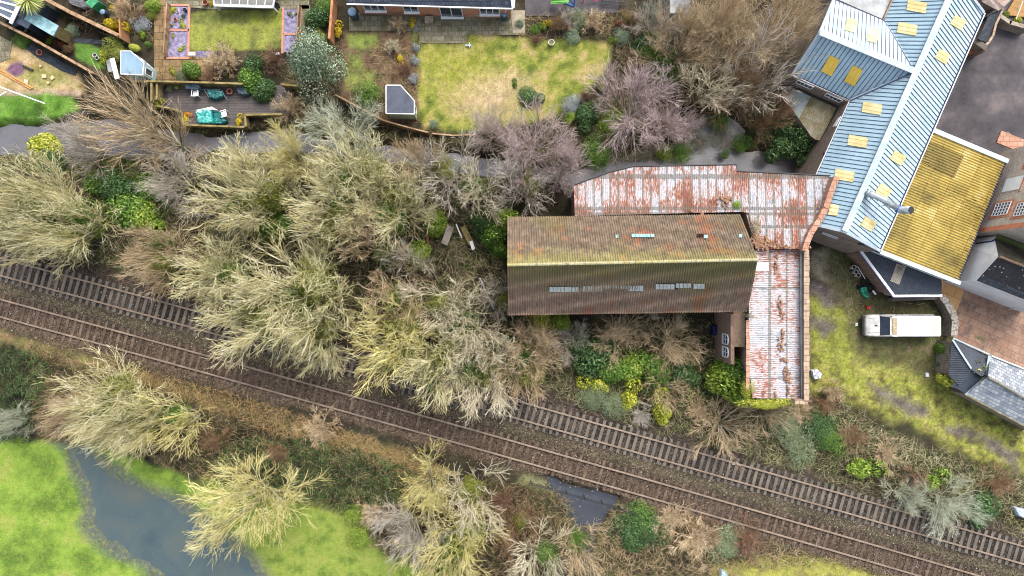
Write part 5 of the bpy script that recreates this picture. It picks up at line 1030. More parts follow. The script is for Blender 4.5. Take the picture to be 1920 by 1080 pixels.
TR = [
 (222, 218, 86, 7, 'broom', 'tan', 'large tan brushy willow fanning up over the pale blue summerhouse corner', (325, 262)),
 (300, 262, 62, 6, 'broom', 'tan', 'tan brushy willow stool right beside the river below the deck planter', (335, 262)),
 (148, 268, 56, 6, 'fine', 'grey', 'grey fine twigged tree between the lime green bush and the big tan willow', (175, 285)),
 (640, 238, 66, 6, 'fine', 'sage', 'sage grey lichened shrubby tree below the blue green eucalyptus', None),
 (1000, 272, 84, 8, 'fine', 'pink', 'pinkish grey tree overhanging the lower edge of the big lawn', (1000, 300)),
 (1058, 312, 58, 7, 'fine', 'pink', 'pinkish white tree at the upper left corner of the rusty range', (1040, 330)),
 (925, 240, 45, 6, 'fine', 'pink', 'small pinkish tree at the lower left of the big lawn', None),
 (1198, 188, 90, 9, 'fine', 'pink', 'rounded pinkish tree right of the big lawn', (1185, 215)),
 (1290, 72, 72, 8, 'fine', 'tan', 'olive tan tree near the small grey roofed garage', (1260, 120)),
 (1335, 160, 66, 8, 'open', 'white', 'pale limbed tree above the marshy pool', (1300, 190)),
 (1385, 70, 76, 9, 'fine', 'tan', 'tan tree in the middle of the copse left of the mill', (1350, 130)),
 (1440, 120, 82, 10, 'open', 'grey', 'tall tree with long pale crooked limbs left of the mill wing', (1400, 190)),
 (1478, 40, 66, 9, 'fine', 'tan', 'tan tree close to the upper left corner of the mill', (1440, 90)),
 (1390, 170, 60, 7, 'fine', 'brown', 'brown twiggy tree above the marshy pool, right part', None),
 (1240, 40, 46, 6, 'fine', 'grey', 'small grey tree beside the grey roofed garage', None),
 (1345, 15, 60, 8, 'fine', 'tan', 'tan tree at the top edge right of the garage', None),
 (1450, 215, 44, 6, 'fine', 'brown', 'brown shrubby tree beside the grey lean-to', None),
 (1255, 235, 50, 5, 'fine', 'pink', 'low pinkish tree leaning over the marshy pool', None),
 (40, 365, 78, 10, 'fan', 'yellow', 'yellowish lichened tree at the left edge above the railway', (115, 400)),
 (110, 425, 84, 10, 'fan', 'yellow', 'yellow tree spreading towards the railway at the left', (150, 415)),
 (15, 430, 62, 8, 'fan', 'yellow', 'tree with fine pale branches at the far left, nearest the upper track', (70, 425)),
 (325, 338, 66, 6, 'fine', 'grey', 'grey fine twigged rounded tree below the river, left of the long yellow tree', None),
 (455, 362, 92, 10, 'fan', 'yellow', 'yellow tan tree spreading left from an ivied stem', (510, 390)),
 (455, 315, 58, 7, 'fine', 'yellow', 'pale yellow tree close to the river below the deck', (480, 330)),
 (540, 292, 54, 7, 'fine', 'gold', 'golden twigged tree on the river bank below the eucalyptus', (560, 310)),
 (655, 318, 92, 10, 'fan', 'yellow', 'large yellow tree between the sage shrub and the centre of the wood', (680, 370)),
 (620, 395, 88, 10, 'fan', 'yellow', 'large yellow tan tree in the middle of the wood', (670, 400)),
 (735, 385, 76, 9, 'fan', 'yellow', 'yellowish tree left of the lime green ivy', (735, 410)),
 (835, 325, 70, 8, 'open', 'grey', 'sparse grey tree on the bank below the dark roofed summerhouse', (850, 330)),
 (900, 350, 62, 8, 'open', 'white', 'sparse pale tree standing over the ivy left of the barn', (905, 370)),
 (975, 345, 66, 8, 'open', 'grey', 'pale open branched tree just above the barn corner', (980, 365)),
 (780, 300, 52, 7, 'fine', 'tan', 'tan tree on the river bank below the fence', None),
 (285, 480, 66, 8, 'fan', 'tan', 'tan brushy tree leaning left above the upper track', (335, 475)),
 (395, 515, 84, 9, 'fan', 'yellow', 'yellow tree overhanging the upper track, left of the largest', (440, 500)),
 (555, 560, 118, 11, 'fan', 'yellow', 'largest yellow tree, its crown reaching down over the upper track', (590, 550)),
 (480, 600, 86, 9, 'fan', 'yellow', 'lower limbs of yellow twigs hanging over the upper track left of the largest', (545, 560)),
 (590, 640, 66, 8, 'fan', 'yellow', 'small yellow tree at the foot of the largest crown', (600, 600)),
 (700, 470, 72, 8, 'open', 'tan', 'tan open tree in the clearing left of the collapsed sheets', (720, 475)),
 (765, 490, 52, 7, 'open', 'grey', 'thin grey tree next to the lime green bush in the clearing', None),
 (745, 560, 66, 8, 'open', 'tan', 'tan tree with curling limbs in the middle of the wood below the clearing', (765, 560)),
 (740, 650, 92, 9, 'fan', 'gold', 'golden lichened tree reaching to the upper track', (790, 610)),
 (835, 570, 66, 9, 'open', 'white', 'pale tree with long rising branches left of the white pole', (850, 570)),
 (880, 620, 72, 9, 'open', 'white', 'pale tree between the white pole and the railway', (880, 600)),
 (820, 690, 88, 9, 'fan', 'yellow', 'yellow tree hanging over the upper track below the pole', (845, 640)),
 (905, 705, 76, 8, 'fan', 'white', 'pale twigged tree hanging over the upper track in the centre', (900, 650)),
 (985, 690, 72, 7, 'fan', 'tan', 'pale tan tree hanging over the upper track, rightmost of the row', (975, 650)),
 (1010, 640, 50, 6, 'fine', 'tan', 'small tan tree below the lower left corner of the barn', None),
 (935, 560, 44, 6, 'open', 'grey', 'thin grey tree growing against the left end of the barn', None),
 (182, 764, 88, 8, 'fan', 'yellow', 'pale straw coloured tree sprawling left above the flooded field', (290, 735)),
 (235, 800, 74, 8, 'fan', 'yellow', 'yellow tree sprawling over the top of the flood pool', (290, 760)),
 (325, 795, 66, 7, 'open', 'gold', 'smaller yellow tree right of the sprawling pair above the flood pool', (375, 775)),
 (125, 778, 46, 6, 'fan', 'tan', 'tan low limbs above the field at the left', (200, 745)),
 (462, 945, 98, 8, 'fine', 'gold', 'rounded golden tree standing at the edge of the flood pool', (500, 920)),
 (5, 795, 32, 5, 'fine', 'sage', 'small sage grey tree at the left edge above the field', None),
 (800, 920, 62, 6, 'fine', 'gold', 'olive twiggy tree beside the dark bramble mass', None),
 (765, 1000, 62, 6, 'fine', 'grey', 'grey tan rounded tree left of the large golden one at the bottom', None),
 (885, 945, 70, 7, 'open', 'white', 'tree with white radiating branches above the golden one at the bottom', (880, 930)),
 (850, 1035, 92, 8, 'fan', 'gold', 'large golden tree at the bottom edge', (875, 990)),
 (1010, 1050, 66, 5, 'open', 'white', 'straw coloured tangled tree at the bottom edge left of the brook', None),
 (985, 975, 42, 4, 'open', 'brown', 'brown bare tree on the bank left of the brook', None),
 (1085, 1040, 56, 5, 'open', 'tan', 'tan tree leaning over the brook at the bottom edge', None),
 (1265, 645, 56, 4, 'fine', 'tan', 'rounded tan shrubby tree in the courtyard below the barn', None),
 (1160, 630, 52, 4, 'fine', 'tan', 'tan brown shrubby tree below the middle of the barn', None),
 (1070, 640, 36, 3, 'fine', 'grey', 'grey tan shrubby tree below the left part of the barn', None),
 (1365, 805, 62, 4, 'broom', 'tan', 'straw coloured arching scrub mound beside the upper track below the ivied wing', None),
 (1440, 775, 52, 4, 'broom', 'tan', 'straw coloured arching scrub just below the rusty wing', None),
 (1255, 735, 42, 4, 'open', 'tan', 'pale thin tree among the evergreen bushes', None),
 (1790, 955, 56, 4, 'fine', 'sage', 'sage coloured scrub mound beside the upper track at the right', None),
 (1710, 935, 36, 3, 'fine', 'sage', 'smaller sage scrub mound left of the larger one by the upper track', None),
 (1420, 430, 20, 3, 'fine', 'grey', None, None),
]
for (cx, cy, r, h, kind, cc, lab, bs_) in TR:
    if lab is None: continue
    tree(cx, cy, r, h, kind, cc, lab, bs_)
def bush(cx, cy, r, h, mi, cc, label, name='bush', cat='bush', group=None, ry=None, z0=0, bare=False, rz=None):
    if 285 < cx < 530 and 158 < cy < 236 and r < 12: z0 = .38
    ry = ry or r; k = (H-z0-h*.5)/F; p = W(cx, cy, z0+h*.5); me = SM[mi] if bare else LM[mi]
    o = bpy.data.objects.new(name, me); S.collection.objects.link(o); o.location = (p.x, p.y, z0-.05)
    o.rotation_euler.z = random.uniform(0, 6.28) if rz is None else rz; q_ = 1.12 if bare or r < 14 else 1.32; o.scale = (r*k*q_, ry*k*q_, h*(1.0 if bare else 1.05)); setm(o, (T if bare else G_)[cc]); return tag(o, label, cat, group)
BU = [
 (1372, 692, 26, 5.9, 1, 'mid', 'green ivy draped over the annexe wall'),
 (72, 272, 31, 2.6, 0, 'lime', 'lime green bush on the bank above the left river stretch'), (95, 305, 30, 2, 1, 'dark', 'dark green bush below the lime one at the left'),
 (232, 390, 42, 3, 0, 'mid', 'leafy green bush between the two left groups of bare trees'), (262, 405, 32, 2.5, 1, 'bright', 'bright green bush right of the leafy one in the left wood'),
 (205, 350, 36, 2.2, 1, 'dark', 'dark green bush behind the leafy one in the left wood'), (180, 340, 26, 2, 0, 'mid', 'small green bush at the top of the left wood'),
 (270, 350, 28, 2, 1, 'mid', 'green bush left of the grey rounded tree'), (500, 425, 34, 4, 0, 'mid', 'ivy covered stem in the middle of the wood'), (160, 425, 22, 5, 0, 'bright', 'green ivy inside the yellow tree at the left'),
 (772, 368, 26, 4, 0, 'bright', 'bright ivy left of the clearing'), (818, 414, 26, 3, 0, 'bright', 'bright green bush at the top of the clearing'), (785, 470, 24, 3, 0, 'bright', 'bright green bush at the left of the clearing'),
 (745, 542, 14, 3, 2, 'bright', 'small bright bush in the wood below the clearing'), (925, 440, 30, 5, 0, 'mid', 'ivy climbing the left end of the barn'), (955, 412, 26, 6.6, 0, 'bright', 'bright ivy spilling over the upper left barn corner'),
 (905, 425, 22, 3.5, 1, 'dark', 'dark ivy left of the barn'), (940, 470, 18, 4, 0, 'mid', 'lower ivy against the left barn wall'),
 (1112, 672, 44, 3, 0, 'dark', 'large dark evergreen bush below the barn'), (1145, 695, 32, 2.6, 1, 'mid', 'evergreen bush right of the large dark one'), (1190, 690, 30, 2.4, 0, 'bright', 'yellow green bush in the row of evergreens'),
 (1235, 692, 32, 2.4, 1, 'mid', 'green bush at the right of the evergreen row'), (1280, 700, 26, 2, 1, 'dark', 'dark green bush near the annexe end of the evergreen row'), (1090, 650, 26, 3, 1, 'dark', 'dark bush at the left end of the evergreen row'),
 (1181, 748, 21, 2, 2, 'lime', 'round lime bush left of the other by the upper track'), (1243, 772, 23, 2, 2, 'lime', 'round lime bush right of the other by the upper track'), (1115, 745, 24, 1.6, 4, 'sage', 'pale sage bush left of the round lime bushes'),
 (1150, 760, 22, 1.5, 4, 'sage', 'pale sage bush against the round lime bush'), (1120, 725, 20, 1.6, 2, 'lime', 'small lime bush between the sage ones and the evergreens'),
 (1012, 603, 26, 3.6, 0, 'lime', 'lime green hedge below the left part of the barn'), (1048, 602, 22, 3.4, 0, 'bright', 'right end of the lime green hedge below the barn'),
 (1368, 712, 42, 5.9, 0, 'bright', 'large bright green ivy mass climbing the rusty wing'), (1386, 680, 28, 6, 0, 'mid', 'upper green part of the ivy on the rusty wing'), (1388, 738, 30, 6.2, 1, 'bright', 'yellow green ivy at the foot of the rusty wing'),
 (1395, 588, 9, 6.3, 2, 'bright', 'small bright plant growing on the annexe gutter'), (955, 640, 22, 3, 1, 'dark', 'dark bush left of the hedge below the barn'), (940, 655, 20, 3, 0, 'mid', 'green bush by the upper track left of the evergreens'),
 (1620, 880, 24, 1.8, 2, 'bright', 'bright green bush in the scrub above the upper track'), (1560, 830, 24, 1.3, 4, 'mid', 'green scrub bush below the mossy yard'), (1500, 840, 30, 1.5, 4, 'sage', 'sage green bush below the rusty wing scrub'),
 (1540, 800, 30, 1.6, 4, 'dark', 'dark sage bush below the wing corner'), (1480, 800, 26, 1.5, 4, 'sage', 'sage bush right of the straw mound'), (1850, 950, 30, 1.8, 1, 'dark', 'dark green bush right of the sage mound'),
 (1750, 905, 20, 1.3, 2, 'bright', 'small bright bush behind the sage mound'), (1770, 655, 13, 2, 0, 'mid', 'green bush beside the black tin shed'), (1772, 685, 12, 1.6, 0, 'dark', 'dark green bush at the corner of the black tin shed'),
 (1822, 694, 22, 4.2, 2, 'lime', 'lime leaved creeper over the black tin shed roof'), (1838, 688, 17, 4.2, 2, 'lime', 'lime leaved creeper at the ridge of the slate roofed shed'), (1790, 712, 20, 3.4, 2, 'lime', 'lime leaved branch reaching left of the black tin shed'),
 (1480, 235, 34, 3.2, 0, 'dark', 'dark ivy bank left of the grey lean-to'), (1505, 262, 28, 3.2, 1, 'dark', 'dark ivy bank below the grey lean-to'), (1475, 270, 30, 2.6, 1, 'dark', 'dark ivy bank at the end of the river'), (1455, 200, 26, 2.4, 4, 'mid', 'green bush above the ivy bank'),
 (1510, 300, 16, 2.2, 0, 'dark', 'ivy against the mill wall by the river'), (1395, 270, 16, 1, 4, 'mid', 'green reed clump on the right of the marshy pool'), (1350, 225, 18, 1, 4, 'mid', 'green clump in the middle of the marshy pool'),
 (1362, 288, 11, .9, 4, 'mid', 'small green clump in the water near the barn range'), (1278, 286, 18, 1.1, 4, 'mid', 'green reed clump on the bank above the rusty range'), (1245, 288, 14, 1, 4, 'bright', 'bright reed clump on the bank above the rusty range'),
 (1120, 285, 26, 1.4, 4, 'mid', 'green bush at the bank left of the rusty range'), (1150, 230, 24, 2, 4, 'bright', 'bright green bush below the pinkish tree'), (1100, 210, 26, 1.8, 1, 'dark', 'dark green bush between lawn and pinkish tree'),
 (1200, 1000, 40, 1.6, 4, 'dark', 'dark green bramble mound right of the brook'), (1200, 972, 24, 1.2, 4, 'mid', 'green bush at the bridge right end'), (1365, 1018, 30, 1, 4, 'sage', 'sage scrub between the straw scrub and the bottom edge'),
 (1255, 130, 30, 2.2, 4, 'mid', 'green bush at the top right of the big lawn'), (1228, 88, 26, 2.4, 4, 'mid', 'leafy green shrub left of the copse'), (1300, 50, 26, 3, 4, 'mid', 'green ivy clump in the copse'), (1205, 85, 20, 2, 1, 'dark', 'dark bush at the lawn corner'),
 (673, 1010, 20, 1.2, 4, 'bright', 'bright bush on the edge of the lower field'), (660, 965, 18, 1, 4, 'bright', 'bright green clump at the top of the lower field'),
 # gardens
 (250, 88, 22, 1.4, 3, 'lime', 'clipped yellow oval bush above the pale blue summerhouse', 14), (276, 82, 13, 1.3, 3, 'mid', 'round green bush right of the yellow oval one'), (213, 90, 20, 1.7, 4, 'fern', 'feathery yellow green bush left of the yellow oval one'),
 (192, 101, 11, 1.2, 2, 'lime', 'bright lime bush beside the small green lawn'), (284, 8, 15, 1.6, 0, 'bright', 'bright green bush at the top edge left of the slate beds'), (280, 27, 10, 1, 4, 'fern', 'pale green tuft below the bright green bush at the top'),
 (594, 30, 24, 2.4, 0, 'dark', 'dark green rounded bush between the slate bed and the fence'), (606, 10, 16, 1.5, 4, 'mid', 'green bush at the top edge by the fence'), (632, 56, 12, 1.2, 2, 'yellow', 'bright yellow bush at the end of the orange fence'),
 (600, 66, 13, 1, 4, 'fern', 'olive bush above the eucalyptus'), (356, 130, 18, 2, 0, 'mid', 'green bush on the brown path below the lower slate bed'), (338, 142, 13, 1, 4, 'sage', 'grey green bush left of the green one above the deck'), (322, 134, 7, .7, 2, 'lime', 'small lime plant on the brown path'),
 (466, 150, 27, 2.6, 0, 'mid', 'large evergreen bush overhanging the deck, left part'), (494, 165, 24, 2.4, 0, 'dark', 'large evergreen bush overhanging the deck, right part'), (470, 118, 20, 2.2, 1, 'dark', 'dark evergreen bush above the deck'),
 (330, 163, 9, .9, 3, 'bright', 'small round green bush on the deck'), (317, 164, 8, .6, 4, 'sage', 'grey green plant on the deck left of the round one'), (294, 195, 9, .9, 2, 'lime', 'lime plant at the deck corner post'),
 (690, 178, 23, 1.9, 4, 'mid', 'rounded green bush left of the dark roofed summerhouse'), (772, 44, 8, .8, 2, 'yellow', 'bright yellow bush in front of the bungalow patio'), (780, 53, 6, .5, 4, 'silver', 'tiny grey plant below the yellow bush at the patio'),
 (750, 110, 9, .8, 2, 'yellow', 'yellow bush below the straw coloured dome'), (780, 87, 8, .8, 4, 'silver', 'silver bush at the left edge of the big lawn, topmost'), (778, 112, 9, .8, 4, 'silver', 'silver bush at the left edge of the big lawn, middle'),
 (775, 147, 10, .9, 4, 'silver', 'silver bush at the left edge of the big lawn, lowest'), (1075, 195, 16, 1.3, 4, 'silver', 'silver blue bush at the lower right of the big lawn'), (990, 181, 21, 1.2, 1, 'dark', 'dark bush island in the big lawn'), (965, 157, 7, .6, 2, 'mid', 'small green bush in the big lawn'),
 (812, 232, 10, .8, 4, 'blue', 'blue green bush by the fence right of the dark roofed summerhouse'), (1168, 66, 14, 1.2, 4, 'blue', 'blue green bush beside the brown dome'), (1155, 75, 9, .8, 2, 'bright', 'bright plant beside the blue green bush'),
 (1226, 26, 17, 2.4, 1, 'dark', 'dark green tall shrub left of the grey roofed garage'), (1031, 42, 8, .9, 2, 'yellow', 'yellow bush in the border above the big lawn'), (1002, 53, 11, .9, 4, 'mid', 'green bush in the border above the big lawn'),
 (1018, 50, 7, .8, 4, 'bright', 'small green bush left of the yellow one in the border'), (1076, 66, 14, 1.1, 4, 'blue', 'blue green bush in the middle of the border'), (975, 42, 9, .8, 4, 'blue', 'green bush at the corner of the bungalow'),
 (980, 66, 4, .4, 3, 'yellow', 'tiny yellow bush at the lawn corner'), (1085, 35, 16, 1.2, 4, 'sage', 'pale sage bush behind the border'), (1128, 158, 12, 1, 2, 'fern', 'pale yellow green bush at the right edge of the big lawn'), (1070, 215, 14, .9, 2, 'bright', 'bright green bush at the bottom of the big lawn'),
 (345, 224, 10, .6, 2, 'yellow', 'yellow potted bush left of the teal cover'), (350, 213, 6, .5, 2, 'orange', 'orange potted bush left of the teal cover'), (446, 226, 9, .7, 2, 'yellow', 'yellow potted bush right of the teal cover'),
 (208, 42, 15, 2.2, 2, 'yellow', 'tall yellow leaved shrub between the two garden fences'), (213, 15, 10, 2, 2, 'yellow', 'yellow shrub at the top edge between the fences'), (130, 55, 13, 1.0, 4, 'blue', 'grey green bush right of the cabbage palm'), (115, 105, 0.1, .1, 2, 'rust', None),
 (112, 82, 10, .8, 2, 'rust', 'rust red bush above the long fence'), (90, 75, 8, .7, 2, 'bright', 'small bright bush above the long fence'), (40, 75, 14, .9, 4, 'mid', 'green bush below the long fence at the left'), (262, 45, 15, 1.1, 4, 'silver', 'silver grey bush in the middle of the second garden'),
 (264, 62, 10, .9, 2, 'bright', 'yellow green bush below the silver one in the second garden'), (230, 62, 10, .8, 4, 'sage', 'grey green bush by the brown fence'),
 (1160, 43, 14, 1.5, 3, 'rust', 'russet clipped dome bush above the big lawn'), (1180, 36, 9, 1, 4, 'fern', 'olive bush right of the russet dome'), (323, 18, 8, .5, 2, 'lime', 'round lime plant in the upper left slate bed'), (341, 46, 8, .5, 2, 'lime', 'star shaped yellow plant in the upper left slate bed'),
 (321, 46, 6, .5, 3, 'bright', 'oval green plant in the upper left slate bed'), (343, 30, 5, .4, 4, 'dark', 'small dark plant in the upper left slate bed'), (338, 91, 7, .4, 2, 'lime', 'yellow tuft in the lower left slate bed'), (323, 67, 4, .4, 2, 'lime', 'small yellow plant in the lower left slate bed'),
 (314, 79, 5, .4, 4, 'blue', 'blue green plant at the edge of the lower left slate bed'), (542, 25, 6, .4, 2, 'sage', 'pale plant in the right slate bed'), (555, 24, 3, .4, 2, 'lime', 'tiny lime plant in the right slate bed'),
 (1890, 25, 8, .9, 0, 'bright', 'bright green bush above the asphalt yard wall'), (1912, 38, 9, .9, 0, 'lime', 'lime bush above the asphalt yard wall'),
 (395, 5, 6, .7, 2, 'yellow', 'yellow potted plant beside the conservatory'),
]
for t_ in BU:
    cx, cy, r, h, mi, cc, lab = t_[:7]
    if lab is None: continue
    bush(cx, cy, r, h, mi, cc, lab, ry=t_[7] if len(t_) > 7 else None, rz=R(-15) if len(t_) > 7 else None)
for (cx, cy, r, h, mi, cc, lab) in [
 (415, 112, 34, 1.8, 0, 'tan', 'straw coloured arching bare shrub below the small lawn'), (515, 112, 26, 1.7, 1, 'rust', 'purplish bare shrub below the right slate bed'), (550, 200, 32, 2, 1, 'tan', 'tan bare shrub at the right end of the deck'),
 (745, 45, 18, 1.2, 0, 'tan', 'dense tan dome shrub in front of the bungalow'), (735, 87, 15, 1.2, 0, 'white', 'pale straw dome shrub below the tan one'), (760, 130, 20, .9, 1, 'rust', 'rust brown bare shrub above the dark roofed summerhouse'),
 (1097, 182, 17, 1.1, 0, 'rust', 'russet bare shrub right of the silver blue bush'), (1110, 40, 26, 1.6, 0, 'tan', 'tan bare shrub in the border above the big lawn'), (1192, 40, 24, 2, 1, 'brown', 'brown bare shrub right of the russet dome'),
 (1048, 45, 20, 1.5, 1, 'brown', 'brown bare shrub behind the yellow border bush'), (1005, 75, 14, .8, 1, 'rust', 'low rust brown shrub at the top of the big lawn'), (1065, 35, 20, 1.6, 0, 'grey', 'grey bare shrub below the climbing frame'),
 (235, 20, 28, 2, 0, 'tan', 'tan bare shrub at the top between the fences'), (262, 30, 14, 1.2, 1, 'rust', 'reddish bare shrub in the second garden'), (395, 140, 20, .8, 1, 'rust', 'low russet shrub behind the deck fence'),
 (128, 92, 12, .8, 1, 'brown', 'brown bare shrub above the long fence'), (1020, 640, 26, 1.6, 0, 'grey', 'grey bare shrub below the barn corner'), (1225, 590, 18, 3.5, 2, 'white', 'pale twiggy shrub poking over the barn eaves'),
 (1385, 592, 14, 6.4, 2, 'white', 'pale twiggy shrub on the annexe roof'), (1560, 735, 26, 1.4, 0, 'tan', 'tan bare shrub right of the wing end'), (1545, 760, 28, 1.3, 1, 'brown', 'brown bare shrub below the wing end'),
 (1500, 770, 30, 1.4, 0, 'tan', 'tan bare shrub below the wing parapet'), (1600, 820, 32, 1.2, 0, 'brown', 'brown bare shrub at the foot of the mossy yard'), (1660, 850, 34, 1.2, 1, 'tan', 'tan scrub mound below the mossy yard'),
 (1720, 900, 30, 1.1, 1, 'rust', 'reddish scrub above the sage mound'), (1870, 905, 36, 1.2, 0, 'brown', 'brown scrub at the right edge'), (1300, 1010, 50, 1.4, 0, 'tan', 'straw coloured scrub right of the brook'),
 (1260, 970, 36, 1.2, 1, 'tan', 'tan scrub by the lower track right of the brook'), (1400, 1010, 40, 1.2, 1, 'rust', 'reddish scrub at the bottom right of the brook'), (1325, 1000, 30, 1.1, 0, 'brown', 'brown scrub close to the lower track'),
 (950, 1010, 40, 1.8, 1, 'brown', 'brown scrub between the golden tree and the brook'), (940, 940, 30, 1.6, 1, 'rust', 'rust coloured scrub right of the white branched tree'), (600, 800, 40, 1.2, 0, 'tan', 'straw scrub along the lower edge of the railway'),
 (400, 830, 34, 1.3, 1, 'brown', 'brown scrub right of the yellow sprawling tree'), (520, 850, 30, 1.3, 1, 'brown', 'brown scrub above the golden tree'), (700, 960, 30, 1.3, 0, 'tan', 'tan scrub beside the lower field'),
 (1200, 780, 24, 1, 0, 'grey', 'grey scrub between the round lime bushes'), (1310, 770, 34, 1.4, 1, 'tan', 'tan scrub below the ivied wing'), (1420, 440, 10, 1.0, 2, 'white', None)]:
    if lab: bush(cx, cy, r, h, mi, cc, lab, 'bare_shrub', 'shrub', None, bare=True)
bush(1419, 425, 12, 1.1, 2, 'white', 'dry pale shrub growing at the right corner of the barn roof', 'bare_shrub', 'shrub', z0=6.1, bare=True, ry=24, rz=0)
bush(1382, 383, 9, .5, 4, 'bright', 'green moss cushion on the broken tiles of the rusty range', 'moss_cushion', 'moss', z0=5.95)
bush(1445, 757, 44, .8, 4, 'lime', 'yellow green creeper along the lower edge of the wing roof', 'creeper', 'creeper', z0=5.3, ry=11, rz=0)
bush(1405, 730, 12, 1.1, 4, 'lime', 'yellow green creeper over the lower left corner of the wing roof', 'creeper', 'creeper', z0=5.3, ry=22, rz=0)
# eucalyptus and cabbage palm
B = W(590, 130, 0); eu = empty('eucalyptus', B, 'large blue green eucalyptus between the slate bed and the vegetable garden', 'tree')
me = leaf_mesh(9000, .028, 77, 16, .75, 1.0); k = 54/F*(H-4)
o = place(me, 'crown', eu, G_['blue']); o.scale = (k, k*1.12, 4.8); o.location = Vector((W(593, 118, 4).x, W(593, 118, 4).y, 1.0))-Vector((B.x, B.y, 0))
mb = MB(); tp = W(593, 118, 5.2); mb.tube([B+Vector((0, 0, -.1)), B.lerp(tp, .5)+Vector((0, 0, .3)), tp], [.16, .1, .04], 8)
for i in range(12): a = i*2.4; s_ = B.lerp(tp, .45+.04*i); mb.tube([s_, s_+Vector((math.cos(a)*1.3, math.sin(a)*1.3, .8)), s_+Vector((math.cos(a)*2.0, math.sin(a)*2.0, 1.3))], [.05, .035, .015], 5)
mb.build('trunk', BARK, eu)
B = W(100, 28, 0); cp_ = empty('cabbage_palm', B, 'spiky yellow green cabbage palm overhanging the garden room roof', 'palm'); g = np.random.default_rng(4)
n = 170; d = unit(g.normal(size=(n, 3))); d[:, 2] = np.abs(d[:, 2])*.9-.1; d = unit(d); s = np.tile(np.array([0, 0, 3.2]), (n, 1)); pts = [s+d*.15]; L = .95+.3*g.random((n, 1))
for kk in range(4): d = unit(d+np.array([0, 0, -.12])); pts.append(pts[-1]+d*L/4)
P = np.stack(pts, 1); sd = unit(np.cross(d, np.array([0, 0, 1.]))); wd = np.array([.018, .035, .032, .022, .004])[None, :, None]
Vp = np.stack([P-sd[:, None]*wd, P+sd[:, None]*wd], 2).reshape(-1, 3); ix = np.arange(n*10).reshape(n, 5, 2); fp = np.stack([ix[:, :-1, 0], ix[:, :-1, 1], ix[:, 1:, 1], ix[:, 1:, 0]], -1).reshape(-1, 4)
o = link(npmesh('crown', Vp, fp, [PH], rnd=np.repeat(g.random(n), 4)), 'crown'); o.parent = cp_; setm(o, LEAF('palm_leaves', [c(96, 112, 40), c(150, 164, 66), c(200, 204, 120), c(222, 222, 160)]))
mb = MB(); mb.tube([B, B+Vector((0, 0, 3.3))], [.14, .1], 8); mb.build('trunk', BARK, cp_)
# ---------------------------------------------------------------- undergrowth: what nobody could count
def inpoly(P, polys):
    r = np.zeros(len(P), bool)
    for q in polys: r |= sdist(P[:, 0], P[:, 1], polyw(q)) < 0
    return r
AVOID = [[(940, 400), (1075, 335), (1185, 300), (1390, 300), (1580, 325), (1515, 470), (1518, 755), (1400, 755), (1396, 595), (945, 595)], [(1470, 120), (1570, -20), (1860, 20), (1650, 480), (1515, 440), (1540, 300), (1490, 200)]]
def mass(name, label, polys, dens, height, leaf, cols, seed, twig=.25, cat='undergrowth', wet=False, big=1.0, jit=.6):
    g = np.random.default_rng(seed); pts = []
    for q in polys:
        p = polyw(q); lo, hi = p.min(0)-1, p.max(0)+1; n = int(dens*(hi-lo)[0]*(hi-lo)[1]); X = lo+(hi-lo)*g.random((n, 2))
        k = sdist(X[:, 0], X[:, 1], p)+(vnoise(X[:, 0], X[:, 1], 1.6, 4, seed)-.5)*2*jit < 0; pts.append(X[k])
    X = np.concatenate(pts); X = X[~inpoly(X, AVOID)]
    if not wet: X = X[(sdist(X[:, 0], X[:, 1], polyw(RIVER)) > .15) & (sdist(X[:, 0], X[:, 1], polyw(BROOK)) > .1)]
    n = len(X); hh = vnoise(X[:, 0], X[:, 1], 1.1, 4, seed+1); hh = np.clip((hh-.25)*2, .08, 1); Z = height*hh*np.sqrt(g.random(n))*1.0-(.4 if wet else 0)
    patch = vnoise(X[:, 0], X[:, 1], .9, 4, seed+2); r = np.clip(.62*((patch-.5)*2.6+.5)+.38*g.random(n), 0, 1)
    P = np.stack([X[:, 0], X[:, 1], Z], 1); tw = g.random(n) < twig
    nn = unit(g.normal(size=(n, 3))*.8+np.array([0, 0, .7])); a = unit(np.cross(nn, g.normal(size=(n, 3)))); b = np.cross(nn, a); s = (leaf*(.5+g.random(n)))[:, None]
    al = np.where(tw[:, None], (.25+.5*g.random((n, 1))), s); bl = np.where(tw[:, None], .013, s*.55)
    a = np.where(tw[:, None], unit(a*np.array([1, 1, .5])), a)
    V_ = np.stack([P-a*al, P-b*bl, P+a*al, P+b*bl], 1).reshape(-1, 3); f = np.arange(4*n).reshape(n, 4); r = np.where(tw, np.clip(.8+.4*g.random(n), 0, 1), r*.8)
    m = LEAF(name+'_leaves', cols, .85, .15, .9)
    return tag(link(npmesh(name, V_, f, [m], rnd=r), name), label, cat, None, 'stuff')
BR = [c(32, 27, 20), c(58, 48, 34), c(58, 76, 32), c(78, 108, 38), c(112, 124, 56), c(180, 164, 134)]
DK = [c(26, 38, 22), c(42, 62, 34), c(58, 86, 46), c(80, 112, 62), c(104, 118, 78), c(160, 160, 122)]
WOOD = [(-40, 290), (60, 300), (240, 285), (350, 285), (520, 285), (700, 290), (880, 320), (1000, 345), (1075, 360), (1075, 400), (945, 405), (945, 600), (1060, 600), (1060, 680), (1040, 725), (960, 722), (800, 680), (560, 610), (330, 545), (200, 500), (80, 478), (-40, 455)]
mass('undergrowth', 'brown and green undergrowth beneath the bare trees of the wood', [WOOD], 85, .75, .07, BR, 51, .35)
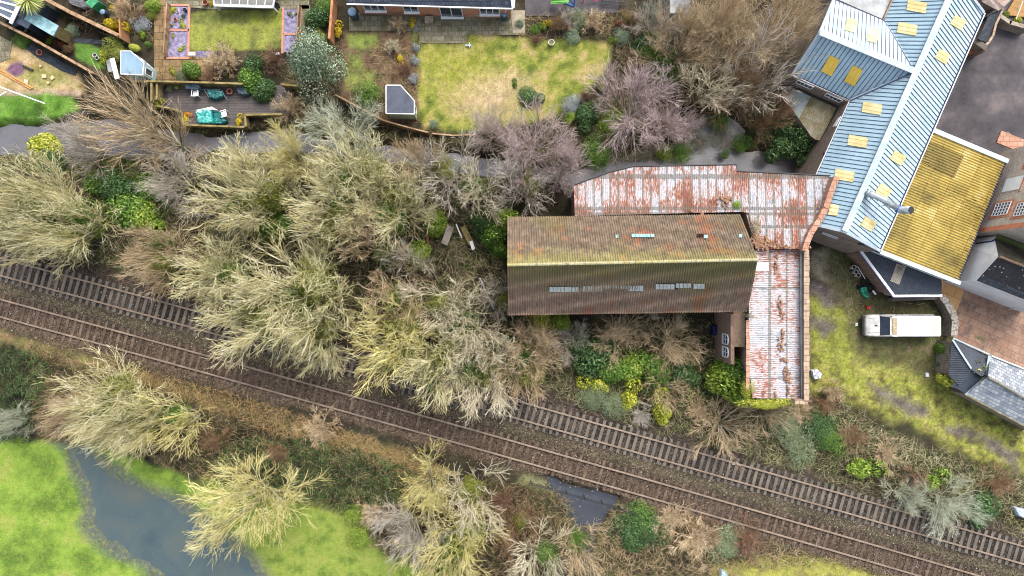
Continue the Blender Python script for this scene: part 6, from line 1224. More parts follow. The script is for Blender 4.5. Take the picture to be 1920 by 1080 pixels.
mass('undergrowth', 'tangled brown undergrowth of the copse beside the river and the mill', [[(1180, 60), (1260, 30), (1300, -20), (1570, -20), (1490, 120), (1500, 260), (1480, 300), (1400, 240), (1290, 200), (1150, 240), (1130, 160)]], 85, .9, .07, [c(42, 34, 24), c(70, 56, 40), c(88, 76, 52), c(60, 80, 34), c(130, 110, 84), c(178, 158, 128)], 52, .4)
mass('river_bank_plants', 'green and brown plants along the river banks', [[(290, 215), (345, 238), (530, 222), (700, 240), (780, 240), (880, 252), (1000, 230), (1130, 180), (1180, 200), (1150, 280), (1050, 300), (800, 262), (640, 246), (540, 238), (340, 250)], [(-40, 285), (90, 288), (300, 290), (340, 300), (300, 330), (80, 330), (-40, 300)]], 75, .5, .06, [c(50, 48, 28), c(72, 84, 32), c(96, 122, 44), c(116, 104, 66), c(152, 138, 100)], 53, .2)
mass('marsh_plants', 'brown twigs and green tufts standing in the marshy pool', [[(1105, 230), (1240, 200), (1300, 225), (1315, 262), (1330, 288), (1200, 302), (1110, 300)], [(1310, 250), (1370, 245), (1375, 272), (1310, 280)]], 120, .9, .06, [c(60, 52, 40), c(96, 86, 68), c(128, 118, 98), c(98, 120, 48), c(160, 148, 126)], 54, .55, wet=True)
mass('scrub', 'sage and brown scrub along the upper side of the railway', [[(1040, 620), (1060, 605), (1360, 600), (1350, 650), (1400, 760), (1510, 755), (1560, 745), (1720, 830), (1960, 900), (1960, 1015), (1800, 978), (1600, 920), (1400, 862), (1200, 800), (1040, 745)]], 95, .7, .06, [c(36, 36, 24), c(66, 76, 38), c(84, 104, 48), c(116, 130, 78), c(122, 112, 80), c(178, 166, 130)], 55, .22)
mass('brambles', 'dark green brambles on the slope below the railway', [[(-40, 640), (60, 650), (100, 690), (80, 780), (60, 830), (-40, 820)], [(380, 830), (560, 815), (700, 850), (790, 890), (780, 935), (650, 955), (560, 930), (420, 905)]], 130, 1.5, .07, [c(24, 36, 20), c(38, 58, 30), c(52, 80, 40), c(70, 104, 54), c(88, 112, 66), c(130, 140, 96)], 56, .08)
mass('brambles', 'brown bramble slope between the railway and the field', [[(60, 640), (200, 690), (400, 760), (560, 800), (760, 880), (820, 905), (980, 900), (1040, 925), (1060, 1000), (1050, 1100), (860, 1100), (700, 1030), (640, 965), (560, 940), (420, 900), (330, 880), (250, 850), (190, 835), (100, 830), (60, 800)]], 85, .55, .06, [c(36, 30, 21), c(70, 58, 38), c(76, 82, 40), c(70, 94, 38), c(118, 102, 70), c(176, 154, 116)], 57, .28)
GRN = [c(26, 42, 18), c(46, 72, 26), c(74, 106, 36), c(104, 140, 52), c(128, 128, 70), c(170, 164, 120)]
mass('dry_grass', 'orange tan dry grass and moss strip along the lower edge of the railway', [[(200, 672), (470, 748), (640, 800), (800, 858), (850, 890), (800, 900), (640, 850), (480, 800), (330, 745), (180, 700)]], 120, .3, .05, [c(52, 54, 30), c(84, 98, 44), c(104, 104, 54), c(134, 112, 68), c(156, 124, 84), c(190, 158, 114)], 67, .4)
mass('green_verge', 'green and sage plants along the foot of the mossy yard', [[(1540, 760), (1620, 790), (1760, 850), (1940, 905), (1940, 960), (1800, 930), (1620, 850), (1530, 800)], [(1080, 730), (1300, 800), (1560, 880), (1540, 895), (1300, 815), (1080, 755)]], 80, .5, .055, [c(44, 52, 26), c(78, 96, 40), c(112, 134, 56), c(146, 156, 96), c(160, 150, 112), c(206, 200, 164)], 68, .25)
mass('reeds', 'brown and green plants along both sides of the brook', [[(1020, 905), (1050, 920), (1078, 965), (1098, 1040), (1098, 1100), (1060, 1100), (1050, 1000)], [(1170, 940), (1148, 962), (1128, 985), (1112, 1030), (1112, 1100), (1150, 1100), (1180, 980)], [(1080, 985), (1140, 985), (1125, 1100), (1080, 1100)]], 110, .9, .06, [c(40, 36, 24), c(72, 62, 42), c(66, 92, 38), c(98, 112, 56), c(136, 118, 86), c(176, 158, 120)], 69, .35, wet=True)
mass('ivy', 'green ivy and evergreen ground cover in the left part of the wood', [[(190, 300), (300, 310), (320, 400), (280, 440), (200, 430), (170, 360)], [(40, 285), (120, 290), (110, 330), (40, 320)]], 110, 1.2, .07, GRN, 62, .06)
mass('ivy', 'green ivy along the left end of the barn', [[(890, 390), (950, 392), (946, 500), (910, 470)]], 130, 2.2, .07, GRN, 63, .05)
mass('ivy', 'evergreen ground cover below the barn courtyard', [[(1065, 645), (1130, 640), (1330, 680), (1390, 720), (1380, 750), (1270, 760), (1180, 730), (1080, 720)]], 110, 1.0, .07, GRN, 64, .08)
mass('ivy', 'dark ivy bank between the river end and the grey lean-to', [[(1425, 195), (1470, 180), (1535, 265), (1530, 305), (1480, 300), (1425, 260), (1385, 270), (1380, 245)]], 120, 1.4, .08, DK, 65, .05)
mass('reeds', 'green reeds along the bank above the rusty range', [[(1100, 270), (1150, 280), (1250, 280), (1300, 280), (1300, 296), (1230, 298), (1110, 305)]], 110, .6, .06, GRN, 66, .2, wet=True)
mass('brambles', 'brown and green bramble bank right of the brook', [[(1130, 950), (1180, 948), (1300, 975), (1450, 1015), (1560, 1052), (1400, 1065), (1330, 1100), (1120, 1100), (1130, 1000)]], 95, .8, .06, [c(50, 44, 28), c(80, 66, 44), c(70, 92, 42), c(110, 112, 66), c(146, 122, 90), c(186, 164, 130)], 58, .35)
mass('garden_border_plants', 'brown winter border plants above the big lawn', [[(975, 40), (1060, 22), (1200, 20), (1215, 110), (1150, 100), (1130, 76), (1060, 72), (1000, 78), (978, 68)], [(640, 100), (785, 60), (790, 230), (720, 240), (650, 185)]], 60, .35, .05, [c(62, 48, 34), c(94, 76, 54), c(86, 96, 44), c(130, 110, 80), c(168, 146, 110)], 59, .35)
mass('garden_border_plants', 'brown and green border plants of the left gardens', [[(225, 0), (290, 0), (290, 80), (225, 75)], [(150, 20), (222, 50), (222, 75), (120, 45)], [(575, 40), (640, 70), (640, 190), (560, 220), (530, 160)], [(295, 140), (450, 140), (450, 152), (295, 152)]], 60, .35, .05, [c(62, 48, 34), c(94, 76, 54), c(78, 96, 40), c(130, 116, 70), c(168, 146, 110)], 60, .3)
mass('yard_weeds', 'low weeds and rubble around the parked vehicle', [[(1545, 458), (1590, 478), (1650, 560), (1765, 565), (1775, 640), (1625, 648), (1590, 600), (1560, 530)], [(1750, 640), (1782, 640), (1785, 735), (1850, 775), (1960, 820), (1960, 850), (1800, 790), (1740, 740)]], 45, .14, .05, [c(52, 48, 30), c(86, 80, 44), c(80, 100, 38), c(124, 110, 76), c(176, 164, 130)], 61, .1)
g = np.random.default_rng(8); n = 9000; i = g.integers(0, len(XL), n); off = g.normal(size=n)*1.3+g.choice([0, 1.9, -1.2, 3.2], n); X = XL[i]+off*.27; Y = YL[i]+off*.96
k = (np.abs(X) < 47) & (np.abs(Y) < 27); X = X[k]; Y = Y[k]; n = len(X); s = (.028+.04*g.random(n)**2)[:, None]; P = np.stack([X, Y, np.full(n, ZR-.03)], 1)
a = unit(g.normal(size=(n, 3))*np.array([1, 1, .2])); b = unit(np.cross(a, np.array([0, 0, 1.]))); t = np.array([0, 0, 1.])
Vs = np.stack([P+a*s-t*.03, P+b*s-t*.03, P-a*s-t*.03, P-b*s-t*.03, P+t*s*.8], 1).reshape(-1, 3); b5 = np.arange(n)[:, None]*5
Ft = np.concatenate([b5+np.array([[0, 1, 4]]), b5+np.array([[1, 2, 4]]), b5+np.array([[2, 3, 4]]), b5+np.array([[3, 0, 4]])])
tag(link(npmesh('ballast_stones', Vs, Ft, [PH], rnd=np.tile(g.random(n), 4)), 'ballast_stones'), 'loose ballast stones strewn over the brown sleepers', 'stones', None, 'stuff'); setm(bpy.data.objects['ballast_stones'], LEAF('ballast_stone', [c(72, 62, 54), c(110, 98, 86), c(176, 164, 150)]))
# ---------------------------------------------------------------- the parked vehicle
def vehicle():
    L0, y0 = 6.25, 0; x0 = W(1623, 611, 1.0).x; yc = W(1690, 611, 1.4).y; Lx = W(1757, 611, 1.2).x-x0
    r = empty('parked_vehicle', (x0+Lx/2, yc, 0), 'long white four wheel drive with a dirty roof parked on the weedy ground', 'car')
    m_body = M('dirty_white_paint', [c(160, 158, 154), c(198, 198, 196), c(214, 214, 214)], 1.4, .35, 0, fine=5, famt=.06, coord='obj', spec=.5)
    m_roof = M('weathered_white_roof', [c(112, 100, 76), c(190, 184, 170), c(212, 208, 200), c(220, 218, 212)], 1.1, .5, 0, fine=7, famt=.1, coord='obj', lo=.26, hi=.6)
    m_tan = M('tan_stain', [c(150, 130, 96), c(190, 174, 140)], 3, .6, 0, coord='obj')
    P = lambda u, v, z_: (x0+u*Lx, yc+v, z_)
    def loft(mb, secs):
        n = len(secs[0]); b = len(mb.v); vs = [p for s in secs for p in s]; fs = []
        for i in range(len(secs)-1): fs += [(i*n+k, i*n+(k+1) % n, (i+1)*n+(k+1) % n, (i+1)*n+k) for k in range(n)]
        fs += [tuple(range(n))[::-1], tuple((len(secs)-1)*n+k for k in range(n))]; mb.add(vs, [f[::-1] for f in fs])
    def sec(u, w_, zb, zt, w2=None, sh=.12):
        w2 = w2 or w_*.9; zm = zb+(zt-zb)*.6
        return [P(u, -w_*.94, zb), P(u, -w_, zm), P(u, -w_*.97, zt-sh), P(u, -w2, zt), P(u, 0, zt+.02), P(u, w2, zt), P(u, w_*.97, zt-sh), P(u, w_, zm), P(u, w_*.94, zb)]
    mb = MB(); loft(mb, [sec(0, .78, .45, .86), sec(.012, .9, .35, .98), sec(.05, .97, .32, 1.08), sec(.19, .99, .32, 1.16), sec(.97, .99, .32, 1.16), sec(.99, .94, .38, 1.1), sec(1, .86, .42, 1.0)])
    mb.build('body', m_body, r, smooth=False, bevel=.02)
    mb = MB(); loft(mb, [[P(.185, -.86, 1.14), P(.185, .86, 1.14), P(.186, .86, 1.15), P(.186, -.86, 1.15)], [P(.186, -.88, 1.14), P(.186, .88, 1.14), P(.285, .74, 1.84), P(.285, -.74, 1.84)],
                         [P(.99, -.9, 1.14), P(.99, .9, 1.14), P(.965, .76, 1.9), P(.965, -.76, 1.9)]]); mb.build('window', m_glass, r, bevel=.01)['label'] = 'dark side glass and windscreen'
    mb = MB(); mb.add([P(.275, -.76, 1.83), P(.275, .76, 1.83), P(.31, .84, 1.9), P(.31, -.84, 1.9), P(.4, .86, 1.97), P(.4, -.86, 1.97), P(.96, .86, 1.97), P(.96, -.86, 1.97), P(.985, .76, 1.9), P(.985, -.76, 1.9)],
                      [(0, 3, 2, 1), (3, 5, 4, 2), (5, 7, 6, 4), (7, 9, 8, 6)][::1]); o = mb.build('roof', m_roof, r, solid=.04); o.data.flip_normals() if o.data.polygons[0].normal.z < 0 else None
    mb = MB(); mb.poly([P(.30, -.7, 1.955), P(.30, .7, 1.955), P(.36, .74, 1.99), P(.36, -.74, 1.99)]); o = mb.build('roof_visor', m_tan, r); o.data.flip_normals() if o.data.polygons[0].normal.z < 0 else None
    for sg in (-1, 1):
        mb = MB(); mb.beam(P(.3, sg*.86, 1.9), P(.97, sg*.86, 1.9), .05, .05); mb.build('roof_rail', m_upvc, r)
        for u0, u1 in ((.185, .29), (.42, .425), (.62, .625), (.80, .805)):
            mb = MB(); mb.beam(P(u0, sg*.9, 1.16), P(u1, sg*.78, 1.9), .07, .06); mb.build('pillar', m_body, r)
        mb = MB(); mb.box(*P(.215, sg*1.08, 1.2), .12, .2, .16); mb.build('mirror', m_dark, r, bevel=.02)
        mb = MB(); mb.box(*P(.006, sg*.68, .82), .06, .24, .16); mb.build('headlight', m_glass, r, bevel=.02)
        mb = MB(); mb.box(*P(1.0, sg*.8, .85), .05, .12, .3); mb.build('tail_light', M('red_lens', [c(150, 30, 26)], 1, .3, 0), r)
        for u in (.15, .76):
            q = Vector(P(u, sg*.86, .37)); mb = MB(); mb.tube([q-Vector((0, sg*.12, 0)), q+Vector((0, sg*.12, 0))], .37, 20); t = mb.build('wheel', m_rubber, r)
            mb = MB(); mb.tube([q+Vector((0, sg*.1, 0)), q+Vector((0, sg*.135, 0))], .2, 12); sub(mb, 'rim', m_steel, t, r)
    mb = MB(); mb.box(*P(-.005, 0, .55), .16, 1.7, .2); mb.build('bumper', m_dark, r, bevel=.03); mb = MB(); mb.box(*P(1.005, 0, .5), .12, 1.6, .18); mb.build('bumper', m_dark, r, bevel=.03)
    mb = MB()
    for a in (-.5, .3): mb.beam(P(.2, a-.3, 1.19), P(.245, a+.35, 1.52), .025, .03)
    mb.build('wiper', m_dark, r)
    mb = MB()
    for a in (-.62, .62): mb.beam(P(.03, a, 1.085), P(.18, a*.97, 1.17), .02, .015)
    mb.build('bonnet_crease', m_dark, r)
    mb = MB(); mb.box(*P(.135, .02, 1.17), .22, .14, .02); mb.build('bonnet_vent', m_dark, r)
vehicle()
# ---------------------------------------------------------------- fences and posts
def fence(label, pts, h, mt, step=1.8, postw=.12, th=.05, name='garden_fence', topw=None):
    P = [W(x, y, h) for x, y in pts]; r = empty(name, (P[0].x, P[0].y, 0), label, 'fence')
    pan = MB(); cap = MB(); pp = []
    for a, b in zip(P[:-1], P[1:]):
        L = (b-a).length; n = max(1, round(L/step))
        for i in range(n):
            p, q = a.lerp(b, i/n), a.lerp(b, (i+1)/n); pan.beam(p-Vector((0, 0, h/2+.02)), q-Vector((0, 0, h/2+.02)), th, h-.05); cap.beam(p+Vector((0, 0, .0)), q, topw or .12, .05); pp.append(p)
    pp.append(P[-1]); pan.build('panel', mt, r); cap.build('capping_rail', mt, r)
    for p in pp: mb = MB(); mb.box(p.x, p.y, h/2+.03, postw, postw, h+.12); mb.build('post', mt, r)
    return r
fence('long weathered timber fence running diagonally past the garden room', [(-10, 37), (60, 72), (115, 103), (175, 137)], 1.7, m_fence, topw=.22)
fence('weathered fence with a sagging hedge top above the cabbage palm', [(82, -4), (130, 22), (222, 66)], 1.7, m_fence, topw=.3)
fence('brown upright fence at the left of the second garden', [(223, -5), (225, 70)], 1.5, m_rfence)
fence('orange brown fence at the left of the vegetable garden', [(623, -5), (620, 36), (617, 72)], 1.7, m_rfence, topw=.2)
fence('low rustic fence between the slate bed and the brown path', [(313, 5), (310, 55), (306, 100)], .8, m_fence, 1.5, .07, .03, topw=.07)
fence('thin pale rail fence right of the right slate bed', [(560, 8), (557, 50), (555, 85)], .8, m_fence, 1.5, .07, .03, topw=.07)
fence('mossy timber fence along the top of the deck', [(258, 152), (330, 153), (400, 155), (455, 157)], 1.6, m_wood, 1.6, topw=.16)
fence('mossy timber fence along the top of the deck, right of the evergreen bush', [(528, 158), (560, 161)], 1.5, m_wood, 1.6, topw=.16)
fence('short mossy gate fence at the left end of the deck', [(284, 152), (284, 190)], 1.5, m_wood, 1.2, .16, topw=.18)
fence('second mossy rail at the left end of the deck', [(294, 155), (294, 186)], 1.4, m_wood, 1.2, .14, topw=.16)
fence('mossy rail stepping along the lower left edge of the deck', [(286, 197), (320, 203), (341, 210), (344, 232)], .9, m_wood, 1.3, topw=.14)
fence('mossy rail in front of the teal cover at the lower edge of the deck', [(345, 234), (400, 236), (458, 238)], .9, m_wood, 1.2, topw=.16)
fence('mossy rail along the lower right edge of the deck', [(461, 236), (459, 215), (530, 214)], .9, m_wood, 1.2, topw=.18)
fence('bowed garden fence running down past the dark roofed summerhouse', [(630, 178), (680, 205), (720, 226), (770, 240), (802, 248)], 1.3, m_fence, 2.0, topw=.12)
fence('low edging fence curving under the bottom of the big lawn', [(810, 250), (850, 254), (890, 252)], .5, m_fence, 2, .07, .04)
# deck
dk = empty('deck', (*W(410, 190, 0)[:2], 0), 'dark timber deck beside the river with a stepped lower edge', 'deck')
mb = MB(); mb.prism([tuple(W(x, y, .35)[:2]) for x, y in ((298, 157), (545, 160), (545, 214), (459, 215), (459, 237), (345, 234), (342, 208), (318, 202), (298, 197))], -.6, .35); mb.build('boards', m_deck, dk)
mb = MB(); mb.prism([tuple(W(x, y, .36)[:2]) for x, y in ((298, 161), (314, 161), (314, 183), (298, 183))], .3, .365); mb.build('mat', M('dark_mat', [c(44, 42, 50), c(64, 60, 70)], 4, .9, .1), dk)
# tarpaulin covered furniture: crumpled shells over tables
def cover(label, px, h, mt, z0=.35, seed=1, name='covered_furniture'):
    g_ = np.random.default_rng(seed); P = np.array([tuple(W(x, y, z0+h*.6)[:2]) for x, y in px]); ctr = P.mean(0); n = 30; m = 9; vs = []; per = []
    seg = np.linalg.norm(np.roll(P, -1, 0)-P, axis=1); cs = np.concatenate([[0], np.cumsum(seg)]); 
    for k in range(n):
        t = cs[-1]*k/n; i = min(np.searchsorted(cs, t, 'right')-1, len(P)-1); f = (t-cs[i])/seg[i]; per.append(P[i]*(1-f)+P[(i+1) % len(P)]*f)
    prof = [(1.0, 0), (1.0, .35), (.97, .75), (.9, .95), (.75, 1.0), (.55, 1.0), (.35, 1.03), (.18, 1.02)]
    for s_, z_ in prof:
        for k in range(n):
            w_ = .06*math.sin(k*2.1+s_*9)*(1 if s_ > .9 else .3); p = ctr+(per[k]-ctr)*(s_+w_*.4); vs.append((p[0], p[1], z0+h*z_+g_.normal()*.05*(z_ > 0)))
    fs = [(i*n+k, i*n+(k+1) % n, (i+1)*n+(k+1) % n, (i+1)*n+k) for i in range(len(prof)-1) for k in range(n)]; vs.append((ctr[0], ctr[1], z0+h)); fs += [((len(prof)-1)*n+k, (len(prof)-1)*n+(k+1) % n, len(vs)-1) for k in range(n)]
    mb = MB(); mb.add(vs, fs); o = mb.build(name, mt, smooth=False); o.modifiers.new('s', 'SUBSURF').levels = 1; o.modifiers['s'].render_levels = 2
    return tag(o, label, 'cover')
cover('bright teal tarpaulin draped over a table in the lower part of the deck', [(368, 206), (398, 201), (402, 233), (372, 233)], .8, m_teal, seed=2)
cover('darker teal tarpaulin heap between the draped table and the plastic chair', [(401, 208), (414, 210), (420, 222), (428, 228), (416, 234), (402, 233)], .5, M('dark_teal_tarpaulin', [c(16, 84, 88), c(30, 130, 128)], 2, .4, .5, bdist=.1), seed=3)
mb = MB(); mb.prism([tuple(W(x, y, 1.12)[:2]) for x, y in ((367, 210), (370, 206), (397, 200), (409, 207), (398, 205), (369, 213))], 1.0, 1.14); tag(mb.build('white_tarpaulin', m_upvc), 'white edge strip of tarpaulin above the teal cover', 'tarpaulin')
cover('slate blue covered barbecue at the top left of the deck', [(347, 158), (378, 158), (379, 167), (372, 170), (349, 169)], .9, m_navytarp, seed=4)
cover('folded dark teal cover lying inside the grey frame on the deck', [(388, 168), (405, 166), (418, 170), (421, 182), (405, 187), (392, 184)], .6, M('petrol_cover', [c(18, 62, 66), c(38, 100, 102), c(80, 150, 150)], 3, .4, .5, bdist=.1), seed=5)
cover('slate blue cover under the evergreen bush on the deck', [(443, 160), (460, 160), (468, 178), (455, 181), (446, 174)], .7, m_navytarp, seed=6)
mb = MB(); Z = .95
for a, b in (((380, 168), (416, 169)), ((383, 169), (392, 183)), ((416, 169), (423, 184)), ((412, 158), (412, 169)), ((424, 182), (427, 189))): mb.tube([W(*a, Z), W(*b, Z)], .035, 6)
for a in ((380, 168), (416, 169), (392, 183), (423, 184)): mb.tube([W(*a, Z), Vector((W(*a, Z).x, W(*a, Z).y, .35))], .03, 6)
tag(mb.build('swing_seat_frame', m_navytarp), 'grey tubular frame standing over the petrol coloured cover on the deck', 'frame')
def chair(px, py, rz, label, z0=.35):
    p = W(px, py, z0+.45); r = empty('plastic_chair', (p.x, p.y, z0), label, 'chair', 'white plastic garden chairs', rz); X = lambda a, b, z_: Vector((a, b, z_))
    mb = MB(); mb.box(0, 0, .43, .5, .46, .04); mb.build('seat', m_upvc, r, bevel=.015)
    mb = MB()
    for i in range(5): mb.beam(X(-.2+.1*i, .24, .45), X(-.19+.095*i, .34, .86), .06, .02, up=(0, 1, 0))
    mb.beam(X(-.25, .35, .87), X(.25, .35, .87), .05, .05); mb.build('backrest', m_upvc, r)
    for s_ in (-1, 1):
        mb = MB(); mb.beam(X(s_*.27, -.24, .64), X(s_*.27, .3, .66), .06, .03); mb.build('armrest', m_upvc, r)
        for t_ in (-.22, .24): mb = MB(); mb.beam(X(s_*.25, t_, .64), X(s_*.28, t_*1.15, 0), .05, .05); mb.build('leg', m_upvc, r)
chair(367, 175, R(180), 'white plastic chair in front of the slate blue covered barbecue'); chair(420, 214, R(-75), 'white plastic chair beside the teal tarpaulin'); chair(1903, 573, R(100), 'white plastic chair beside the white house wall', .07)
def pot(px, py, r_, h, label, mt, z0=.05, name='plant_pot', fill=None, hollow=True):
    p = W(px, py, z0+h); rt = empty(name, (p.x, p.y, z0), label, 'pot'); mb = MB(); n = 18; vs = []; rr_ = [(r_*.75, 0), (r_, h), (r_*.82, h), (r_*.75, h*.75)]
    for rad, zz in rr_: vs += [(p.x+rad*math.cos(2*math.pi*k/n), p.y+rad*math.sin(2*math.pi*k/n), z0+zz) for k in range(n)]
    fs = [(i*n+k, i*n+(k+1) % n, (i+1)*n+(k+1) % n, (i+1)*n+k) for i in range(3) for k in range(n)]; mb.add(vs, fs); mb.build('rim', mt, rt, smooth=False)
    mb = MB(); mb.poly([(p.x+r_*.76*math.cos(2*math.pi*k/n), p.y+r_*.76*math.sin(2*math.pi*k/n), z0+h*.75) for k in range(n)]); mb.build('soil', fill or m_rubber, rt)
m_tp = M('terracotta_pot', [c(180, 100, 70), c(205, 130, 95)], 3, .8, .05); m_pale = M('pale_stone_pot', [c(190, 182, 176), c(222, 216, 210)], 3, .8, .05)
pot(1602, 501, .2, .6, 'topmost pale chimney pot beside the black roofed shed', m_pale, name='chimney_pot'); pot(1606, 510, .2, .6, 'middle pale chimney pot beside the black roofed shed', m_pale, name='chimney_pot'); pot(1610, 516, .19, .6, 'lowest pale chimney pot beside the black roofed shed', m_pale, name='chimney_pot')
pot(1034, 79, .28, .4, 'round white rimmed planter at the top edge of the big lawn', m_pale, fill=M('mossy_soil', [c(100, 120, 60), c(120, 110, 80)], 4)); pot(42, 54, .27, .35, 'white round pot beside the garden room', m_pale); pot(177, 103, .2, .35, 'white pot on the small green lawn, left one', m_pale); pot(181, 108, .18, .3, 'white pot on the small green lawn, right one', m_pale)
pot(346, 18, .16, .3, 'black round pot in the upper left slate bed', m_rubber); pot(332, 21, .12, .2, 'small white pot in the upper left slate bed', m_pale); pot(430, 171, .26, .4, 'terracotta pot on the deck', m_tp, .35); pot(384, 4, .25, .4, 'terracotta pot beside the conservatory', m_tp); pot(328, 36, .16, .2, 'terracotta dish in the upper left slate bed', m_tp)
pot(514, 5, .2, .3, 'dark tyre pot right of the conservatory', m_rubber); pot(520, 10, .2, .3, 'dark pot furthest right of the conservatory', m_rubber); pot(73, 98, .26, .3, 'square looking orange pot on the dark path', m_tp); pot(895, 23, .3, .5, 'turquoise water bowl by the bungalow wall', M('turquoise_glaze', [c(120, 185, 190), c(170, 215, 215)], 3, .4)); pot(1035, 10, .01, .01, 'x', m_tp) if False else None
# tyres, bags, butts
for i, (x, y, z_, lab) in enumerate([(1622, 529, .12, 'upper black tyre lying beside the chimney pots'), (1631, 541, .12, 'lower black tyre lying beside the green tarpaulin')]):
    p = W(x, y, z_); mb = MB(); mb.ring(p.x, p.y, z_+.05, .27, .12); tag(mb.build('tyre', m_rubber, smooth=True), lab, 'tyre', 'tyres by the black roofed shed')
cover('crumpled emerald green tarpaulin beside the tyres', [(1612, 538), (1624, 537), (1629, 552), (1627, 560), (1619, 556), (1614, 546)], .35, M('green_tarpaulin', [c(18, 96, 74), c(36, 150, 118), c(90, 190, 160)], 3, .4, .4, bdist=.1), .05, 7, 'tarpaulin')
cover('dark blue bag beside the green tarpaulin', [(1608, 534), (1616, 535), (1614, 543), (1609, 542)], .3, M('dark_blue_bag', [c(24, 28, 44), c(44, 50, 70)], 3, .5, .3), .05, 8, 'bag')
cover('small red bag on the weeds above the vehicle', [(1624, 573), (1630, 573), (1631, 579), (1625, 580)], .2, M('red_bag', [c(190, 60, 44), c(220, 90, 66)], 3, .6, .2), .05, 9, 'bag')
cover('crumpled white plastic bundle at the foot of the wing parapet', [(1520, 694), (1532, 692), (1541, 700), (1538, 710), (1526, 712)], .45, M('white_plastic_sheet', [c(120, 120, 132), c(210, 210, 222), c(238, 238, 245)], 4, .5, .5, bdist=.1), .05, 10, 'plastic_bundle')
cover('white and grey rag on the moss near the black tin shed', [(1735, 699), (1741, 699), (1742, 706), (1736, 707)], .2, m_white, .05, 11, 'rag')
cover('small white rag in front of the vehicle bonnet', [(1603, 606), (1609, 605), (1608, 611), (1604, 612)], .1, m_white, .05, 12, 'rag')
cover('dark blue bag in the shade of the annexe', [(1333, 610), (1347, 608), (1348, 628), (1334, 629)], .9, M('navy_bag', [c(18, 22, 60), c(30, 36, 96)], 2, .4, .3), 0, 13, 'bag')
for px, py, r_, h, lab in ((660, 22, .42, 1.2, 'grey blue water butt at the left corner of the bungalow'), (945, 26, .3, 1.1, 'dark blue water butt at the right corner of the bungalow'), (192, 22, .26, .8, 'blue lidded barrel at the top of the gardens')):
    p = W(px, py, h); rt = empty('water_butt', (p.x, p.y, 0), lab, 'water butt'); mb = MB(); mb.tube([(p.x, p.y, 0), (p.x, p.y, h*.5), (p.x, p.y, h)], [r_*.85, r_, r_*.9], 18); mb.build('barrel', m_navytarp, rt)
    mb = MB(); mb.dome(p.x, p.y, h, r_*.93, r_*.93, .1, 18, 3); mb.build('lid', M('butt_lid', [c(96, 124, 150), c(120, 146, 170)], 3, .4, 0), rt)
mb = MB(); p = W(15, 32, .6); mb.box(p.x, p.y, .45, .5, .9, .8, R(25)); q = W(32, 40, .6); mb.box(q.x, q.y, .5, .8, 1.3, .9, R(25)); tag(mb.build('storage_box', M('dark_storage_box', [c(58, 64, 76), c(84, 92, 104)], 2, .6, .05), bevel=.05), 'dark grey storage boxes beside the greenhouse', 'box')
gs = empty('green_playhouse', (*W(172, 6, 0)[:2], 0), 'small green roofed playhouse at the top edge', 'playhouse'); mb = MB(); a, b, c_, d_ = W(160, 4, 1.2), W(174, -6, 1.2), W(184, 2, 1.2), W(172, 15, 1.2); mb.prism([tuple(p[:2]) for p in (a, b, c_, d_)], 0, 1.1); mb.build('wall', M('green_plastic', [c(46, 128, 84), c(70, 150, 104)], 2, .5), gs)
mb = MB(); m1, m2 = a.lerp(d_, .5)+Vector((0, 0, .35)), b.lerp(c_, .5)+Vector((0, 0, .35)); mb.poly([a, m1, m2, b]); mb.poly([m1, d_, c_, m2]); mb.build('roof', M('pale_green_plastic', [c(70, 170, 116), c(100, 190, 136)], 2, .5), gs, solid=.03)
cover('dark grey covered trampoline bed at the top left', [(128, 0), (150, -6), (166, 14), (158, 18), (132, 8)], .4, M('grey_cover', [c(80, 84, 92), c(112, 114, 120)], 2, .7, .1), .05, 15, 'trampoline_cover')
# climbing frame and slide
cf = empty('climbing_frame', (*W(1070, 5, 0)[:2], 0), 'blue framed swing and slide set at the top edge', 'climbing frame'); mb = MB(); mb.beam(W(1034, 2, .6), W(1066, 0, 1.6), .55, .05); mb.beam(W(1034, -1, .7), W(1066, -3, 1.7), .05, .14); mb.beam(W(1034, 5, .65), W(1066, 3, 1.65), .05, .14); mb.build('slide', M('lime_plastic', [c(120, 200, 90), c(160, 225, 130)], 2, .35), cf)
mb = MB()
for a, b in ((((1078, -8), 1.9), ((1076, 14), 0.1)), (((1078, -8), 1.9), ((1058, 5), 0.1)), (((1058, 5), .1), ((1076, 12), .1)), (((1068, -2), 1.6), ((1076, 10), .5))): mb.tube([W(*a[0], a[1]), W(*b[0], b[1])], .05, 8)
mb.build('frame', M('blue_tube', [c(40, 110, 200)], 2, .4), cf)
mb = MB(); mb.tube([W(1095, -4, .5), W(1093, 6, .1)], .05, 6); mb.tube([W(1100, -2, .5), W(1120, 1, .3)], .06, 6); tag(mb.build('toy', M('pink_plastic', [c(210, 60, 110)], 2, .4)), 'pink toy lying beside the climbing frame', 'toy')
mb = MB()
for i in range(8): mb.beam(W(1128+i*6, -6, .5), W(1131+i*6, 7, .3), .06, .06)
mb.beam(W(1126, 0, .55), W(1176, 5, .55), .06, .06); mb.beam(W(1128, 7, .4), W(1176, 10, .4), .06, .06); tag(mb.build('metal_rack', m_dark), 'dark metal slatted rack at the top edge', 'rack')
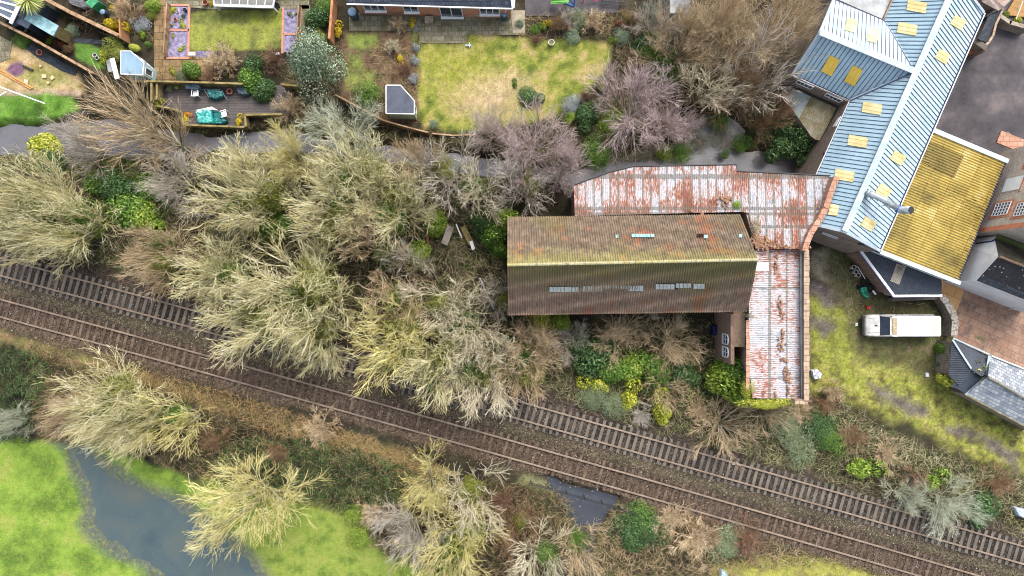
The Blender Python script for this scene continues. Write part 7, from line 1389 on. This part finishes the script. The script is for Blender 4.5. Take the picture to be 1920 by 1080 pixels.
# bits and pieces
def beamthing(name, label, cat, a, b, w_, h_, mt, za=.3, zb=.3, bevel=.01):
    mb = MB(); mb.beam(W(*a, za), W(*b, zb), w_, h_); return tag(mb.build(name, mt, bevel=bevel), label, cat)
m_tim = M('orange_timber', [c(190, 130, 66), c(225, 170, 104)], 2, .8, .1)
beamthing('timber_plank', 'upper of the two long orange planks lying on the straw lawn', 'plank', (-5, 128), (62, 165), .12, .06, m_tim, .12, .12); beamthing('timber_plank', 'lower of the two long orange planks lying on the straw lawn', 'plank', (-5, 132), (58, 167), .1, .06, m_tim, .1, .1)
beamthing('white_pole', 'white bar lying across the top of the grass bank at the left edge', 'pole', (0, 163), (84, 194), .1, .1, m_upvc, .8, .8); beamthing('white_pole', 'short white strut at the left edge below the white bar', 'pole', (-10, 185), (12, 172), .08, .08, m_upvc, .8, .8)
beamthing('dark_post', 'short dark post lying on the straw lawn beside the purple patch', 'post', (42, 123), (62, 132), .18, .1, m_dark, .12, .12)
beamthing('white_pole', 'pale blue white pole leaning between the wood and the barn', 'pole', (900, 522), (926, 580), .11, .11, M('pale_pole', [c(170, 182, 205), c(215, 222, 235)], 3, .5), 3.2, .6)
beamthing('metal_sheet', 'pale grey corrugated sheet leaning in the clearing', 'sheet', (845, 424), (833, 458), .62, .03, m_asbestos, 1.2, .5); beamthing('metal_sheet', 'small white sheet at the right of the clearing', 'sheet', (883, 452), (888, 468), .3, .03, m_white, .7, .5)
beamthing('metal_sheet', 'mossy board lying left of the collapsed sheets in the clearing', 'sheet', (784, 490), (798, 484), .5, .04, m_asbm, .4, .4); beamthing('timber_plank', 'long brown board leaning in the clearing', 'plank', (868, 425), (884, 458), .5, .05, m_wood, .8, .5); beamthing('timber_plank', 'rust brown post standing in the clearing left of the pale sheet', 'plank', (801, 426), (803, 458), .16, .1, M('rust_brown', [c(120, 72, 44), c(150, 98, 64)], 2, .9), .5, .5)
beamthing('timber_plank', 'thin pale board beside the long brown one in the clearing', 'plank', (855, 420), (866, 446), .1, .05, m_white, .8, .6); beamthing('concrete_post', 'grey trunking pipe lying between the two lime bushes', 'pipe', (1196, 752), (1222, 762), .16, .12, m_conc, .4, .4)
beamthing('white_board', 'white and lilac board leaning beside the blue summerhouse', 'board', (210, 109), (220, 148), .42, .05, m_white, 1.0, 1.0); beamthing('grey_board', 'grey board left of the white one beside the blue summerhouse', 'board', (203, 112), (207, 135), .38, .05, M('grey_board', [c(128, 130, 138), c(160, 162, 168)], 2, .8), .8, .8)
beamthing('bench', 'white slatted bench at the end of the purple slate strip', 'bench', (354, 101), (366, 101), .28, .06, m_upvc, .45, .45); beamthing('white_trough', 'narrow white rectangular trough above the purplish shrub', 'trough', (510, 101), (524, 101), .22, .16, m_upvc, .3, .3)
beamthing('white_pole', 'white washing line pole at the top right garden corner', 'pole', (1918, 2), (1905, 36), .05, .05, m_upvc, 1.2, 1.2)
beamthing('white_tube', 'short white tube beside the tyres', 'tube', (1636, 545), (1642, 552), .14, .1, m_upvc, .6, .6); beamthing('white_tube', 'lilac white rail on the concrete strip beside the chimney pots', 'rail', (1608, 500), (1622, 523), .06, .06, m_upvc, .65, .65)
mb = MB(); 
for q in (((1056, 2), (1060, 2)),): pass
for i, (x, y, s_) in enumerate([(83, 143, .38), (98, 146, .34), (49, 154, .42), (90, 155, .26), (76, 124, .22)]):
    p = W(x, y, .1); mb = MB(); mb.box(p.x, p.y, .08, s_, s_*.9, .14, i*.7); tag(mb.build('paving_block', M('sandy_block', [c(200, 170, 130), c(225, 200, 165)], 3, .9, .1) if i == 0 else bpy.data.materials['sandy_block'], bevel=.03), ['pale block on the straw lawn, left of a pair', 'pale block on the straw lawn, right of a pair', 'largest pale slab beside the orange planks', 'lowest small pale block on the straw lawn', 'small pale stone near the dark path'][i], 'block', 'pale blocks on the straw lawn')
# birdlike ornament on the lawn
mb = MB(); a = W(878, 85, .2); mb.beam(a+Vector((-.25, 0, 0)), a+Vector((.25, 0, 0)), .12, .08); mb.beam(a+Vector((.1, -.2, 0)), a+Vector((.12, .25, 0)), .08, .06); tag(mb.build('lawn_sprinkler', M('pale_blue_plastic', [c(170, 190, 215)], 2, .5), bevel=.01), 'pale blue sprinkler on the lawn below the patio', 'sprinkler')
for x, y, lab in ((1882, 250, 'grey round manhole cover in the asphalt yard'), (835, 66, None)):
    if lab: p = W(x, y, .07); mb = MB(); mb.tube([(p.x, p.y, .05), (p.x, p.y, .075)], .14, 18); tag(mb.build('manhole_cover', m_steel), lab, 'manhole cover')
p = W(1890, 252, .07); mb = MB(); mb.box(p.x, p.y, .066, .42, .42, .02, R(-25)); tag(mb.build('manhole_cover', M('dark_iron_cover', [c(90, 86, 90), c(120, 116, 118)], 3, .6)), 'square iron manhole cover beside the round one', 'manhole cover')
mb = MB(); mb.prism([tuple(W(x, y, .08)[:2]) for x, y in ((1829, 626), (1850, 635), (1848, 643), (1827, 633))], .02, .085); tag(mb.build('planting_hole', M('mossy_gravel', [c(78, 70, 50), c(120, 112, 80), c(150, 142, 116)], 6, .95, .3)), 'mossy gravel rectangle let into the terracotta yard', 'gravel patch')
# bridge railing over the brook
rl = empty('bridge_railing', (*W(1095, 935, 0)[:2], 0), 'dark two rail railing of the little bridge over the brook below the lower track', 'railing')
pa, pb = W(996, 908, 1.0), W(1198, 966, 1.0)
for i in range(7):
    p = pa.lerp(pb, i/6); mb = MB(); mb.beam(Vector((p.x, p.y, -.3)), p, .07, .07, up=(1, 0, 0)); mb.build('post', m_dark, rl)
for z_ in (0, -.45): mb = MB(); mb.beam(pa+Vector((0, 0, z_)), pb+Vector((0, 0, z_)), .06, .06); mb.build('rail', m_dark, rl)
# blue white things at the edges
cover('pale blue tent tip at the bottom edge', [(1352, 1068), (1362, 1072), (1368, 1090), (1348, 1090)], .6, M('pale_blue_canvas', [c(150, 180, 200), c(190, 212, 224)], 2, .6), 0, 31, 'tent')
cover('pale blue white boat cover at the right edge by the railway', [(1900, 950), (1940, 958), (1940, 975), (1908, 968)], .6, M('pale_canvas', [c(150, 175, 205), c(220, 228, 236)], 2, .6), 0, 32, 'canvas_cover')
mb = MB(); p = W(1375, 869, .3); mb.box(p.x, p.y, .33, .28, .22, .22, .3); tag(mb.build('marker_stone', m_conc, bevel=.03), 'pale marker stone beside the upper track', 'stone')
p = W(804, 36, .5); mb = MB(); mb.box(p.x, p.y, .25, .75, .6, .5); rt = tag(mb.build('raised_planter', m_conc, bevel=.02), 'small square mossy planter in the middle of the bungalow patio', 'planter')
